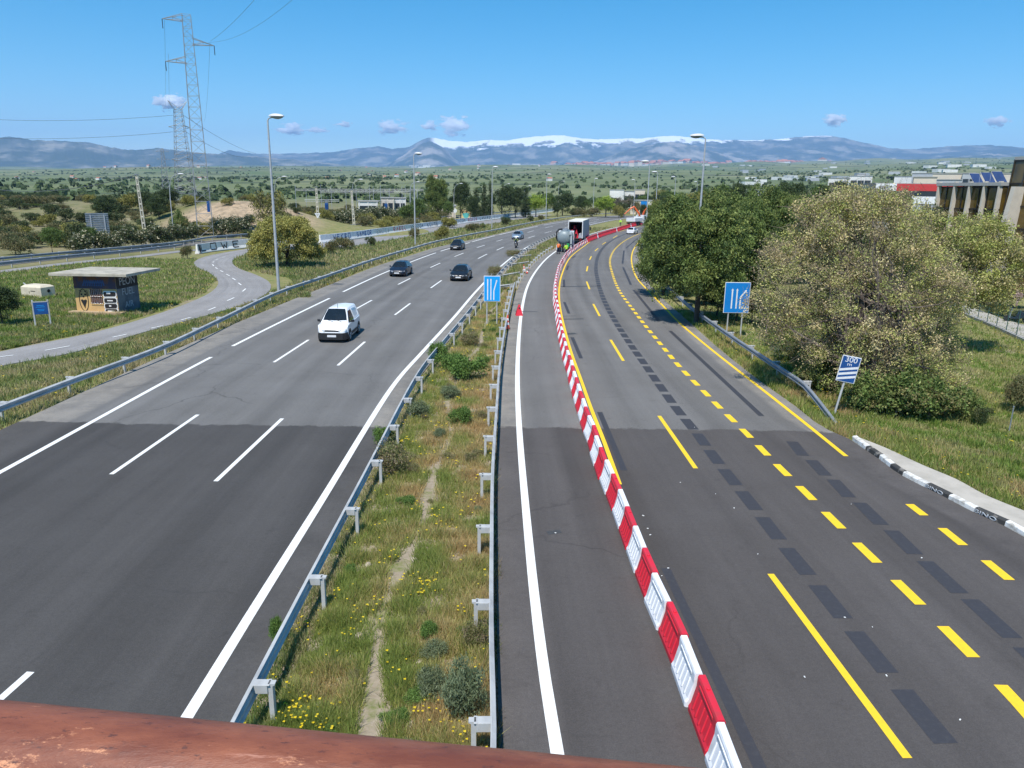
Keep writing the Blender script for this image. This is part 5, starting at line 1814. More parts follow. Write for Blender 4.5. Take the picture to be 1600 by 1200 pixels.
def truck_cab(e, y0, w, h, paint):
    """cab from y0 forward, part of the truck"""
    prof = [(y0, .55), (y0 + 2.0, .55), (y0 + 2.15, 1.2), (y0 + 2.1, 1.75), (y0 + 1.75, h - .1), (y0 + 1.5, h), (y0, h)]
    mb = MB(); mb.loft([[(-w / 2, y, z) for y, z in prof], [(w / 2, y, z) for y, z in prof]]); o = mb.build("cab", paint, e, bevel=.06)
    mb = MB(); mb.slab([(-w * .44, y0 + 2.13, 1.8), (w * .44, y0 + 2.13, 1.8), (w * .42, y0 + 1.84, h - .25), (-w * .42, y0 + 1.84, h - .25)], .03); mb.build("windscreen", m_glass, o)
    for s in (-1, 1):
        mb = MB(); mb.slab([(s * (w / 2 + .005), y0 + .7, 1.75), (s * (w / 2 + .005), y0 + 1.9, 1.75), (s * (w / 2 + .005), y0 + 1.65, h - .3), (s * (w / 2 + .005), y0 + .7, h - .3)], .015); mb.build("side_window", m_glass, o)
        mb = MB(); mb.box((s * (w / 2 + .18), y0 + 1.95, 2.1), (.2, .08, .6)); mb.bar((s * w / 2, y0 + 1.9, 2.4), (s * (w / 2 + .18), y0 + 1.95, 2.35), .02); mb.build("mirror", m_dark, o)


def head_away(q, path, extra=0.0):
    return path.heading(path.near(q)) + extra


# tanker: seen from behind, heading along the closed lane
q = (G(868.5, 394) + G(893, 394.5)) / 2
a = -R(7)
d = np.array([-math.sin(a), math.cos(a), 0])
e = empty("tanker_truck", q, a, "grey vacuum tanker truck with a round dished rear, standing by the barriers", "tanker")
mb = MB(); mb.lathe([(0, -.32), (.35, -.29), (.75, -.18), (1.02, .02), (1.15, .3), (1.15, 4.6), (1.0, 4.8), (.6, 4.95), (0, 5.0)], 28, loc=(0, .75, 2.1), axis='Y'); o = mb.build("tank", m_tank, e, smooth=True)
mb = MB()
for y in (.95, 2.6, 4.4): mb.lathe([(1.155, y), (1.18, y), (1.18, y + .09), (1.155, y + .09)], 28, loc=(0, .75, 2.1), axis='Y')
mb.build("tank_band", m_tank, o, smooth=True)
mb = MB(); mb.lathe([(0, 0), (.3, 0), (.3, .2), (0, .24)], 16, loc=(0, 3.2, 3.22)); mb.box((0, 3.0, 3.27), (.75, 3.6, .04)); mb.build("manhole", m_galv_d, o)
mb = MB(); mb.box((.92, 1.6, 2.85), (.36, 2.4, .45)); mb.box((1.05, .62, 2.1), (.24, .25, 1.8)); mb.build("side_locker", M("pale_locker", (.45, .49, .5), .5), e, bevel=.03)
mb = MB(); mb.tube([(-1.0, 1.2, 1.6), (-1.25, 1.0, 2.2), (-1.2, .9, 3.0), (-.9, 1.2, 3.35), (-.4, 1.5, 3.4)], .13, 8); mb.build("suction_hose", m_dark, e, smooth=True)
mb = MB(); mb.box((0, 3.6, .85), (1.0, 7.2, .25)); mb.box((0, .2, .75), (2.3, .25, .35)); mb.box((0, .6, .95), (2.2, .5, .4)); mb.build("chassis", m_dark, e, bevel=.02)
mb = MB(); mb.box((.55, .12, 1.05), (.55, .3, .55)); mb.build("green_cabinet", m_green, e, bevel=.02)
mb = MB(); mb.box((-1.08, .05, .72), (.12, .1, .75)); mb.box((1.08, .05, .72), (.12, .1, .75)); mb.build("marker_board", m_truckw, e)
mb = MB()
for x in (-.35, .1): mb.bar((x, -.02, .1), (x, .05, 1.3), .025)
mb.build("hose_rack", m_galv, e)
for s_ in (-1, 1):
    mb = MB(); mb.box((s_ * .9, .06, .75), (.3, .06, .12)); mb.build("tail_light", m_redlens, e)
mb = MB(); mb.tube([(-.3, .0, .9), (-.1, -.35, .4), (.2, -.6, .06), (.7, -.9, .05), (.9, -.5, .05)], .045, 8); mb.build("trailing_hose", m_rubber, e, smooth=True)
truck_wheels(e, (1.3, 2.6, 6.6), 1.2, .5, True)
truck_cab(e, 5.95, 2.4, 2.9, m_truckw)
# box truck
q = (G(887.5, 381) + G(910.5, 377)) / 2
q = AT(898.5, 377.5, 133.0)
q[2] = 0
a = -R(10.5)
e = empty("box_truck", q, a, "high box truck with cream roof, its open rear showing red barriers inside", "truck")
zt = topz(897, 345.5, q[1]); z0_, L_, w_ = 1.05, 12.6, 2.55
mb = MB()
mb.box((-w_ / 2 + .04, L_ / 2, (zt + z0_) / 2), (.08, L_, zt - z0_)); mb.build("side_panel", m_curt, e)
mb = MB(); mb.box((w_ / 2 - .04, L_ / 2, (zt + z0_) / 2), (.08, L_, zt - z0_))
for y in np.linspace(.6, L_ - .4, 11): mb.box((w_ / 2 + .012, y, (zt + z0_) / 2), (.02, .07, zt - z0_ - .3))
mb.build("side_panel", m_curt, e)
mb = MB(); mb.box((0, L_ / 2, zt + .04), (w_ + .06, L_ + .06, .09)); mb.build("roof", m_cream_r, e, bevel=.02)
mb = MB(); mb.box((0, L_ / 2, z0_ - .06), (w_, L_, .12)); mb.build("floor", m_boxin, e)
mb = MB(); mb.box((0, L_ - .06, (zt + z0_) / 2), (w_ - .18, .1, zt - z0_)); mb.build("front_panel", m_boxin, e)
mb = MB()
for s_ in (-1, 1): mb.box((s_ * (w_ / 2 - .12), L_ / 2, (zt + z0_) / 2), (.02, L_ - .2, zt - z0_ - .04))
mb.box((0, L_ / 2, zt - .03), (w_ - .2, L_ - .2, .02)); mb.build("lining", m_boxin, e)
mb = MB()
for s_ in (-1, 1): mb.box((s_ * (w_ / 2 - .03), -.01, (zt + z0_) / 2), (.14, .1, zt - z0_))
mb.box((0, -.01, zt - .05), (w_, .1, .16)); mb.build("rear_frame", m_truckw, e)
mb = MB(); mb.box((0, 6.4, .8), (1.0, 12.6, .24)); mb.box((0, .05, .62), (2.3, .12, .16)); mb.build("chassis", m_dark, e)
for s_ in (-1, 1):
    mb = MB(); mb.box((s_ * .95, -.02, .78), (.4, .06, .14)); mb.build("tail_light", m_redlens, e)
mb = MB(); mb.slab([(.55, -.02, 1.1), (1.15, -.02, 1.1), (1.1, -.35, 2.0), (.7, -.3, 1.9)], .02); mb.build("hanging_sheet", m_truckw, e)
truck_wheels(e, (2.2, 3.5, 4.8, 11.0, 14.2), 1.25, .5, True)
truck_cab(e, L_ + .15, 2.45, 3.1, m_truckw)
# barriers loaded inside: each a thing
ca, sa = math.cos(a), math.sin(a)
kk = 0
for lx, ly, lz, rr_ in [(-.85, .9, 0, 90), (-.25, .8, 0, 88), (.35, .9, 0, 92), (-.6, 1.1, .72, 84), (.1, 1.0, .72, 95), (-.9, 2.1, .72, 90), (-.3, 2.3, 1.44, 80)]:
    o = b_red.copy(); COL.objects.link(o)
    for k_ in list(o.keys()): del o[k_]
    o.location = (q[0] + lx * ca - ly * sa, q[1] + lx * sa + ly * ca, z0_ + lz + .002)
    o.rotation_euler = (0, 0, a + R(rr_ - 90))
    tag(o, "red plastic barrier stacked in the open back of the box truck", "barrier", "barriers loaded in the box truck")
# crane truck
q = G(985, 353); a = head_away(q, RW, R(-14))
e = empty("crane_truck", q, a, "white tipper truck with an orange loading crane folded over its bed", "truck")
mb = MB()
for s_ in (-1, 1): mb.box((s_ * 1.35, 2.4, 1.75), (.08, 4.8, .9))
mb.box((0, .04, 1.75), (2.7, .08, .9)); mb.box((0, 4.76, 1.9), (2.7, .08, 1.2)); mb.box((0, 2.4, 1.25), (2.7, 4.8, .1)); mb.build("tipper_bed", m_truckw, e, bevel=.02)
mb = MB()
for x in np.linspace(-1.2, 1.2, 5): mb.box((x, 0, 1.75), (.06, .05, .85))
mb.build("tailgate_rib", m_truckw, e)
mb = MB(); mb.box((0, 3.4, .85), (1.0, 7.2, .3)); mb.box((0, .1, .8), (2.5, .2, .45)); mb.build("chassis", m_dark, e)
mb = MB(); mb.box((0, 5.2, 1.9), (.7, .6, 1.6)); mb.build("crane_column", m_dark, e, bevel=.03)
mb = MB(); mb.tube([(0.2, 5.2, 2.6), (.15, 4.6, 3.4), (-.9, 3.6, 5.2)], [.28, .26, .2], 6); o = mb.build("crane_boom", m_crane, e)
mb = MB(); mb.tube([(-.9, 3.6, 5.25), (-1.6, 2.8, 4.7), (-2.9, 1.6, 3.1)], [.22, .2, .14], 6); mb.build("jib", m_crane, o)
mb = MB(); mb.tube([(-2.9, 1.6, 3.1), (-3.1, 1.4, 2.4)], [.12, .3], 6); mb.build("grab", m_dark, o)
for s_ in (-1, 1):
    mb = MB(); mb.box((s_ * 1.1, -.02, .85), (.3, .06, .14)); mb.build("tail_light", m_redlens, e)
truck_wheels(e, (1.2, 2.4, 6.3), 1.25, .5, True)
truck_cab(e, 5.6, 2.45, 2.9, m_truckw)
# excavator beyond it
q = G(1003, 347.5)
q = AT(999.5, 345, 228); q[2] = 0
e = empty("excavator", q, R(-40), "orange digger with raised arm standing behind the crane truck", "excavator")
for s_ in (-1, 1):
    mb = MB(); mb.prism([(-1.5, .1), (1.5, .1), (1.75, .45), (1.5, .8), (-1.5, .8), (-1.75, .45)], s_ * .95 - .22, s_ * .95 + .22); mb.build("track", m_rubber, e, bevel=.05)
mb = MB(); mb.box((-.3, 0, 1.4), (2.6, 2.2, 1.0)); o = mb.build("upper_body", m_crane, e, bevel=.1)
mb = MB(); mb.box((.5, .55, 2.2), (1.3, .95, 1.6)); mb.build("cab", m_glass, o, bevel=.06)
mb = MB(); mb.tube([(.9, -.4, 1.6), (1.6, -.4, 3.6), (2.6, -.4, 4.9)], [.3, .3, .2], 6); o = mb.build("boom", m_crane, e)
mb = MB(); mb.tube([(2.6, -.4, 5.0), (3.4, -.4, 3.6), (3.6, -.4, 2.6)], [.22, .2, .15], 6); mb.build("dipper", m_crane, o)
mb = MB(); mb.prism([(3.2, 2.6), (3.9, 2.6), (3.8, 1.9), (3.2, 1.8), (2.9, 2.2)], -.8, 0); mb.build("bucket", m_dark, o)


# ================================================================== VEGETATION
m_leaf = leaf_mat("leaves", .22)
m_grass = leaf_mat("grass_blades", .38)
m_needle = leaf_mat("needles", .10)
m_bark = M("bark", (0.12, 0.09, 0.07), .9, col2=(0.19, 0.155, 0.13), nscale=6, bmp=.5)
m_bark_d = M("dark_bark", (0.055, 0.042, 0.034), .9, col2=(0.10, 0.08, 0.065), nscale=6, bmp=.5)


def foliage(lobes, nclump, per, cr, leaf, cols, seed, aspect=.55, inner=.5, down=.35):
    """leaf-sized faces gathered in clumps through the lobes; returns verts, quads, colours, clump centres"""
    rg = np.random.default_rng(seed)
    lobes = np.asarray(lobes, float)
    w = (lobes[:, 3] * lobes[:, 4] * lobes[:, 5]) ** .67
    li = rg.choice(len(lobes), nclump, p=w / w.sum())
    d = rg.normal(size=(nclump, 3)); d /= np.linalg.norm(d, axis=1)[:, None]
    flip = (d[:, 2] < 0) & (rg.random(nclump) > down); d[flip, 2] *= -1
    rad = inner + (1.04 - inner) * rg.random(nclump) ** .55
    cc = lobes[li, :3] + d * rad[:, None] * lobes[li, 3:6]
    cols = np.asarray(cols, float)
    ccol = cols[rg.integers(0, len(cols), nclump)] * rg.uniform(.78, 1.22, nclump)[:, None]
    n = nclump * per
    ci = np.repeat(np.arange(nclump), per)
    csz = rg.uniform(.6, 1.3, nclump) * cr
    p = cc[ci] + rg.normal(size=(n, 3)) * (csz[ci] * .5)[:, None] * np.array([1, 1, .75])
    u = rg.normal(size=(n, 3)); u /= np.linalg.norm(u, axis=1)[:, None]
    t = rg.normal(size=(n, 3)); v = np.cross(u, t); v /= np.linalg.norm(v, axis=1)[:, None]
    s = leaf * rg.uniform(.6, 1.35, n)
    u = u * s[:, None] * .5; v = v * (s * aspect)[:, None] * .5
    V = np.stack([p - u, p + v * .9, p + u, p - v * .9], 1).reshape(-1, 3)
    Q = np.arange(n * 4).reshape(-1, 4)
    C = ccol[ci] * rg.uniform(.8, 1.2, n)[:, None]
    return V, Q, np.clip(C, 0, 1), cc


def sticks(segs, r):
    """many thin three-sided twigs: segs = (a, b) arrays"""
    a, b = segs
    d = b - a; d /= np.linalg.norm(d, axis=1)[:, None] + 1e-9
    s = np.cross(d, np.array([.3, .2, .9])); s /= np.linalg.norm(s, axis=1)[:, None] + 1e-9
    t = np.cross(d, s)
    r = np.broadcast_to(np.asarray(r, float), (len(a),))[:, None]
    v0, v1, v2 = a + s * r, a - s * r * .5 + t * r * .87, a - s * r * .5 - t * r * .87
    w0, w1, w2 = b + s * r * .4, b - s * r * .2 + t * r * .35, b - s * r * .2 - t * r * .35
    V = np.stack([v0, v1, v2, w0, w1, w2], 1).reshape(-1, 3)
    k = np.arange(len(a))[:, None] * 6
    Q = np.concatenate([k + np.array([0, 1, 4, 3]), k + np.array([1, 2, 5, 4]), k + np.array([2, 0, 3, 5])], 0)
    return V, Q


def make_tree(name, label, cat, lobes, nclump, per, cr, leaf, cols, seed, trunk=None, bark=None, mat=None, group=None, limbs=7, crown_name="crown", **kw):
    e = empty(name, (0, 0, 0), 0, label, cat, group)
    V, Q, C, cc = foliage(lobes, nclump, per, cr, leaf, cols, seed, **kw)
    np_mesh(crown_name, V, Q, mat or m_leaf, C, e)
    rg = random.Random(seed)
    mb = MB()
    if trunk:
        base, top, r = trunk
        base, top = np.array(base, float), np.array(top, float)
        m1 = base + (top - base) * .5 + np.array([rg.uniform(-.2, .2), rg.uniform(-.2, .2), 0]) * r * 4
        mb.tube([base - np.array([0, 0, .3]), base + np.array([0, 0, .02]), m1, top], [r * 1.5, r * 1.15, r * .8, r * .4], 8)
        for k in range(limbs):
            c = cc[rg.randrange(len(cc))]
            s = base + (top - base) * rg.uniform(.45, .95)
            mid = (s + c) / 2 + np.array([rg.uniform(-.3, .3), rg.uniform(-.3, .3), -.15]) * r * 3
            mb.tube([s, mid, s + (c - s) * .95], [r * .42, r * .26, r * .1], 5)
        mb.build("trunk", bark or m_bark, e, smooth=True)
    e["_w"] = float(max(V[:, 0].max() - V[:, 0].min(), 1e-3)); e["_h"] = float(V[:, 2].max())
    return e


_used = set()


def put(proto, loc, w, h, label=None, group=None, rz=None, name=None):
    """set the prototype itself down the first time, then copies of it with their parts"""
    k = proto.name
    W0, H0 = proto["_w"], proto["_h"]
    if k in _used:
        e = copy_tree(proto)
        if name: e.name = name
    else:
        e = proto; _used.add(k)
    e.location = loc
    e.scale = (w / W0, w / W0, h / H0)
    e.rotation_euler = (0, 0, random.uniform(0, 6.28) if rz is None else rz)
    if label: e["label"] = label
    if group: e["group"] = group
    return e


def put_px(proto, px, ybase, ytop, wpx, label=None, group=None, D=None, rz=None, name=None):
    if D is None:
        q = G(px, ybase); D = q[1]
    else:
        q = AT(px, ytop, D)
    z = hz(q[0], q[1])
    top = topz(px, ytop, D)
    depth = abs((np.array([q[0], q[1], 0]) - np.array([0, 0, H_CAM])) @ _F)
    return put(proto, (q[0], q[1], z), wpx / F_PX * depth, max(.3, top - z), label, group, rz, name)


GREEN_PINE = [(0.10, 0.145, 0.036), (0.145, 0.195, 0.050), (0.068, 0.106, 0.030), (0.19, 0.225, 0.06)]
GREEN_DARK = [(0.060, 0.088, 0.032), (0.08, 0.112, 0.038), (0.044, 0.068, 0.027)]
OLIVE = [(0.24, 0.225, 0.06), (0.30, 0.27, 0.075), (0.18, 0.18, 0.05), (0.26, 0.25, 0.07)]
SCRUB = [(0.15, 0.155, 0.065), (0.19, 0.18, 0.08), (0.11, 0.125, 0.05), (0.23, 0.19, 0.09)]
MIDG = [(0.11, 0.165, 0.042), (0.15, 0.21, 0.055), (0.085, 0.13, 0.035)]
LIME = [(0.30, 0.40, 0.055), (0.36, 0.45, 0.08), (0.22, 0.31, 0.045)]

# prototypes (used where they stand first, then copied)
rgp = np.random.default_rng(3)


def blobs(n, rx, rz, zc, r0, r1, seed, flat=.8):
    rg = np.random.default_rng(seed)
    out = []
    for i in range(n):
        a = rg.uniform(0, 6.28); q = rg.uniform(0, 1) ** .5
        r = rg.uniform(r0, r1)
        out.append((rx * q * math.cos(a), rx * q * math.sin(a), zc + rz * rg.uniform(-1, 1) * (1 - .5 * q), r, r, r * flat))
    return out


pine_a = make_tree("stone_pine", None, "tree", blobs(38, 3.0, 3.0, 5.4, 1.0, 1.6, 11) + [(2.6 * math.cos(a), 2.6 * math.sin(a), 2.9 + .3 * math.sin(3 * a), 1.2, 1.2, 1.0) for a in np.linspace(0, 6.0, 9)], 900, 70, .56, .24, GREEN_PINE, 11, ((0, 0, 0), (0.2, 0, 6.8), .2), m_bark_d, m_needle, aspect=.38, down=.6)
pine_b = make_tree("stone_pine", None, "tree", blobs(36, 2.7, 3.5, 4.5, 1.0, 1.6, 12) + [(2.3 * math.cos(a), 2.3 * math.sin(a), 2.3 + .4 * math.sin(3 * a), 1.2, 1.2, 1.0) for a in np.linspace(0, 6.0, 9)], 860, 70, .55, .24, GREEN_PINE, 12, ((0, 0, 0), (-.2, .1, 6.5), .18), m_bark_d, m_needle, aspect=.38, down=.6)
cypress = make_tree("conifer", None, "tree", [(0, 0, z, 1.35 * (1 - z / 9.5) + .25, 1.35 * (1 - z / 9.5) + .25, .9) for z in np.linspace(.9, 8.6, 11)], 240, 36, .5, .26, GREEN_DARK, 13, ((0, 0, 0), (0, 0, 7.5), .14), m_bark_d, m_needle, aspect=.35, down=.7)
broad = make_tree("broadleaf_tree", None, "tree", blobs(15, 2.3, 1.9, 4.6, 1.1, 1.7, 14, .9), 320, 40, .62, .26, MIDG, 14, ((0, 0, 0), (.1, 0, 5), .17), None, None, down=.5)
dark_tree = make_tree("dark_evergreen", None, "tree", blobs(13, 2.1, 1.8, 3.6, 1.2, 1.8, 15, .95), 300, 40, .6, .26, GREEN_DARK, 15, ((0, 0, 0), (.1, 0, 4.2), .17), m_bark_d, None, down=.5)
lime_tree = make_tree("bright_green_tree", None, "tree", blobs(13, 2.0, 2.1, 4.0, 1.1, 1.6, 16, .95), 280, 40, .6, .26, LIME, 16, ((0, 0, 0), (.1, 0, 4.6), .16), None, None, down=.5)
scrub_a = make_tree("shrub", None, "shrub", blobs(9, 1.3, .5, .9, .5, .95, 17, .85), 150, 34, .36, .17, SCRUB, 17, ((0, 0, 0), (.05, 0, 1.0), .06), None, None, limbs=5, down=.3)
scrub_b = make_tree("shrub", None, "shrub", blobs(8, 1.2, .5, .9, .5, .95, 18, .9), 150, 34, .36, .17, OLIVE, 18, ((0, 0, 0), (.05, 0, 1.0), .06), None, None, limbs=5, down=.3)
scrub_c = make_tree("shrub", None, "shrub", blobs(8, 1.1, .55, 1.0, .5, .9, 19, .95), 150, 34, .36, .17, GREEN_DARK + SCRUB[:1], 19, ((0, 0, 0), (.05, 0, 1.0), .06), None, None, limbs=5, down=.3)
green_b = make_tree("bush", None, "bush", blobs(8, 1.1, .4, .75, .45, .8, 20, .9), 170, 36, .3, .13, MIDG + [(0.22, .24, .08), (0.25, .22, .09), (.17, .2, .06)], 20, ((0, 0, 0), (.05, 0, .8), .04), None, None, limbs=5, down=.3)
# oleander with cream flower heads
oleander = make_tree("flowering_shrub", None, "shrub", blobs(9, 1.0, .7, 1.3, .55, .9, 21, 1.05), 160, 34, .36, .16, [(0.06, 0.085, 0.03), (0.085, 0.11, 0.04), (0.10, 0.105, 0.05)], 21, ((0, 0, 0), (.05, 0, 1.2), .06), None, None, limbs=6, down=.3)
V, Q, C, _ = foliage(blobs(9, 1.0, .7, 1.35, .58, .93, 21, 1.05), 95, 5, .14, .15, [(0.62, 0.58, 0.40), (0.55, 0.50, 0.33)], 22, .9, .95, .25)
_fl = np_mesh("flowers", V, Q, m_leaf, C, oleander); _fl["kind"] = "stuff"

# --- right side: pines, then the two big budding trees
G_ = "dark pines along the right verge"
for px, D, yt, wpx, p_, lab in [(1104, 52, 298, 182, pine_a, "nearest dark stone pine, its bare trunk showing behind the guardrail"), (1046, 66, 312, 112, pine_b, "dark stone pine hanging over the road edge by the small blue and white sign"),
                                (1180, 60, 291, 130, pine_b, "dark stone pine between the nearest pine and the budding tree"), (1122, 74, 286, 150, pine_a, "dark stone pine whose crown top carries the lamp pole behind it"),
                                (1035, 88, 309, 66, pine_a, "dark stone pine farther along the curve past the small sign"), (1240, 78, 284, 120, pine_a, "dark stone pine behind the left top of the budding tree"),
                                (1060, 100, 297, 80, pine_b, "dark stone pine at the back left of the pine group"), (1190, 96, 279, 110, pine_b, "dark stone pine at the back right of the pine group")]:
    put_px(p_, px, None, yt, wpx, lab, G_, D=D, rz=random.uniform(0, 6))
for px, yb, yt, w in [(1040, 452, 420, 40), (1066, 470, 430, 46), (1120, 492, 440, 60), (1150, 500, 440, 60), (1175, 505, 450, 60), (1100, 476, 430, 60), (1205, 512, 460, 60), (1030, 440, 412, 34), (1135, 480, 425, 60)]:  # dark bushes added to stand in for the deep shade under the pines
    put_px(dark_tree, px, yb, yt, w, "dark bush added in place of the deep shade below the stone pines", "bushes added as shade below the pines", name="shade_fill_bush")
G_ = "evergreens between the pines and the glass building"
for px, D, yt, wpx, p_, lab in [(1330, 84, 279, 110, dark_tree, "dark evergreen peeping over the top of the budding tree"), (1445, 58, 309, 62, dark_tree, "rounded dark evergreen in front of the red and white building"), (1290, 120, 283, 80, broad, "green tree crown far behind the budding tree top"),
                                (1255, 130, 281, 70, dark_tree, "dark far tree left of the red and white building"), (1415, 57, 345, 46, dark_tree, "low dark evergreen beside the white blossom")]:
    put_px(p_, px, None, yt, wpx, lab, G_, D=D)
blossom = make_tree("blossom_tree", "small tree covered in white blossom right of the budding tree", "tree", blobs(6, 1.0, .6, 2.2, .6, .9, 23), 120, 30, .3, .16, [(0.72, 0.72, 0.66), (0.62, 0.63, 0.55), (.4, .42, .3)], 23, ((0, 0, 0), (0, 0, 2.0), .08))
put_px(blossom, 1404, None, 324, 26, D=62)
redleaf = make_tree("red_leaved_tree", "dark red-leaved small tree by the footpath at the right edge", "tree", blobs(9, 1.5, .8, 2.4, .7, 1.1, 24), 220, 34, .36, .17, [(0.085, 0.016, 0.022), (0.12, 0.025, 0.03), (0.06, 0.014, 0.018), (.2, .08, .07)], 24, ((0, 0, 0), (0, 0, 2.2), .1), m_bark_d)
put_px(redleaf, 1588, None, 440, 70, D=62)
pinkb = make_tree("pink_blossom_bush", "pale pink blossom twig above the red-leaved tree", "bush", blobs(3, .3, .2, .8, .3, .4, 25), 40, 20, .16, .12, [(0.6, .4, .38), (.65, .5, .46)], 25, ((0, 0, 0), (0, 0, .8), .05))
put_px(pinkb, 1594, None, 452, 12, D=59)

BUD = [(0.60, 0.49, 0.25), (0.53, 0.43, 0.23), (0.66, 0.56, 0.30), (0.44, 0.44, 0.14), (0.35, 0.38, 0.11), (0.42, 0.34, 0.20), (0.50, 0.47, 0.19), (0.28, 0.31, 0.09)]
BUD_G = [(0.42, 0.43, 0.12), (0.34, 0.37, 0.10), (0.50, 0.46, 0.18), (0.42, 0.36, 0.17), (0.27, 0.30, 0.08)]


def budding(label, base, lobes, nclump, per, cols, seed, trunks, nl, leaf=.088, tw=8500):
    e = empty("budding_tree", base, 0, label, "tree")
    L = [(c[0] - base[0], c[1] - base[1], c[2] - base[2], r, r, r * f) for c, r, f in lobes]
    rgo = np.random.default_rng(seed + 9)
    for _ in range(34):
        b_ = L[rgo.integers(0, min(9, len(L)))]
        d_ = rgo.normal(size=3); d_[2] = abs(d_[2]) * .9 - .15; d_ /= np.linalg.norm(d_)
        r_ = rgo.uniform(.28, .62)
        L.append((b_[0] + d_[0] * (b_[3] + r_ * .35), b_[1] + d_[1] * (b_[4] + r_ * .35), b_[2] + d_[2] * (b_[5] + r_ * .35), r_, r_, r_ * rgo.uniform(.8, 1.5)))
    V, Q, C, cc = foliage(L, nclump, per, .42, leaf, cols, seed, .6, .35, .7)
    np_mesh("crown", V, Q, m_leaf, C, e)
    rg = np.random.default_rng(seed + 1)
    mb = MB(); heads = []
    for (b, t, r) in trunks:
        b, t = np.array(b, float), np.array(t, float)
        m1 = (b + t) / 2 + rg.normal(size=3) * .15
        mb.tube([b - np.array([0, 0, .3]), b, m1, t], [r * 1.4, r * 1.1, r * .85, r * .55], 8)
        heads += [(m1, r * .8), (t, r * .55), ((m1 + t) / 2, r * .65)]
    mb.build("trunk", m_bark_d, e, smooth=True)
    mb = MB(); ends = []
    for k in range(nl):
        c = cc[rg.integers(len(cc))]
        h, r = heads[rg.integers(len(heads))]
        m1 = h + (c - h) * .45 + rg.normal(size=3) * .25; m2 = h + (c - h) * .8 + rg.normal(size=3) * .15
        mb.tube([h, m1, m2, c], [r * .55, r * .34, r * .2, .012], 5); ends += [m1, m2, c]
    mb.build("branches", m_bark, e, smooth=True)
    ends = np.array(ends)
    a = cc[rg.integers(0, len(cc), tw)] + rg.normal(size=(tw, 3)) * .25
    dirs = rg.normal(size=(tw, 3)) + np.array([0, 0, .5]); dirs /= np.linalg.norm(dirs, axis=1)[:, None]
    V, Q = sticks((a, a + dirs * rg.uniform(.25, .75, tw)[:, None]), rg.uniform(.005, .011, tw))
    np_mesh("twigs", V, Q, M("twig_bark", (0.27, 0.215, 0.17), .9, col2=(0.17, .135, .11)), None, e)
    return e


b1 = G(1350, 622)
D1 = b1[1] + 1.6
LB = [(AT(1345, 372, D1), 2.25, .95), (AT(1262, 440, D1), 2.1, 1.0), (AT(1430, 440, D1), 2.0, 1.0), (AT(1340, 480, D1 - 1), 2.3, 1.0), (AT(1250, 505, D1 + .5), 1.7, .9), (AT(1400, 545, D1 - .6), 2.0, .9), (AT(1330, 575, D1 - 1), 1.9, .8),
      (AT(1455, 590, D1), 1.3, .8), (AT(1300, 345, D1 + .5), 1.3, .9), (AT(1395, 360, D1 + .5), 1.4, .9), (AT(1235, 395, D1 + .5), 1.2, .9), (AT(1450, 500, D1 + .5), 1.4, .9), (AT(1370, 620, D1 - .8), 1.1, .6), (AT(1350, 318, D1), .9, .9), (AT(1318, 312, D1), .55, 1.2), (AT(1382, 322, D1), .6, 1.2), (AT(1222, 428, D1), .7, 1.0), (AT(1190, 478, D1), .8, 1.0), (AT(1208, 512, D1), .8, .8), (AT(1275, 372, D1), .7, 1.1), (AT(1245, 372, D1 + .5), .5, 1.2), (AT(1470, 545, D1), .9, .9), (AT(1485, 610, D1), .9, .7), (AT(1440, 385, D1), .8, 1.1), (AT(1470, 430, D1), .8, 1.0)]
budding("big tan and khaki budding tree spreading behind the 300 m sign", b1, LB, 1900, 72, BUD, 31, [((0, 0, 0), (-.6, .3, 4.6), .2), ((.3, .1, 0), (1.4, .2, 4.2), .17), ((-.2, 0, 0), (-1.8, -.1, 3.6), .15), ((.1, -.1, 0), (.3, -.3, 5.6), .16)], 90)
b2 = G(1458, 548)
D2 = b2[1]
LB = [(AT(1480, 392, D2), 2.3, .9), (AT(1535, 410, D2), 2.1, .9), (AT(1500, 440, D2 - .5), 2.2, .8), (AT(1440, 420, D2 + 1), 1.8, 1.0), (AT(1555, 455, D2), 1.7, .8), (AT(1525, 375, D2 + 1), 1.5, .9), (AT(1455, 470, D2), 1.6, .9), (AT(1570, 400, D2), 1.3, .9), (AT(1435, 385, D2 + 1), 1.6, 1.0), (AT(1545, 368, D2), 1.2, 1.0), (AT(1410, 420, D2), 1.5, 1.0)]
budding("yellow green budding tree with a dark leaning trunk in front of the glass building", b2, LB, 1200, 66, BUD_G, 33, [((0, 0, 0), AT(1512, 440, D2) - b2, .2), ((.1, 0, .8), AT(1475, 445, D2) - b2, .13)], 50, .12, 3200)
# undergrowth below the budding tree
k = 0
for px, yb, yt, w in [(1238, 560, 512, 70), (1262, 592, 532, 80), (1285, 612, 552, 80), (1352, 638, 575, 90), (1400, 650, 575, 110), (1450, 654, 585, 100), (1492, 650, 596, 70), (1310, 606, 545, 80), (1215, 540, 508, 45), (1420, 625, 560, 90)]:
    put_px(green_b, px, yb, yt, w, "leafy green bramble bush in the undergrowth below the big budding tree", "bramble bushes under the budding tree")
put_px(scrub_c, 1404 + 130, 662, 634, 34, "small dark bush on the lawn right of the undergrowth")
put_px(scrub_a, 1590, 640, 575, 70, "brownish sprawling bush at the right edge of the lawn")
put_px(scrub_c, 1010, 428, 405, 26, "low dark bush at the foot of the pines by the road edge")

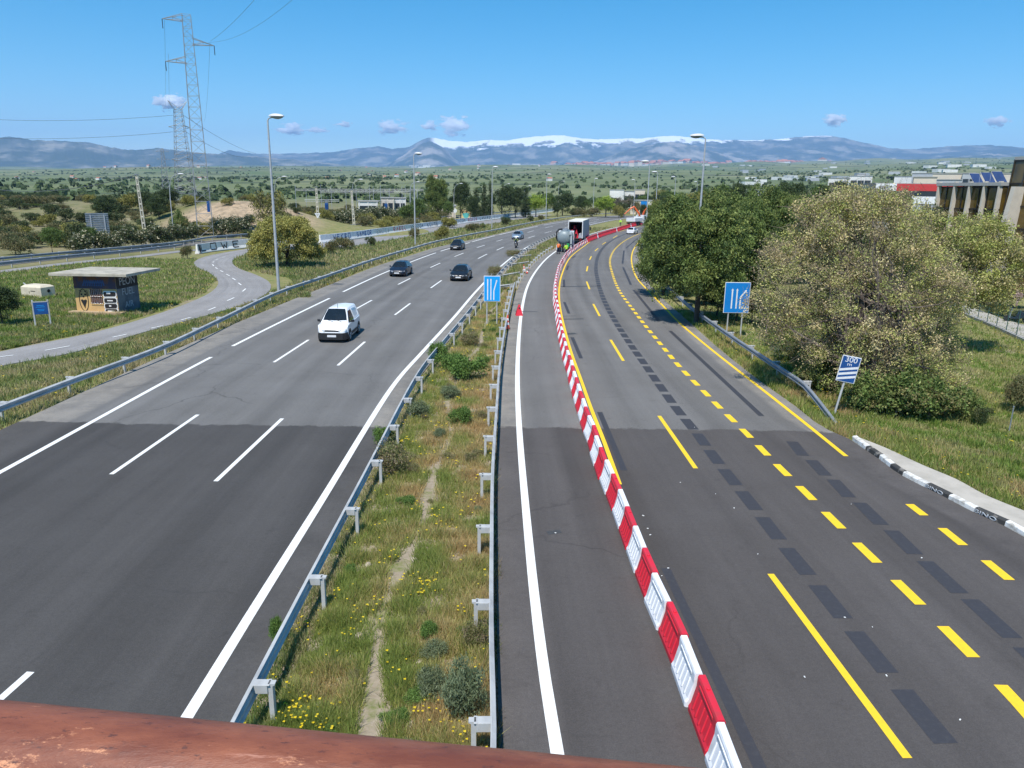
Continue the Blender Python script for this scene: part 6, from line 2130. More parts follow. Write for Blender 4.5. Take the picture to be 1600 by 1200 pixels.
# --- left side
obush = make_tree("round_olive_tree", "large round yellow-olive tree standing by the nearest tall street lamp", "tree",
                  [(0, 0, 3.2, 3.4, 3.2, 2.3)] + [(3.3 * math.cos(a), 3.0 * math.sin(a), z, 1.15, 1.15, .85) for a, z in zip(np.linspace(0, 11.5, 16), (1.6, 2.6, 3.4, 4.2, 1.5, 2.2, 3.1, 4.0, 1.8, 2.9, 3.8, 1.6, 2.5, 3.5, 4.3, 2.0))] + [(1.6 * math.cos(a), 1.6 * math.sin(a), 4.7, 1.2, 1.2, .8) for a in np.linspace(0, 5, 5)],
                  900, 60, .5, .21, [(0.33, 0.31, 0.085), (0.40, 0.365, 0.10), (0.26, 0.25, 0.07), (0.36, 0.34, 0.10)], 41, ((0, 0, 0), (0, 0, 2.4), .25), m_bark_d, inner=.75, down=.4)
put_px(obush, 450, 417, 333, 126, rz=.4)
feath = make_tree("thin_bush_tree", "airy yellowish tree behind the round olive tree", "tree", blobs(9, 1.6, 1.3, 2.9, .8, 1.2, 42), 170, 30, .5, .2, OLIVE + SCRUB, 42, ((0, 0, 0), (0, 0, 3), .1))
put_px(feath, 418, None, 292, 60, D=112)
put_px(scrub_a, 293, 403, 379, 22, "small dark reddish shrub at the left end of the lettered concrete barrier")
put_px(dark_tree, 4, 508, 440, 66, "dark bush cut by the left edge of the picture")
G_ = "shrubs on the left verge"
for px, yb, yt, w, p_, lab in [(690, 376, 350, 26, scrub_b, "olive shrub by the guardrail right of the second tall lamp"), (646, 372, 353, 24, scrub_a, "grey shrub beside the second tall lamp"), (578, 385, 369, 18, scrub_c, "small dark shrub on the verge before the graffiti barrier"), (540, 391, 366, 40, scrub_a, "loose shrub beside the round olive tree"),
                               (520, 397, 370, 26, scrub_a, "thin shrub touching the round olive tree"), (740, 361, 346, 30, scrub_a, "shrub between the second and third tall lamps"), (790, 352, 338, 24, scrub_c, "shrub just right of the third tall lamp"), (828, 347, 336, 12, scrub_c, "small dark shrub left of the fourth tall lamp"),
                               (846, 344, 334, 14, scrub_a, "brownish shrub at the foot of the fourth tall lamp"), (755, 357, 347, 18, green_b, "low green shrub below the third tall lamp")]:
    put_px(p_, px, yb, yt, w, lab, G_)
lolli = make_tree("round_clipped_tree", "round dark tree like a ball on the verge left of the trucks", "tree", [(0, 0, 3.0, 2.1, 2.1, 2.4)] + blobs(8, 1.5, 1.2, 3.0, .8, 1.1, 43), 240, 40, .5, .24, GREEN_DARK, 43, ((0, 0, 0), (0, 0, 2.5), .16), m_bark_d, inner=.8)
put_px(lolli, 871, 338.5, 314.5, 19)
# line of trees beyond the service road
G_ = "trees beyond the service road"
for px, D, yt, wpx, p_, lab in [(684, 235, 270, 44, pine_a, "big rounded stone pine standing out beyond the service road"), (720, 238, 279, 32, dark_tree, "dark tall tree just right of the stone pine"), (744, 245, 290, 24, cypress, "pointed conifer between two dark trees"), (757, 250, 284, 22, cypress, "tallest pointed conifer behind the third tall lamp"),
                                (766, 255, 279, 16, cypress, "slim pointed conifer at the third tall lamp"), (785, 262, 287, 40, dark_tree, "broad dark tree right of the third tall lamp"), (806, 268, 289, 30, dark_tree, "dark tree in the middle of the row"), (822, 275, 288, 24, cypress, "dark conifer near the right end of the row"),
                                (838, 282, 300, 34, lime_tree, "bright green tree in the row left of the fourth tall lamp"), (856, 288, 299, 26, broad, "green tree behind the fourth tall lamp"), (880, 300, 299, 36, dark_tree, "dark tree behind the round clipped one"), (905, 330, 304, 24, dark_tree, "small dark tree beside the parapet"),
                                (735, 232, 303, 22, dark_tree, "dark low tree by the mural board"), (700, 228, 312, 22, broad, "green bushy tree at the foot of the stone pine"), (655, 200, 308, 34, broad, "mid green tree left of the stone pine"), (640, 195, 318, 40, broad, "wide green tree by the oleanders left of the stone pine")]:
    put_px(p_, px, None, yt, wpx, lab, G_, D=D)
put_px(lime_tree, 948, None, 303, 38, "bright yellow green tree left of the crane truck", D=285)
put_px(scrub_b, 968, None, 318, 22, "orange-tinted bush between the bright tree and the crane truck", D=285)
put_px(scrub_a, 905, None, 322, 30, "grey green shrub beyond the left carriageway curve", D=290)
put_px(scrub_c, 893, 338.5, 325, 26, "dark shrub beside the round clipped tree")
put_px(scrub_a, 926, None, 321, 34, "dull shrub below the fifth tall lamp", D=295)
for px, D, yt, wpx, p_ in [(938, 330, 306, 26, broad), (962, 335, 309, 28, dark_tree), (988, 345, 305, 30, dark_tree), (1006, 350, 304, 30, broad), (1022, 340, 302, 30, dark_tree), (975, 300, 315, 22, scrub_c), (955, 345, 307, 24, dark_tree), (996, 320, 310, 22, scrub_a), (915, 330, 309, 26, broad), (1012, 300, 318, 24, scrub_c)]:
    put_px(p_, px, None, yt, wpx, "tree or bush in front of the white sheds beyond the road bend", "trees before the far sheds", D=D, name="roadside_tree")
bare = make_tree("bare_tree", "greyish half-bare tree above the crane truck", "tree", blobs(8, 1.6, 1.6, 3.8, .8, 1.2, 44), 120, 26, .5, .2, [(0.19, .16, .12), (.15, .13, .1), (.17, .17, .09)], 44, ((0, 0, 0), (0, 0, 4.4), .14), limbs=14)
put_px(bare, 976, None, 301, 30, D=320)
# oleander hedge behind the service road rails
k = 0
rr_ = random.Random(5)
for px in [128, 150, 172, 196, 222, 236, 250, 268, 284, 300, 345, 358, 372, 386, 520, 533, 546, 560, 572, 584, 596, 608, 618, 628, 660, 672, 684]:
    yb = np.interp(px, [0, 120, 300, 390, 470, 600, 750], [410, 398.5, 380, 368.5, 360, 348.5, 336]) - rr_.uniform(1, 3)
    hpx = np.interp(px, [100, 300, 400, 600, 700], [38, 36, 32, 27, 18]) * rr_.uniform(.8, 1.1)
    put_px(oleander, px, yb, yb - hpx, hpx * rr_.uniform(1.0, 1.35), "dark shrub dotted with cream flowers in the hedge behind the service road", "flowering hedge shrubs")
put_px(redleaf, 271, 379, 365, 20, "small dark red shrub in the hedge by the curved lamp", name="red_leaved_shrub")
# shrubs of the scrub field and the mound
G_ = "scrub field shrubs"
n = 0
while n < 190:
    px = rr_.uniform(-40, 330); D = rr_.uniform(96, 330)
    q = AT(px, 330, D)
    if D < np.interp(px, [0, 300], [100, 132]): continue
    w = rr_.uniform(2.2, 5.5); h = w * rr_.uniform(.45, .75)
    p_ = rr_.choice([scrub_a, scrub_b, scrub_c, scrub_c, scrub_a])
    lab = {scrub_a: "grey green shrub in the scrub field left of the pylons", scrub_b: "yellow olive shrub in the scrub field left of the pylons", scrub_c: "dark green shrub in the scrub field left of the pylons"}[p_]
    put(p_, (q[0], q[1], hz(q[0], q[1]) - .05), w, h, lab, G_ + (" of grey green" if p_ is scrub_a else " of olive" if p_ is scrub_b else " of dark green")); n += 1
for px, D, yt, wpx, p_, lab in [(252, 170, 292, 46, dark_tree, "dark holm oak behind the curved lamp left of the pylon"), (232, 180, 296, 36, dark_tree, "dark rounded oak left of the curved lamp"), (245, 160, 303, 40, dark_tree, "dark oak in front of the other two by the curved lamp"), (165, 175, 303, 50, dark_tree, "dark oak behind the leaning concrete pole"),
                                (200, 190, 299, 44, scrub_b, "yellowish bush tree behind the leaning concrete pole"), (56, 200, 318, 30, broad, "fresh green small tree in the scrub field"), (118, 108, 345, 42, scrub_c, "dark shrub below the slatted sign back"), (76, 100, 352, 40, broad, "green tree left of the slatted sign back"),
                                (20, 98, 366, 50, scrub_a, "wide grey shrub at the left edge behind the rails"), (140, 104, 352, 30, broad, "green bush tree behind the slatted sign legs"), (280, 135, 322, 34, green_b, "bright green bush on the mound slope left of the pylon")]:
    put_px(p_, px, None, yt, wpx, lab, "oaks and bushes of the scrub field", D=D)
for k in range(34):
    px = rr_.uniform(330, 490); D = rr_.uniform(134, 190)
    q = AT(px, 330, D); w = rr_.uniform(1.4, 3.2)
    p_ = rr_.choice([scrub_a, scrub_b, scrub_c])
    put(p_, (q[0], q[1], hz(q[0], q[1]) - .05), w, w * .6, "shrub on the sandy mound behind the round olive tree", "mound shrubs")
for k in range(110):
    px = rr_.uniform(455, 700); D = rr_.uniform(168, 330)
    q = AT(px, 330, D); w = rr_.uniform(2.5, 5.5)
    p_ = rr_.choice([scrub_a, scrub_c, scrub_a, scrub_b])
    put(p_, (q[0], q[1], hz(q[0], q[1]) - .05), w, w * .62, "shrub in the rough ground around the substation", "substation shrubs")
# dark wood edge at far left, trees at the right middle distance
for k in range(26):
    px = -30 + k * 4.8; D = rr_.uniform(330, 370)
    yt = 300 + rr_.uniform(-3, 3) + px * .03
    put_px(dark_tree, px, None, yt, rr_.uniform(22, 34), "dark pine in the wood edge at the far left", "far left wood edge", D=D)
for k in range(46):
    px = rr_.uniform(1000, 1420); D = rr_.uniform(140, 420)
    yt = np.interp(px, [1000, 1100, 1250, 1420], [300, 288, 281, 288]) + rr_.uniform(-5, 9)
    p_ = rr_.choice([dark_tree, dark_tree, pine_b, broad, scrub_b])
    put_px(p_, px, None, yt, rr_.uniform(26, 52), "middle distance tree behind the pines, before the white buildings", "middle distance trees on the right", D=D)
# weeds in the median
G_ = "weed bushes in the median"
greyweed = make_tree("weed_bush", None, "weed", blobs(7, .42, .12, .28, .2, .34, 51, .9), 220, 30, .16, .075, [(0.18, .22, .12), (.23, .27, .15), (.14, .18, .09)], 51, ((0, 0, 0), (0, 0, .3), .015), aspect=.3, down=.3)
drywed = make_tree("weed_bush", None, "weed", blobs(7, .42, .15, .3, .2, .34, 52, .9), 200, 30, .16, .07, [(0.17, .18, .065), (.25, .20, .10), (.21, .22, .08), (.29, .23, .15)], 52, ((0, 0, 0), (0, 0, .3), .015), aspect=.3, down=.3)
greenw = make_tree("weed_bush", None, "weed", blobs(7, .5, .12, .3, .2, .36, 53, .9), 220, 30, .17, .08, [(0.13, .22, .05), (.17, .27, .065), (.095, .17, .038)], 53, ((0, 0, 0), (0, 0, .3), .015), aspect=.4, down=.3)
for px, yb, yt, w, p_, lab in [(722, 1110, 1020, 90, greyweed, "silvery green weed bush against the right guardrail near the handrail"), (672, 1085, 1040, 60, greyweed, "smaller silvery weed left of the nearest weed bush"), (622, 735, 682, 80, drywed, "brownish weed bush by the left guardrail"), (598, 690, 662, 44, greenw, "green weed spilling under the left guardrail"),
                               (735, 592, 550, 76, greenw, "lush green weed patch in the middle of the median"), (700, 575, 548, 60, greenw, "lush green weed patch left of the larger one"), (688, 560, 530, 44, greenw, "green weeds by the left rail before the blue sign"), (705, 620, 600, 40, greyweed, "low grey weed below the lush patch"),
                               (745, 1010, 965, 50, drywed, "dry weed at the foot of the right guardrail"), (440, 1000, 960, 40, greenw, "green weed at the foot of the near left guardrail"), (716, 660, 632, 46, greenw, "leafy weed in the median below the grey one"), (738, 540, 515, 40, drywed, "dry weed by the blue sign posts"),
                               (770, 430, 412, 30, drywed, "weed between the detached rails"), (800, 400, 388, 30, drywed, "weed beside the topmost detached rail"), (655, 650, 622, 44, greyweed, "grey weed beside the bare earth track")]:
    put_px(p_, px, yb, yt, w, lab, G_)


rw_ = random.Random(21)
for k in range(46):
    y_ = 10 + 60 * rw_.random() ** 1.6
    xl_ = float(np.interp(y_, ML.p[:, 1], ML.p[:, 0])) + .5; xr_ = float(np.interp(y_, RCL.p[:, 1], RCL.p[:, 0])) - .5
    x_ = xl_ + (xr_ - xl_) * rw_.random(); w_ = rw_.uniform(.25, .7)
    p_ = rw_.choice([greyweed, drywed, drywed, greenw, greenw])
    put(p_, (x_, y_, -.06), w_, w_ * rw_.uniform(.35, .75), {"0": "small grey green weed clump among the median grass", "1": "small dry brownish weed clump among the median grass", "2": "small leafy green weed clump among the median grass"}[str([greyweed, drywed, greenw].index(p_))],
        {"0": "small grey weeds of the median", "1": "small dry weeds of the median", "2": "small green weeds of the median"}[str([greyweed, drywed, greenw].index(p_))])

# ------------------------------------------------------------------ grass
def fx(path):
    return lambda y: np.interp(y, path.p[:, 1], path.p[:, 0])


def patch_noise(x, y, s, seed):
    rg = np.random.default_rng(seed); out = 0
    for k in range(7):
        a = rg.uniform(0, 6.28); f = rg.uniform(.4, 1.9) / s
        out = out + np.sin((x * math.cos(a) + y * math.sin(a)) * f * 6.28 + rg.uniform(0, 6.28))
    return out / 3.2


def grass(name, xl, xr, y0, y1, n, cols, label, hmin, hmax, seed, flowers=.02, wid=.016, keep=None, pw=1.6, zf=None, offpath=None, fcol=((0.75, 0.55, 0.02), (0.8, 0.6, 0.04))):
    rg = np.random.default_rng(seed)
    u = rg.random(n)
    y = (y0 ** (1 - pw) + u * (y1 ** (1 - pw) - y0 ** (1 - pw))) ** (1 / (1 - pw))
    f = rg.random(n)
    x = xl(y) * (1 - f) + xr(y) * f
    # loose tufts
    cell = .16 + .004 * y
    nt_ = max(1, n // 9)
    ti = rg.integers(0, nt_, n)
    g_ = rg.random(n) < .55
    x = np.where(g_, x[ti] + rg.normal(size=n) * cell * .5, x); y = np.where(g_, y[ti] + rg.normal(size=n) * cell * .5, y)
    f = (x - xl(y)) / (xr(y) - xl(y) + 1e-6)
    ok = (f > 0.0) & (f < 1.0) & (y > y0 * .9)
    if keep is not None: ok &= keep(x, y, f, rg)
    if offpath is not None:
        ins = np.zeros(n, bool)
        px_, py_ = offpath[:, 0], offpath[:, 1]
        for a_ in range(len(offpath)):
            b_ = (a_ + 1) % len(offpath)
            c_ = (py_[a_] > y) != (py_[b_] > y)
            ins ^= c_ & (x < (px_[b_] - px_[a_]) * (y - py_[a_]) / (py_[b_] - py_[a_] + 1e-12) + px_[a_])
        ok &= ~ins
    x, y, f = x[ok], y[ok], f[ok]
    n = len(x)
    z = hgt(x, y) if zf is None else zf(x, y)
    pn = patch_noise(x, y, 3.0, seed); pn2 = patch_noise(x, y, 1.2, seed + 1)
    h = rg.uniform(hmin, hmax, n) * (1 + .45 * pn2)
    h = np.maximum(h, hmin * .5)
    w = wid * (1 + y / 28) * rg.uniform(.7, 1.4, n)
    a = rg.uniform(0, 6.28, n)
    lx, ly = rg.normal(size=(2, n)) * .38 * h
    V = np.empty((n, 3, 3))
    V[:, 0] = np.stack([x - np.cos(a) * w, y - np.sin(a) * w, z - .02], 1)
    V[:, 1] = np.stack([x + np.cos(a) * w, y + np.sin(a) * w, z - .02], 1)
    V[:, 2] = np.stack([x + lx, y + ly, z + h], 1)
    cols = np.asarray(cols, float)           # rows: green, mid, straw, rust
    q = np.clip(.5 + .42 * pn + .25 * (f - .5) + rg.normal(size=n) * .22, 0, .999) * len(cols)
    c = cols[q.astype(int)] * rg.uniform(.7, 1.3, n)[:, None]
    o = np_mesh(name, V.reshape(-1, 3), np.arange(n * 3).reshape(-1, 3), m_grass, c, tris=True)
    o["kind"] = "stuff"; o["label"] = label
    if flowers:
        k = rg.random(n) < flowers * .30 * np.clip(1.6 * patch_noise(x, y, 2.2, seed + 5) - .35, .04, 3)
        p = V[k, 2]; m = len(p)
        if m:
            s = (.010 + .0007 * p[:, 1]) * rg.uniform(.7, 1.3, m)
            FV = np.stack([p + np.stack([-s, -s, s * .3], 1), p + np.stack([s, -s, -s * .2], 1), p + np.stack([s, s, s * .3], 1), p + np.stack([-s, s, -s * .1], 1)], 1).reshape(-1, 3)
            fc = np.asarray(fcol)[rg.integers(0, len(fcol), m)]
            o2 = np_mesh("wild_flowers", FV, np.arange(m * 4).reshape(-1, 4), m_leaf, fc)
            o2["kind"] = "stuff"; o2["label"] = label.replace("grass", "flowers")
    return o


_pl, _pr = Path([G(*p) for p in BPL_px]), Path([G(*p) for p in BPR_px])
PATHC = np.array([_pl.at(_pl.L * f_)[:2] for f_ in np.linspace(0, 1, 150)] + [_pr.at(_pr.L * f_)[:2] for f_ in np.linspace(1, 0, 150)])
GR = [(0.25, 0.31, 0.075), (0.31, 0.345, 0.09), (0.40, 0.38, 0.13), (0.52, 0.43, 0.20), (0.52, 0.37, 0.17)]
GRG = [(0.17, 0.26, 0.050), (0.21, 0.30, 0.060), (0.27, 0.32, 0.08), (0.33, 0.33, 0.12)]
GRV = [(0.20, 0.26, 0.075), (0.28, 0.30, 0.11), (0.37, 0.34, 0.15), (0.44, 0.37, 0.20)]
ml_x, mr_x, rcl_x = fx(ML), fx(MR), fx(RCL)


def keep_median(x, y, f, rg):
    track = np.abs(f - (.44 + .05 * np.sin(y / 3.1) + .03 * np.sin(y / 1.3)))
    return (track > .012 + .06 * rg.random(len(f)) + .024 * np.sin(y * .9 + np.sin(y * .37) * 2)) & (patch_noise(x, y, 1.6, 77) + rg.normal(size=len(f)) * .35 > -.80)


grass("grass", lambda y: ml_x(y) + .25, lambda y: rcl_x(y) - .12, 8.5, 70, 300000, GR, "long green and straw coloured grass of the median", .06, .25, 61, .035, .0055, keep_median, 1.9)
grass("grass", lambda y: fx(ML)(y) + .3, lambda y: fx(RCL)(y) - .2, 70, 200, 14000, GRV, "rough far grass of the median", .2, .45, 62, .0, .014, None, 1.3)
grass("grass", lambda y: rcl_x(y) - .3, lambda y: rcl_x(y) + .06, 9, 60, 9000, [(0.27, 0.20, 0.11), (0.22, 0.17, 0.10), (0.15, 0.16, 0.05)], "dry grass fringe along the asphalt edge of the median", .04, .16, 63, 0, .007, None, 1.8)
grass("grass", lambda y: ml_x(y) - .22, lambda y: ml_x(y) + .3, 8.5, 60, 22000, GRV, "green grass under the left median guardrail", .05, .2, 64, .06, .008, None, 1.8)
lcl_x = fx(LCL); bpr = Path([G(*p) for p in BPR_px if p[0] < 425]); bpl = Path([G(*p) for p in BPL_px if p[0] < 345])
xb = lambda y: np.interp(y, bpr.p[:8 * 30, 1], bpr.p[:8 * 30, 0])
_br = np.array([G(*p) for p in BPR_px[:7]]); _bl2 = np.array([G(*p) for p in BPL_px[:6]])
grass("grass", lambda y: np.interp(y, _br[:, 1], _br[:, 0]) + .3, lambda y: lcl_x(y) - .05, 22, 74, 60000, GRV, "dry green grass verge between the guardrail and the curving path", .08, .30, 65, .02, .011, None, 1.4)
_br2 = np.array([G(*p) for p in BPR_px[10:]])
grass("grass", lambda y: np.interp(y, np.concatenate([[74], _br2[:, 1]]), np.concatenate([[-19], _br2[:, 0]])) + .6, lambda y: lcl_x(y) - .3, 74, 260, 36000, GRV, "long rough grass verge beyond the round olive tree", .18, .5, 66, .0, .018, None, 1.2, offpath=PATHC)
grass("grass", lambda y: np.interp(y, [62, 76, 84, 104], [-17, -23, -31, -40]), lambda y: lcl_x(y) - .3, 62, 104, 16000, GRV, "rough grass inside the bend of the curving path", .12, .4, 70, .0, .016, None, 1.2, offpath=PATHC)
_sv = np.array([SV.off(t, 1.2) for t in np.linspace(0, SV.L, 40)])


def keep_lawn(x, y, f, rg):
    k = np.ones(len(x), bool)
    lx = np.interp(y, _bl2[:, 1], _bl2[:, 0])
    far = np.interp(x, _sv[:, 0], _sv[:, 1])
    return (x < lx - .4) & (y < far - .3)


grass("grass", lambda y: -.72 * y, lambda y: np.interp(y, _bl2[:, 1], _bl2[:, 0]) - .4, 40, 95, 110000, GRG + GRV, "green meadow grass around the hut", .08, .32, 67, .012, .014, keep_lawn, 1.2, offpath=PATHC)
ko_x = lambda y: np.interp(y, np.array([10, 18.8, 19.6, 21, 22.5, 24.3, 25.6, 27, 30, 33, 38, 45, 53]), np.array([26, 20.0, 18.6, 17.2, 15.4, 14.2, 13.1, 12.5, 12.3, 11.9, 11.6, 11.4, 11.5]))
_ko = KO.p[np.argsort(KO.p[:, 1])]
_rc = RCR.p


def right_x(y):
    a = np.interp(y, _ko[:, 1], _ko[:, 0]); b = fx(RCR)(y)
    return np.where(y < _ko[-1, 1], np.maximum(a, b) + .03, b + .08)


def keep_right(x, y, f, rg):
    return x < 46


grass("grass", right_x, lambda y: np.minimum(.72 * y + 4, 46), 17, 60, 150000, GRG + GRV[2:3], "flowering green grass of the right verge and lawn", .06, .22, 68, .02, .010, keep_right, 1.5)
grass("grass", right_x, lambda y: right_x(y) + 2.2, 17, 56, 26000, GR, "weedy grass strip beside the right road edge", .08, .32, 69, .05, .009, None, 1.6)
# pale stones on the bare track of the median
mstone = M("pale_stone", (0.42, 0.36, 0.28), .9, col2=(0.3, .25, .19))
G_ = "stones in the median"
sproto = None
for px, y in [(640, 806), (612, 815), (604, 700), (660, 683), (590, 900), (560, 990), (655, 1030), (670, 1060), (498, 1101), (632, 1005), (655, 750), (647, 872), (575, 880), (690, 1075), (640, 1130)]:
    p = G(px, y)
    if sproto is None:
        mb = MB(); rg = np.random.default_rng(4)
        mb.lathe([(.0, -.05), (.09, -.03), (.12, .02), (.08, .06), (0, .075)], 8)
        mb.v = [(x * rg.uniform(.8, 1.2), y_ * rg.uniform(.7, 1.1), z * rg.uniform(.8, 1.2)) for x, y_, z in mb.v]
        o = sproto = mb.build("stone", mstone, smooth=True)
    else:
        o = sproto.copy(); COL.objects.link(o)
    s_ = RNG.uniform(.5, 1.3)
    o.location = (p[0], p[1], -.05); o.scale = (s_, s_ * .8, s_ * .8); o.rotation_euler = (0, 0, RNG.uniform(0, 6))
    tag(o, "pale loose stone lying on the bare earth of the median", "stone", G_)


# ================================================================== BUILDINGS
m_amber = M("amber_glass", (0.13, 0.085, 0.02), .10, col2=(0.045, 0.034, 0.014), nscale=.5, spec=.7)
m_mull = M("dark_mullion", (0.02, 0.018, 0.016), .5)
m_fin = M("pale_concrete", (0.56, 0.51, 0.43), .85, col2=(0.46, 0.42, 0.36), nscale=.6, bmp=.15)
m_bw = M("white_wall", (0.74, 0.73, 0.70), .7, col2=(0.62, 0.61, 0.58), nscale=.15)
m_bc = M("cream_wall", (0.66, 0.58, 0.47), .7, col2=(0.58, 0.51, 0.42), nscale=.15)
m_bg = M("grey_wall", (0.42, 0.44, 0.46), .7, col2=(0.36, 0.38, 0.40), nscale=.15)
m_bred = M("red_band", (0.55, 0.045, 0.045), .5)
m_roof = M("roof_grey", (0.36, 0.36, 0.35), .8)
m_tile = M("red_tile_roof", (0.42, 0.17, 0.11), .85, col2=(0.34, 0.14, 0.10), nscale=.05)
m_win = M("window_glass", (0.03, 0.04, 0.05), .15)
m_solar = M("solar_cells", (0.03, 0.05, 0.13), .12, col2=(0.05, 0.08, 0.18), nscale=.8)

# glass office building on the right
Pa = AT(1464, 291, 91); Pb = AT(1562, 293, 83)
dv = np.array([Pb[0] - Pa[0], Pb[1] - Pa[1], 0]); Lf = np.linalg.norm(dv); dv /= Lf
rz_b = math.atan2(dv[1], dv[0])
H_low = 10.3
# local frame: x along the facade toward the camera, +y away from the road (inside), outside is -y
e = empty("office_building", (Pa[0], Pa[1], 0), rz_b, "dark amber glass office building with slanting concrete fins at the right edge", "building")
nrm = np.array([-dv[1], dv[0], 0])
sgn = 1.0 if nrm[0] > 0 else -1.0          # +y local must point right, away from the road
Ht = topz(1575, 248, 82)


def bl(x, y, z): return (x, sgn * y, z)


mb = MB(); mb.box(bl(Lf / 2, 9.5, H_low / 2 - .1), (Lf, 18, H_low - .2)); mb.build("glass_wing", m_amber, e)
mb = MB()
for x in np.arange(.0, Lf + .1, 1.1): mb.box(bl(x, .46, H_low / 2), (.07, .12, H_low - .3))
for z in np.arange(.6, H_low, 2.35): mb.box(bl(Lf / 2, .45, z), (Lf, .1, .14))
mb.build("mullion", m_mull, e)
mb = MB(); mb.box(bl(Lf / 2, 9.2, H_low + .05), (Lf + .2, 18.4, .35)); mb.build("roof", m_roof, e)
nf = 5
for i in range(nf):
    x = .15 + (Lf - .3) * (i / (nf - 1)) ** .92
    mb = MB()
    mb.loft([[bl(x - .11, -.3, -.2), bl(x + .11, -.3, -.2), bl(x + .11, .5, -.2), bl(x - .11, .5, -.2)],
             [bl(x - .11, .05, H_low + .35), bl(x + .11, .05, H_low + .35), bl(x + .11, .5, H_low + .35), bl(x - .11, .5, H_low + .35)]])
    mb.build("fin", m_fin, e)
x0 = Lf + .1; Lt = 26
mb = MB(); mb.loft([[bl(x0, .6, 0), bl(x0 + Lt, .6, 0), bl(x0 + Lt, 22, 0), bl(x0, 22, 0)], [bl(x0, 1.4, Ht), bl(x0 + Lt, 1.4, Ht), bl(x0 + Lt, 22, Ht), bl(x0, 22, Ht)]]); mb.build("glass_tower", m_amber, e)
mb = MB()
for x in np.arange(x0, x0 + Lt, 1.5): mb.bar(bl(x, .5, 0), bl(x, 1.32, Ht), .07)
for z in np.arange(1.0, Ht, 2.35):
    y = .56 + .8 * z / Ht
    mb.box(bl(x0 + Lt / 2, y, z), (Lt, .1, .14)); 
for y in np.arange(2, 22, 1.6): mb.bar(bl(x0 - .04, y, 0), bl(x0 - .04, y, Ht), .06)
for z in np.arange(1.0, Ht, 2.35): mb.bar(bl(x0 - .04, 1.4, z), bl(x0 - .04, 22, z), .07)
mb.build("mullion", m_mull, e)
mb = MB(); mb.box(bl(x0 + Lt / 2, 11.7, Ht + .1), (Lt + .1, 20.8, .3)); mb.build("roof", m_roof, e)
for xx in (1.6, 9.0):
    mb = MB(); mb.loft([[bl(x0 + xx - .3, -1.6, -.2), bl(x0 + xx + .3, -1.6, -.2), bl(x0 + xx + .3, .8, -.2), bl(x0 + xx - .3, .8, -.2)], [bl(x0 + xx - .25, -.1, Ht * .78), bl(x0 + xx + .25, -.1, Ht * .78), bl(x0 + xx + .25, 1.2, Ht * .78), bl(x0 + xx - .25, 1.2, Ht * .78)]])
    mb.build("fin", m_fin, e)
for i, (px, D_) in enumerate([(1523, 96), (1541, 92), (1558, 88)]):
    q = AT(px, 285, D_)
    o_ = empty("solar_panel", (q[0], q[1], H_low + .25), rz_b + R(90), ["farthest of three blue solar panels on the office roof", "middle of three blue solar panels on the office roof", "solar panel next to the glass tower on the office roof"][i], "solar panel", "solar panels on the office roof")
    mb = MB(); mb.slab([(-.75, -.6, .1), (.75, -.6, .1), (.75, .3, 1.25), (-.75, .3, 1.25)], .03); mb.build("panel", m_solar, o_)
    mb = MB()
    for a_, b_ in (((-.78, -.62, .08), (.78, -.62, .08)), ((.78, -.62, .08), (.78, .32, 1.27)), ((.78, .32, 1.27), (-.78, .32, 1.27)), ((-.78, .32, 1.27), (-.78, -.62, .08)), ((-.76, .3, 0), (-.76, .3, 1.25)), ((.76, .3, 0), (.76, .3, 1.25))): mb.bar(a_, b_, .014)
    mb.build("frame", m_galv, o_)


def block(px0, px1, yt, D, depth, mat, label, cat="building", group=None, windows=0, roof=None, yb=None, name="building", band=None, rz=None):
    """building whose front spans two sight lines at forward distance D, roof line at yt"""
    a, b = AT(px0, yt, D), AT(px1, yt, D)
    c = (a + b) / 2; w = np.linalg.norm((b - a)[:2])
    g = hz(c[0], c[1]); h = max(2.0, c[2] - g)
    e = empty(name, (c[0], c[1], g), math.atan2(-c[0], c[1]) if rz is None else rz, label, cat, group)
    mb = MB(); mb.box((0, depth / 2, h / 2 - .5), (w, depth, h + 1.0)); mb.build("wall", mat, e)
    mb = MB(); mb.box((0, depth / 2, h + .12), (w + .5, depth + .5, .3)); mb.build("roof", roof or m_roof, e)
    if windows:
        for r in range(windows):
            z = h * (r + .55) / windows
            mb = MB(); mb.box((0, -.03, z), (w * .92, .12, h / windows * .34)); mb.build("window_strip", m_win, e)
        mb = MB(); n = max(2, int(w / 4))
        for k in range(n + 1):
            mb.box((-w * .46 + w * .92 * k / n, -.07, h / 2), (.35, .12, h * .9))
        mb.build("pier", mat, e)
    return e, w, h


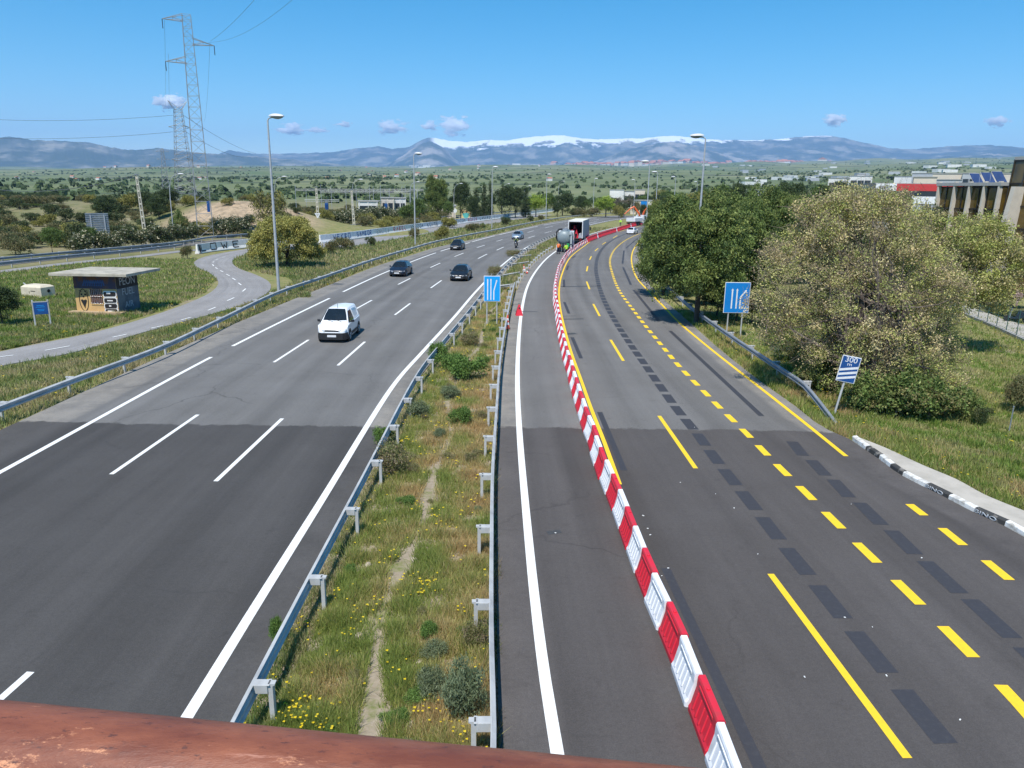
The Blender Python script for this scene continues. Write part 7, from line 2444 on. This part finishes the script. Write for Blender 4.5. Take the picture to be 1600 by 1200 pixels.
# red and white building
e, w, h = block(1374, 1500, 288, 215, 40, m_bg, "long low building with a white and red roof band behind the trees", rz=R(-14))
mb = MB(); mb.box((w * .12, -.15, h - .85), (w * .76, .3, 1.9)); mb.build("red_band", m_bred, e)
mb = MB(); mb.box((-w * .38, -.16, h - .85), (w * .24, .3, 1.9)); mb.build("white_band", m_wplain, e)
mb = MB()
for k in range(14): mb.box((-w * .47 + k * w * .011 + RNG.uniform(0, .3), -.33, h - .8), (.35, .04, RNG.uniform(.5, .9)))
mb.build("sign_lettering", m_bg, e)
mb = MB(); mb.box((0, -.08, h - 2.6), (w, .12, 1.3)); mb.build("window_strip", m_win, e)
mb = MB(); mb.box((0, -.1, h - 4.3), (w, .2, 2.0)); mb.build("pale_band", m_wplain, e)
G_ = "business park buildings beyond the red band"
for px0, px1, yt, D, dp, mat, win, lab in [(1430, 1462, 277, 300, 25, m_bc, 0, "cream block standing above the red band"), (1462, 1500, 281, 330, 25, m_bg, 2, "grey building with strip windows right of the cream block"), (1465, 1570, 271.5, 400, 30, m_bc, 0, "long cream building behind the solar panels"),
                                           (1428, 1470, 271, 470, 30, m_bg, 2, "blue grey factory building above the cream block"), (1506, 1526, 271, 390, 12, m_bg, 2, "small grey glazed block on the long cream building"), (1400, 1440, 276, 520, 30, m_bw, 0, "low white shed left of the cream block"),
                                           (1296, 1326, 278.5, 420, 25, m_bw, 2, "white block left of the red band"), (1330, 1362, 275, 460, 30, m_bw, 2, "white stepped building above the evergreen"), (1340, 1352, 272.5, 464, 20, m_bw, 1, "small white upper storey on the stepped building"),
                                           (1163, 1200, 297, 210, 15, m_bw, 1, "low white shed among the tree tops behind the tallest right lamp")]:
    block(px0, px1, yt, D, dp, mat, lab, group=G_, windows=win)
# buildings by the far end of the road
e, w, h = block(986, 1022, 313.5, 330, 15, m_bc, "low beige building with a blue shutter beyond the crane truck")
mb = MB(); mb.box((w * .08, -.1, h * .55), (w * .3, .2, h * .8)); mb.build("blue_shutter", m_blue, e)
mb = MB(); mb.box((w * .30, -.1, h * .55), (w * .08, .2, h * .8)); mb.build("white_door", m_wplain, e)
G_ = "pale sheds beyond the road bend"
for px0, px1, yt, D, dp, mat, win, lab in [(953, 975, 296.5, 420, 20, m_bw, 0, "white shed above the bright green tree"), (975, 992, 299, 430, 18, m_bw, 1, "smaller white shed right of the first, above the bare tree"), (992, 1008, 296.5, 460, 18, m_bc, 1, "cream shed behind the right lamp poles"), (957, 970, 311, 360, 12, m_bw, 1, "low white hut behind the bare tree"),
                                           (560, 590, 315, 255, 10, m_bw, 1, "white substation shed with low roof"), (596, 615, 309.5, 270, 12, m_bc, 1, "cream substation building behind the white shed"), (616, 634, 310, 275, 12, m_bw, 1, "second white substation building right of the cream one"),
                                           (690, 712, 322, 255, 12, m_bc, 0, "sandy wall building left of the mural board")]:
    block(px0, px1, yt, D, dp, mat, lab, group=G_, windows=win)

# substation gantries
e = empty("substation_gantry", (0, 0, 0), 0, "open steel substation gantry with many posts and wires on the left", "substation")
mb = None
for px, D, yt in [(461, 250, 289), (501, 255, 289), (517, 255, 290), (556, 260, 290), (577, 270, 289), (583, 270, 291), (594, 260, 289), (628, 270, 290), (633, 280, 289), (641, 265, 291), (652, 265, 293), (478, 258, 296), (540, 264, 296), (608, 272, 294)]:
    q = AT(px, yt, D); g = hz(q[0], q[1])
    mb = MB(); mb.tube([(q[0], q[1], g - .3), (q[0], q[1], q[2])], [.09, .06], 4); mb.build("post", m_pole, e)
for (x0_, x1_, y_, D_) in [(461, 662, 295.5, 258), (476, 530, 312, 248), (562, 630, 313.5, 262), (500, 640, 299, 270)]:
    a_, b_ = AT(x0_, y_, D_), AT(x1_, y_ + .3, D_)
    mb = MB(); mb.bar(a_, b_, .06); mb.bar(a_ + [0, 0, -.5], b_ + [0, 0, -.5], .045)
    n = 24
    for k in range(n): mb.bar(a_ + (b_ - a_) * k / n + [0, 0, -.5 * (k % 2)], a_ + (b_ - a_) * (k + 1) / n + [0, 0, -.5 * ((k + 1) % 2)], .022)
    mb.build("beam", m_pole, e)
for px, D, yt, lab in [(510, 246, 312, "blue transformer cabinet left in the substation"), (603, 258, 313, "blue transformer cabinet right in the substation")]:
    q = AT(px, yt, D); g = hz(q[0], q[1])
    o_ = empty("transformer", (q[0], q[1], g), 0, lab, "transformer", "substation transformers")
    hh = q[2] - g
    mb = MB(); mb.box((0, 0, hh * .4), (1.0, 1.0, hh * .8)); mb.build("tank", m_blue_d, o_, bevel=.04)
    mb = MB()
    for x_ in (-.3, 0, .3): mb.tube([(x_, 0, hh * .8), (x_, 0, hh)], [.1, .06], 6)
    mb.build("insulator", m_galv_d, o_)
    mb = MB()
    for y_ in (-.56, .56):
        for x_ in (-.35, -.12, .12, .35): mb.box((x_, y_, hh * .4), (.08, .12, hh * .6))
    mb.build("cooling_fin", m_blue_d, o_)

# footpath, low kerb wall and chain link fence on the right
FPa = [(1700, 575), (1600, 531), (1560, 513), (1520, 496), (1490, 484), (1470, 476)]
FPb = [(1720, 545), (1600, 508), (1570, 500), (1545, 490), (1515, 480), (1490, 473)]
_A = Path([G(*p) for p in FPa]); _B = Path([G(*p) for p in FPb])
sheet("footpath", _A, _B, .03, m_conc, 60)
mb = MB(); mb.loft([[_A.off(t, o) * np.array([1, 1, 0]) + np.array([0, 0, z]) for o, z in ((.02, -.2), (.02, .14), (-.2, .14), (-.2, -.2))] for t in np.linspace(0, _A.L, 40)])
tag(mb.build("low_wall", m_conc2), "low concrete edging wall along the footpath by the lawn", "wall")
e = empty("chain_link_fence", (0, 0, 0), 0, "thin green post and wire fence between the lawn and the footpath", "fence")
m_gfence = M("green_fence_steel", (0.05, 0.13, 0.12), .5)
for t in np.arange(.5, _A.L, 1.75):
    p = _A.off(t, -.1)
    mb = MB(); mb.tube([(p[0], p[1], 0), (p[0], p[1], 1.75)], .03, 6); mb.build("post", m_gfence, e)
mb = MB()
for z in (.25, .9, 1.7): mb.tube([_A.off(t, -.1) * np.array([1, 1, 0]) + np.array([0, 0, z]) for t in np.linspace(.5, _A.L - .3, 30)], .008, 4)
n = int(_A.L / .22)
for i in range(n):
    t = .5 + i * .22
    for s_ in (-1, 1):
        a_, b_ = _A.off(t, -.1), _A.off(min(t + .55 * 1, _A.L), -.1)
        z0_, z1_ = (.25, 1.7) if s_ > 0 else (1.7, .25)
        mb.bar((a_[0], a_[1], z0_), (b_[0], b_[1], z1_), .003, n=3)
mb.build("wire_mesh", m_gfence, e)
for px, yb, yt, w_ in [(1540, 488, 474, 30), (1562, 492, 476, 34), (1585, 500, 484, 30)]:
    put_px(scrub_c, px, yb, yt, w_, "clipped dark green hedge bush along the footpath", "hedge bushes along the footpath")
q = G(1587, 503)
e = empty("parked_scooter", (q[0], q[1], 0), R(70), "small dark motor scooter parked beside the footpath", "scooter")
for y_ in (-.6, .6):
    mb = MB(); mb.lathe([(.12, -.05), (.22, -.05), (.24, 0), (.22, .05), (.12, .05)], 18, axis='X'); mb.build("wheel", m_rubber, e, (0, y_, .24), smooth=True)
mb = MB(); mb.loft([[(-.15, -.75, .4), (.15, -.75, .4), (.13, -.75, .78), (-.13, -.75, .78)], [(-.17, -.1, .25), (.17, -.1, .25), (.14, -.1, .75), (-.14, -.1, .75)], [(-.15, .1, .22), (.15, .1, .22), (.15, .1, .34), (-.15, .1, .34)], [(-.15, .45, .25), (.15, .45, .25), (.15, .45, .4), (-.15, .45, .4)]]); mb.build("body", p_navy, e, bevel=.03)
mb = MB(); mb.loft([[(-.2, .45, .3), (.2, .45, .3), (.2, .52, .3), (-.2, .52, .3)], [(-.15, .35, 1.0), (.15, .35, 1.0), (.15, .42, 1.0), (-.15, .42, 1.0)]]); mb.build("leg_shield", m_chrome, e, bevel=.02)
mb = MB(); mb.tube([(-.32, .25, 1.08), (0, .36, 1.02), (.32, .25, 1.08)], .018, 6); mb.build("handlebar", m_dark, e)
mb = MB(); mb.box((0, -.4, .82), (.26, .7, .1)); mb.build("saddle", m_rubber, e, bevel=.03)
# thin marker post on the lawn
q = G(1577, 672)
mb = MB(); mb.tube([(q[0], q[1], -.2), (q[0], q[1], .95)], .022, 6); mb.lathe([(.03, .95), (.03, .98), (0, .99)], 8, loc=(q[0], q[1], 0))
tag(mb.build("marker_post", m_galv_d), "thin grey marker post standing in the lawn at the right", "post")

# ------------------------------------------------------------------ the town, farms and far trees
rgt = np.random.default_rng(12)


def house_mesh(name, wall, roof, w, d, h, pitched):
    mb = MB()
    mb.box((0, 0, h / 2 - 2), (w, d, h + 4))
    if pitched: mb.prism([(-w / 2 - 1, h), (w / 2 + 1, h), (0, h + w * .22)], -d / 2 - 1, d / 2 + 1, 1)
    else: mb.box((0, 0, h + .3), (w + .6, d + .6, .6), mi=1)
    return mb.build(name, [wall, roof])


protos = [house_mesh("town_house", m_bw, m_tile, 34, 26, 15, True), house_mesh("town_house", m_bc, m_tile, 42, 30, 19, True), house_mesh("town_house", m_bw, m_tile, 26, 26, 12, True)]
warep = [house_mesh("warehouse", m_bw, m_bw, 70, 40, 14, False), house_mesh("warehouse", m_bg, m_bw, 52, 40, 12, False)]
usedp = set()


def inst(p, x, y, rz, s, label, cat, group):
    if p.name not in usedp:
        usedp.add(p.name); o = p
    else:
        o = p.copy(); COL.objects.link(o)
    o.location = (x, y, hz(x, y)); o.rotation_euler = (0, 0, rz); o.scale = (s, s, s)
    tag(o, label, cat, group)


for k in range(235):
    px = rgt.uniform(905, 1245) if rgt.random() < .85 else rgt.uniform(860, 1300)
    D = 12250 - (rgt.random() ** 1.5) * 2000
    q = AT(px, 262, D)
    inst(protos[rgt.integers(3)], q[0], q[1], rgt.uniform(0, 3.14), rgt.uniform(1.9, 3.0), "white house with red tiled roof in the far town below the mountains", "house", "houses of the far red roofed town")
for k in range(46):
    px = rgt.uniform(640, 905); D = 12300 - rgt.random() * 1500
    q = AT(px, 262, D)
    inst(warep[rgt.integers(2)], q[0], q[1], rgt.uniform(-.3, .3), rgt.uniform(.9, 1.7), "long white building at the left end of the far town", "building", "white buildings at the left end of the far town")
for k in range(64):
    px = rgt.uniform(1080, 1570); D = math.exp(rgt.uniform(math.log(700), math.log(9000)))
    q = AT(px, 262, D)
    inst(warep[rgt.integers(2)], q[0], q[1], rgt.uniform(-.6, .6), rgt.uniform(.25, .45) * (D / 1500) ** .45, "white industrial building scattered on the far right plain", "building", "industrial buildings on the far right plain")
for k in range(40):
    px = rgt.uniform(-20, 900); D = math.exp(rgt.uniform(math.log(1200), math.log(9000)))
    q = AT(px, 262, D)
    inst(protos[rgt.integers(3)], q[0], q[1], rgt.uniform(0, 3), rgt.uniform(.22, .38) * (D / 2000) ** .45, "small white farmhouse scattered on the far green plain", "house", "farmhouses on the far plain")

# far holm oaks: nobody could count them
nT = 4800
D = np.exp(rgt.uniform(math.log(450), math.log(9000), nT))
az = rgt.uniform(-.66, .66, nT)
x, y = D * np.sin(az), D * np.cos(az)
nc = 150
cD = np.exp(rgt.uniform(math.log(480), math.log(8800), nc)); ca_ = rgt.uniform(-.66, .66, nc)
wgt = rgt.random(nc) ** 2
k_ = rgt.choice(nc, nT, p=wgt / wgt.sum())
in_c = rgt.random(nT) < .68
xc = cD * np.sin(ca_); yc = cD * np.cos(ca_)
x = np.where(in_c, xc[k_] + rgt.normal(size=nT) * cD[k_] * .075, x)
y = np.where(in_c, yc[k_] + rgt.normal(size=nT) * cD[k_] * .045, y)
D = np.hypot(x, y)
ok = (D > 430) & (D < 9800) & ~((np.abs(np.arctan2(x, y) - .06) < .22) & (rgt.random(nT) < .55))
x, y, D = x[ok], y[ok], D[ok]
nT = len(x)
z = hgt(x, y)
rad = rgt.uniform(2.2, 4.4, nT) * (1 + D / 16000)
per = 7
n = nT * per
ci = np.repeat(np.arange(nT), per)
u = rgt.normal(size=(n, 3)); u /= np.linalg.norm(u, axis=1)[:, None]; u[:, 2] = np.abs(u[:, 2])
p = np.stack([x[ci], y[ci], z[ci]], 1) + u * (rad[ci] * .62)[:, None] * np.array([1, 1, .8]) + np.array([0, 0, 1]) * (rad[ci] * .25)[:, None]
t = rgt.normal(size=(n, 3)); a = np.cross(u, t); a /= np.linalg.norm(a, axis=1)[:, None]; b = np.cross(u, a)
s = (rad[ci] * rgt.uniform(.55, .85, n))[:, None]
V = np.stack([p - a * s, p - b * s * .8, p + a * s, p + b * s * .8], 1).reshape(-1, 3)
C = np.asarray(GREEN_DARK)[rgt.integers(0, 3, n)] * rgt.uniform(.8, 1.5, n)[:, None]
o = np_mesh("far_trees", V, np.arange(n * 4).reshape(-1, 4), m_leaf, C)
o["kind"] = "stuff"; o["label"] = "dark holm oaks dotted over the far green plain"

# ------------------------------------------------------------------ clouds far beyond the air box
m_cloud, nt, b = new_mat("cloud_vapour")
nt.nodes.remove(b)
vs = nt.nodes.new("ShaderNodeVolumePrincipled")
vs.inputs["Color"].default_value = (1, 1, 1, 1)
vs.inputs["Anisotropy"].default_value = 0.0
tc = nt.nodes.new("ShaderNodeTexCoord")
ln = nt.nodes.new("ShaderNodeVectorMath"); ln.operation = 'LENGTH'
nt.links.new(tc.outputs["Object"], ln.inputs[0])
oi = nt.nodes.new("ShaderNodeObjectInfo")
nz_ = nt.nodes.new("ShaderNodeTexNoise"); nz_.noise_dimensions = '4D'
nz_.inputs["Scale"].default_value = 2.3; nz_.inputs["Detail"].default_value = 5; nz_.inputs["Roughness"].default_value = .6
nt.links.new(tc.outputs["Object"], nz_.inputs["Vector"])
nt.links.new(math_n(nt, 'MULTIPLY', oi.outputs["Random"], 40.0), nz_.inputs["W"])
den = math_n(nt, 'ADD', math_n(nt, 'SUBTRACT', .50, ln.outputs["Value"]), math_n(nt, 'MULTIPLY', math_n(nt, 'SUBTRACT', nz_.outputs[0], .5), 2.6))
den = math_n(nt, 'MULTIPLY', math_n(nt, 'MULTIPLY', den, 2.0, True), .035)
nt.links.new(den, vs.inputs["Density"])
nt.links.new(vs.outputs[0], nt.nodes["Material Output"].inputs["Volume"])
me = bpy.data.meshes.new("cloud")
import bmesh
bm = bmesh.new(); bmesh.ops.create_icosphere(bm, subdivisions=2, radius=1.05); bm.to_mesh(me); bm.free()
me.materials.append(m_cloud)
for px, py, w_, h_, lab in [(266, 160, 46, 18, "small white cloud behind the top of the forked pylon"), (455, 202, 44, 15, "faint cloud right of the nearest tall lamp"), (497, 203, 26, 9, "thin cloud wisp left of centre"), (536, 194, 24, 8, "small thin cloud above the wisp"), (612, 199, 44, 18, "white cloud left of the snowy ridge"),
                            (671, 196, 26, 13, "small white cloud left of the larger one over the ridge"), (711, 196, 46, 24, "largest white cloud over the snowy ridge"), (1305, 186, 32, 17, "white cloud at the right above the plain"), (1557, 190, 32, 15, "white cloud at the far right")]:
    D = 40000
    q = AT(px, py, D)
    o = bpy.data.objects.new("cloud", me); COL.objects.link(o)
    k_ = D / F_PX
    o.location = q; o.scale = (w_ * k_ * .80, w_ * k_ * .6, h_ * k_ * .85)
    tag(o, lab, "cloud")

# ------------------------------------------------------------------ the air itself
m_haze, nt, b = new_mat("air")
nt.nodes.remove(b)
vs = nt.nodes.new("ShaderNodeVolumePrincipled")
vs.inputs["Color"].default_value = (0.36, 0.60, 1.0, 1)
vs.inputs["Density"].default_value = 4.3e-5
vs.inputs["Anisotropy"].default_value = 0.0
nt.links.new(vs.outputs[0], nt.nodes["Material Output"].inputs["Volume"])
mb = MB(); mb.box((0, 0, 1000), (62000, 61000, 2 * 1000 + 260))
o = mb.build("haze", m_haze)
o["kind"] = "stuff"

# stencilled words on two black kerb stones
for i_ in (5, 7):
    tm = (ks[i_] + ks[i_ + 1]) / 2
    c = KB.at(tm - .12); d = KB.tan(tm); nr = np.array([-d[1], d[0], 0])
    h_ = empty("kerb_lettering", (c[0] + nr[0] * .006, c[1] + nr[1] * .006, .055), math.atan2(d[1], d[0])); h_.parent = pave
    text_mesh("lettering", "BINO", .15, m_gpaint, h_, (0, 0, 0), xscale=2.0, ext=.012)
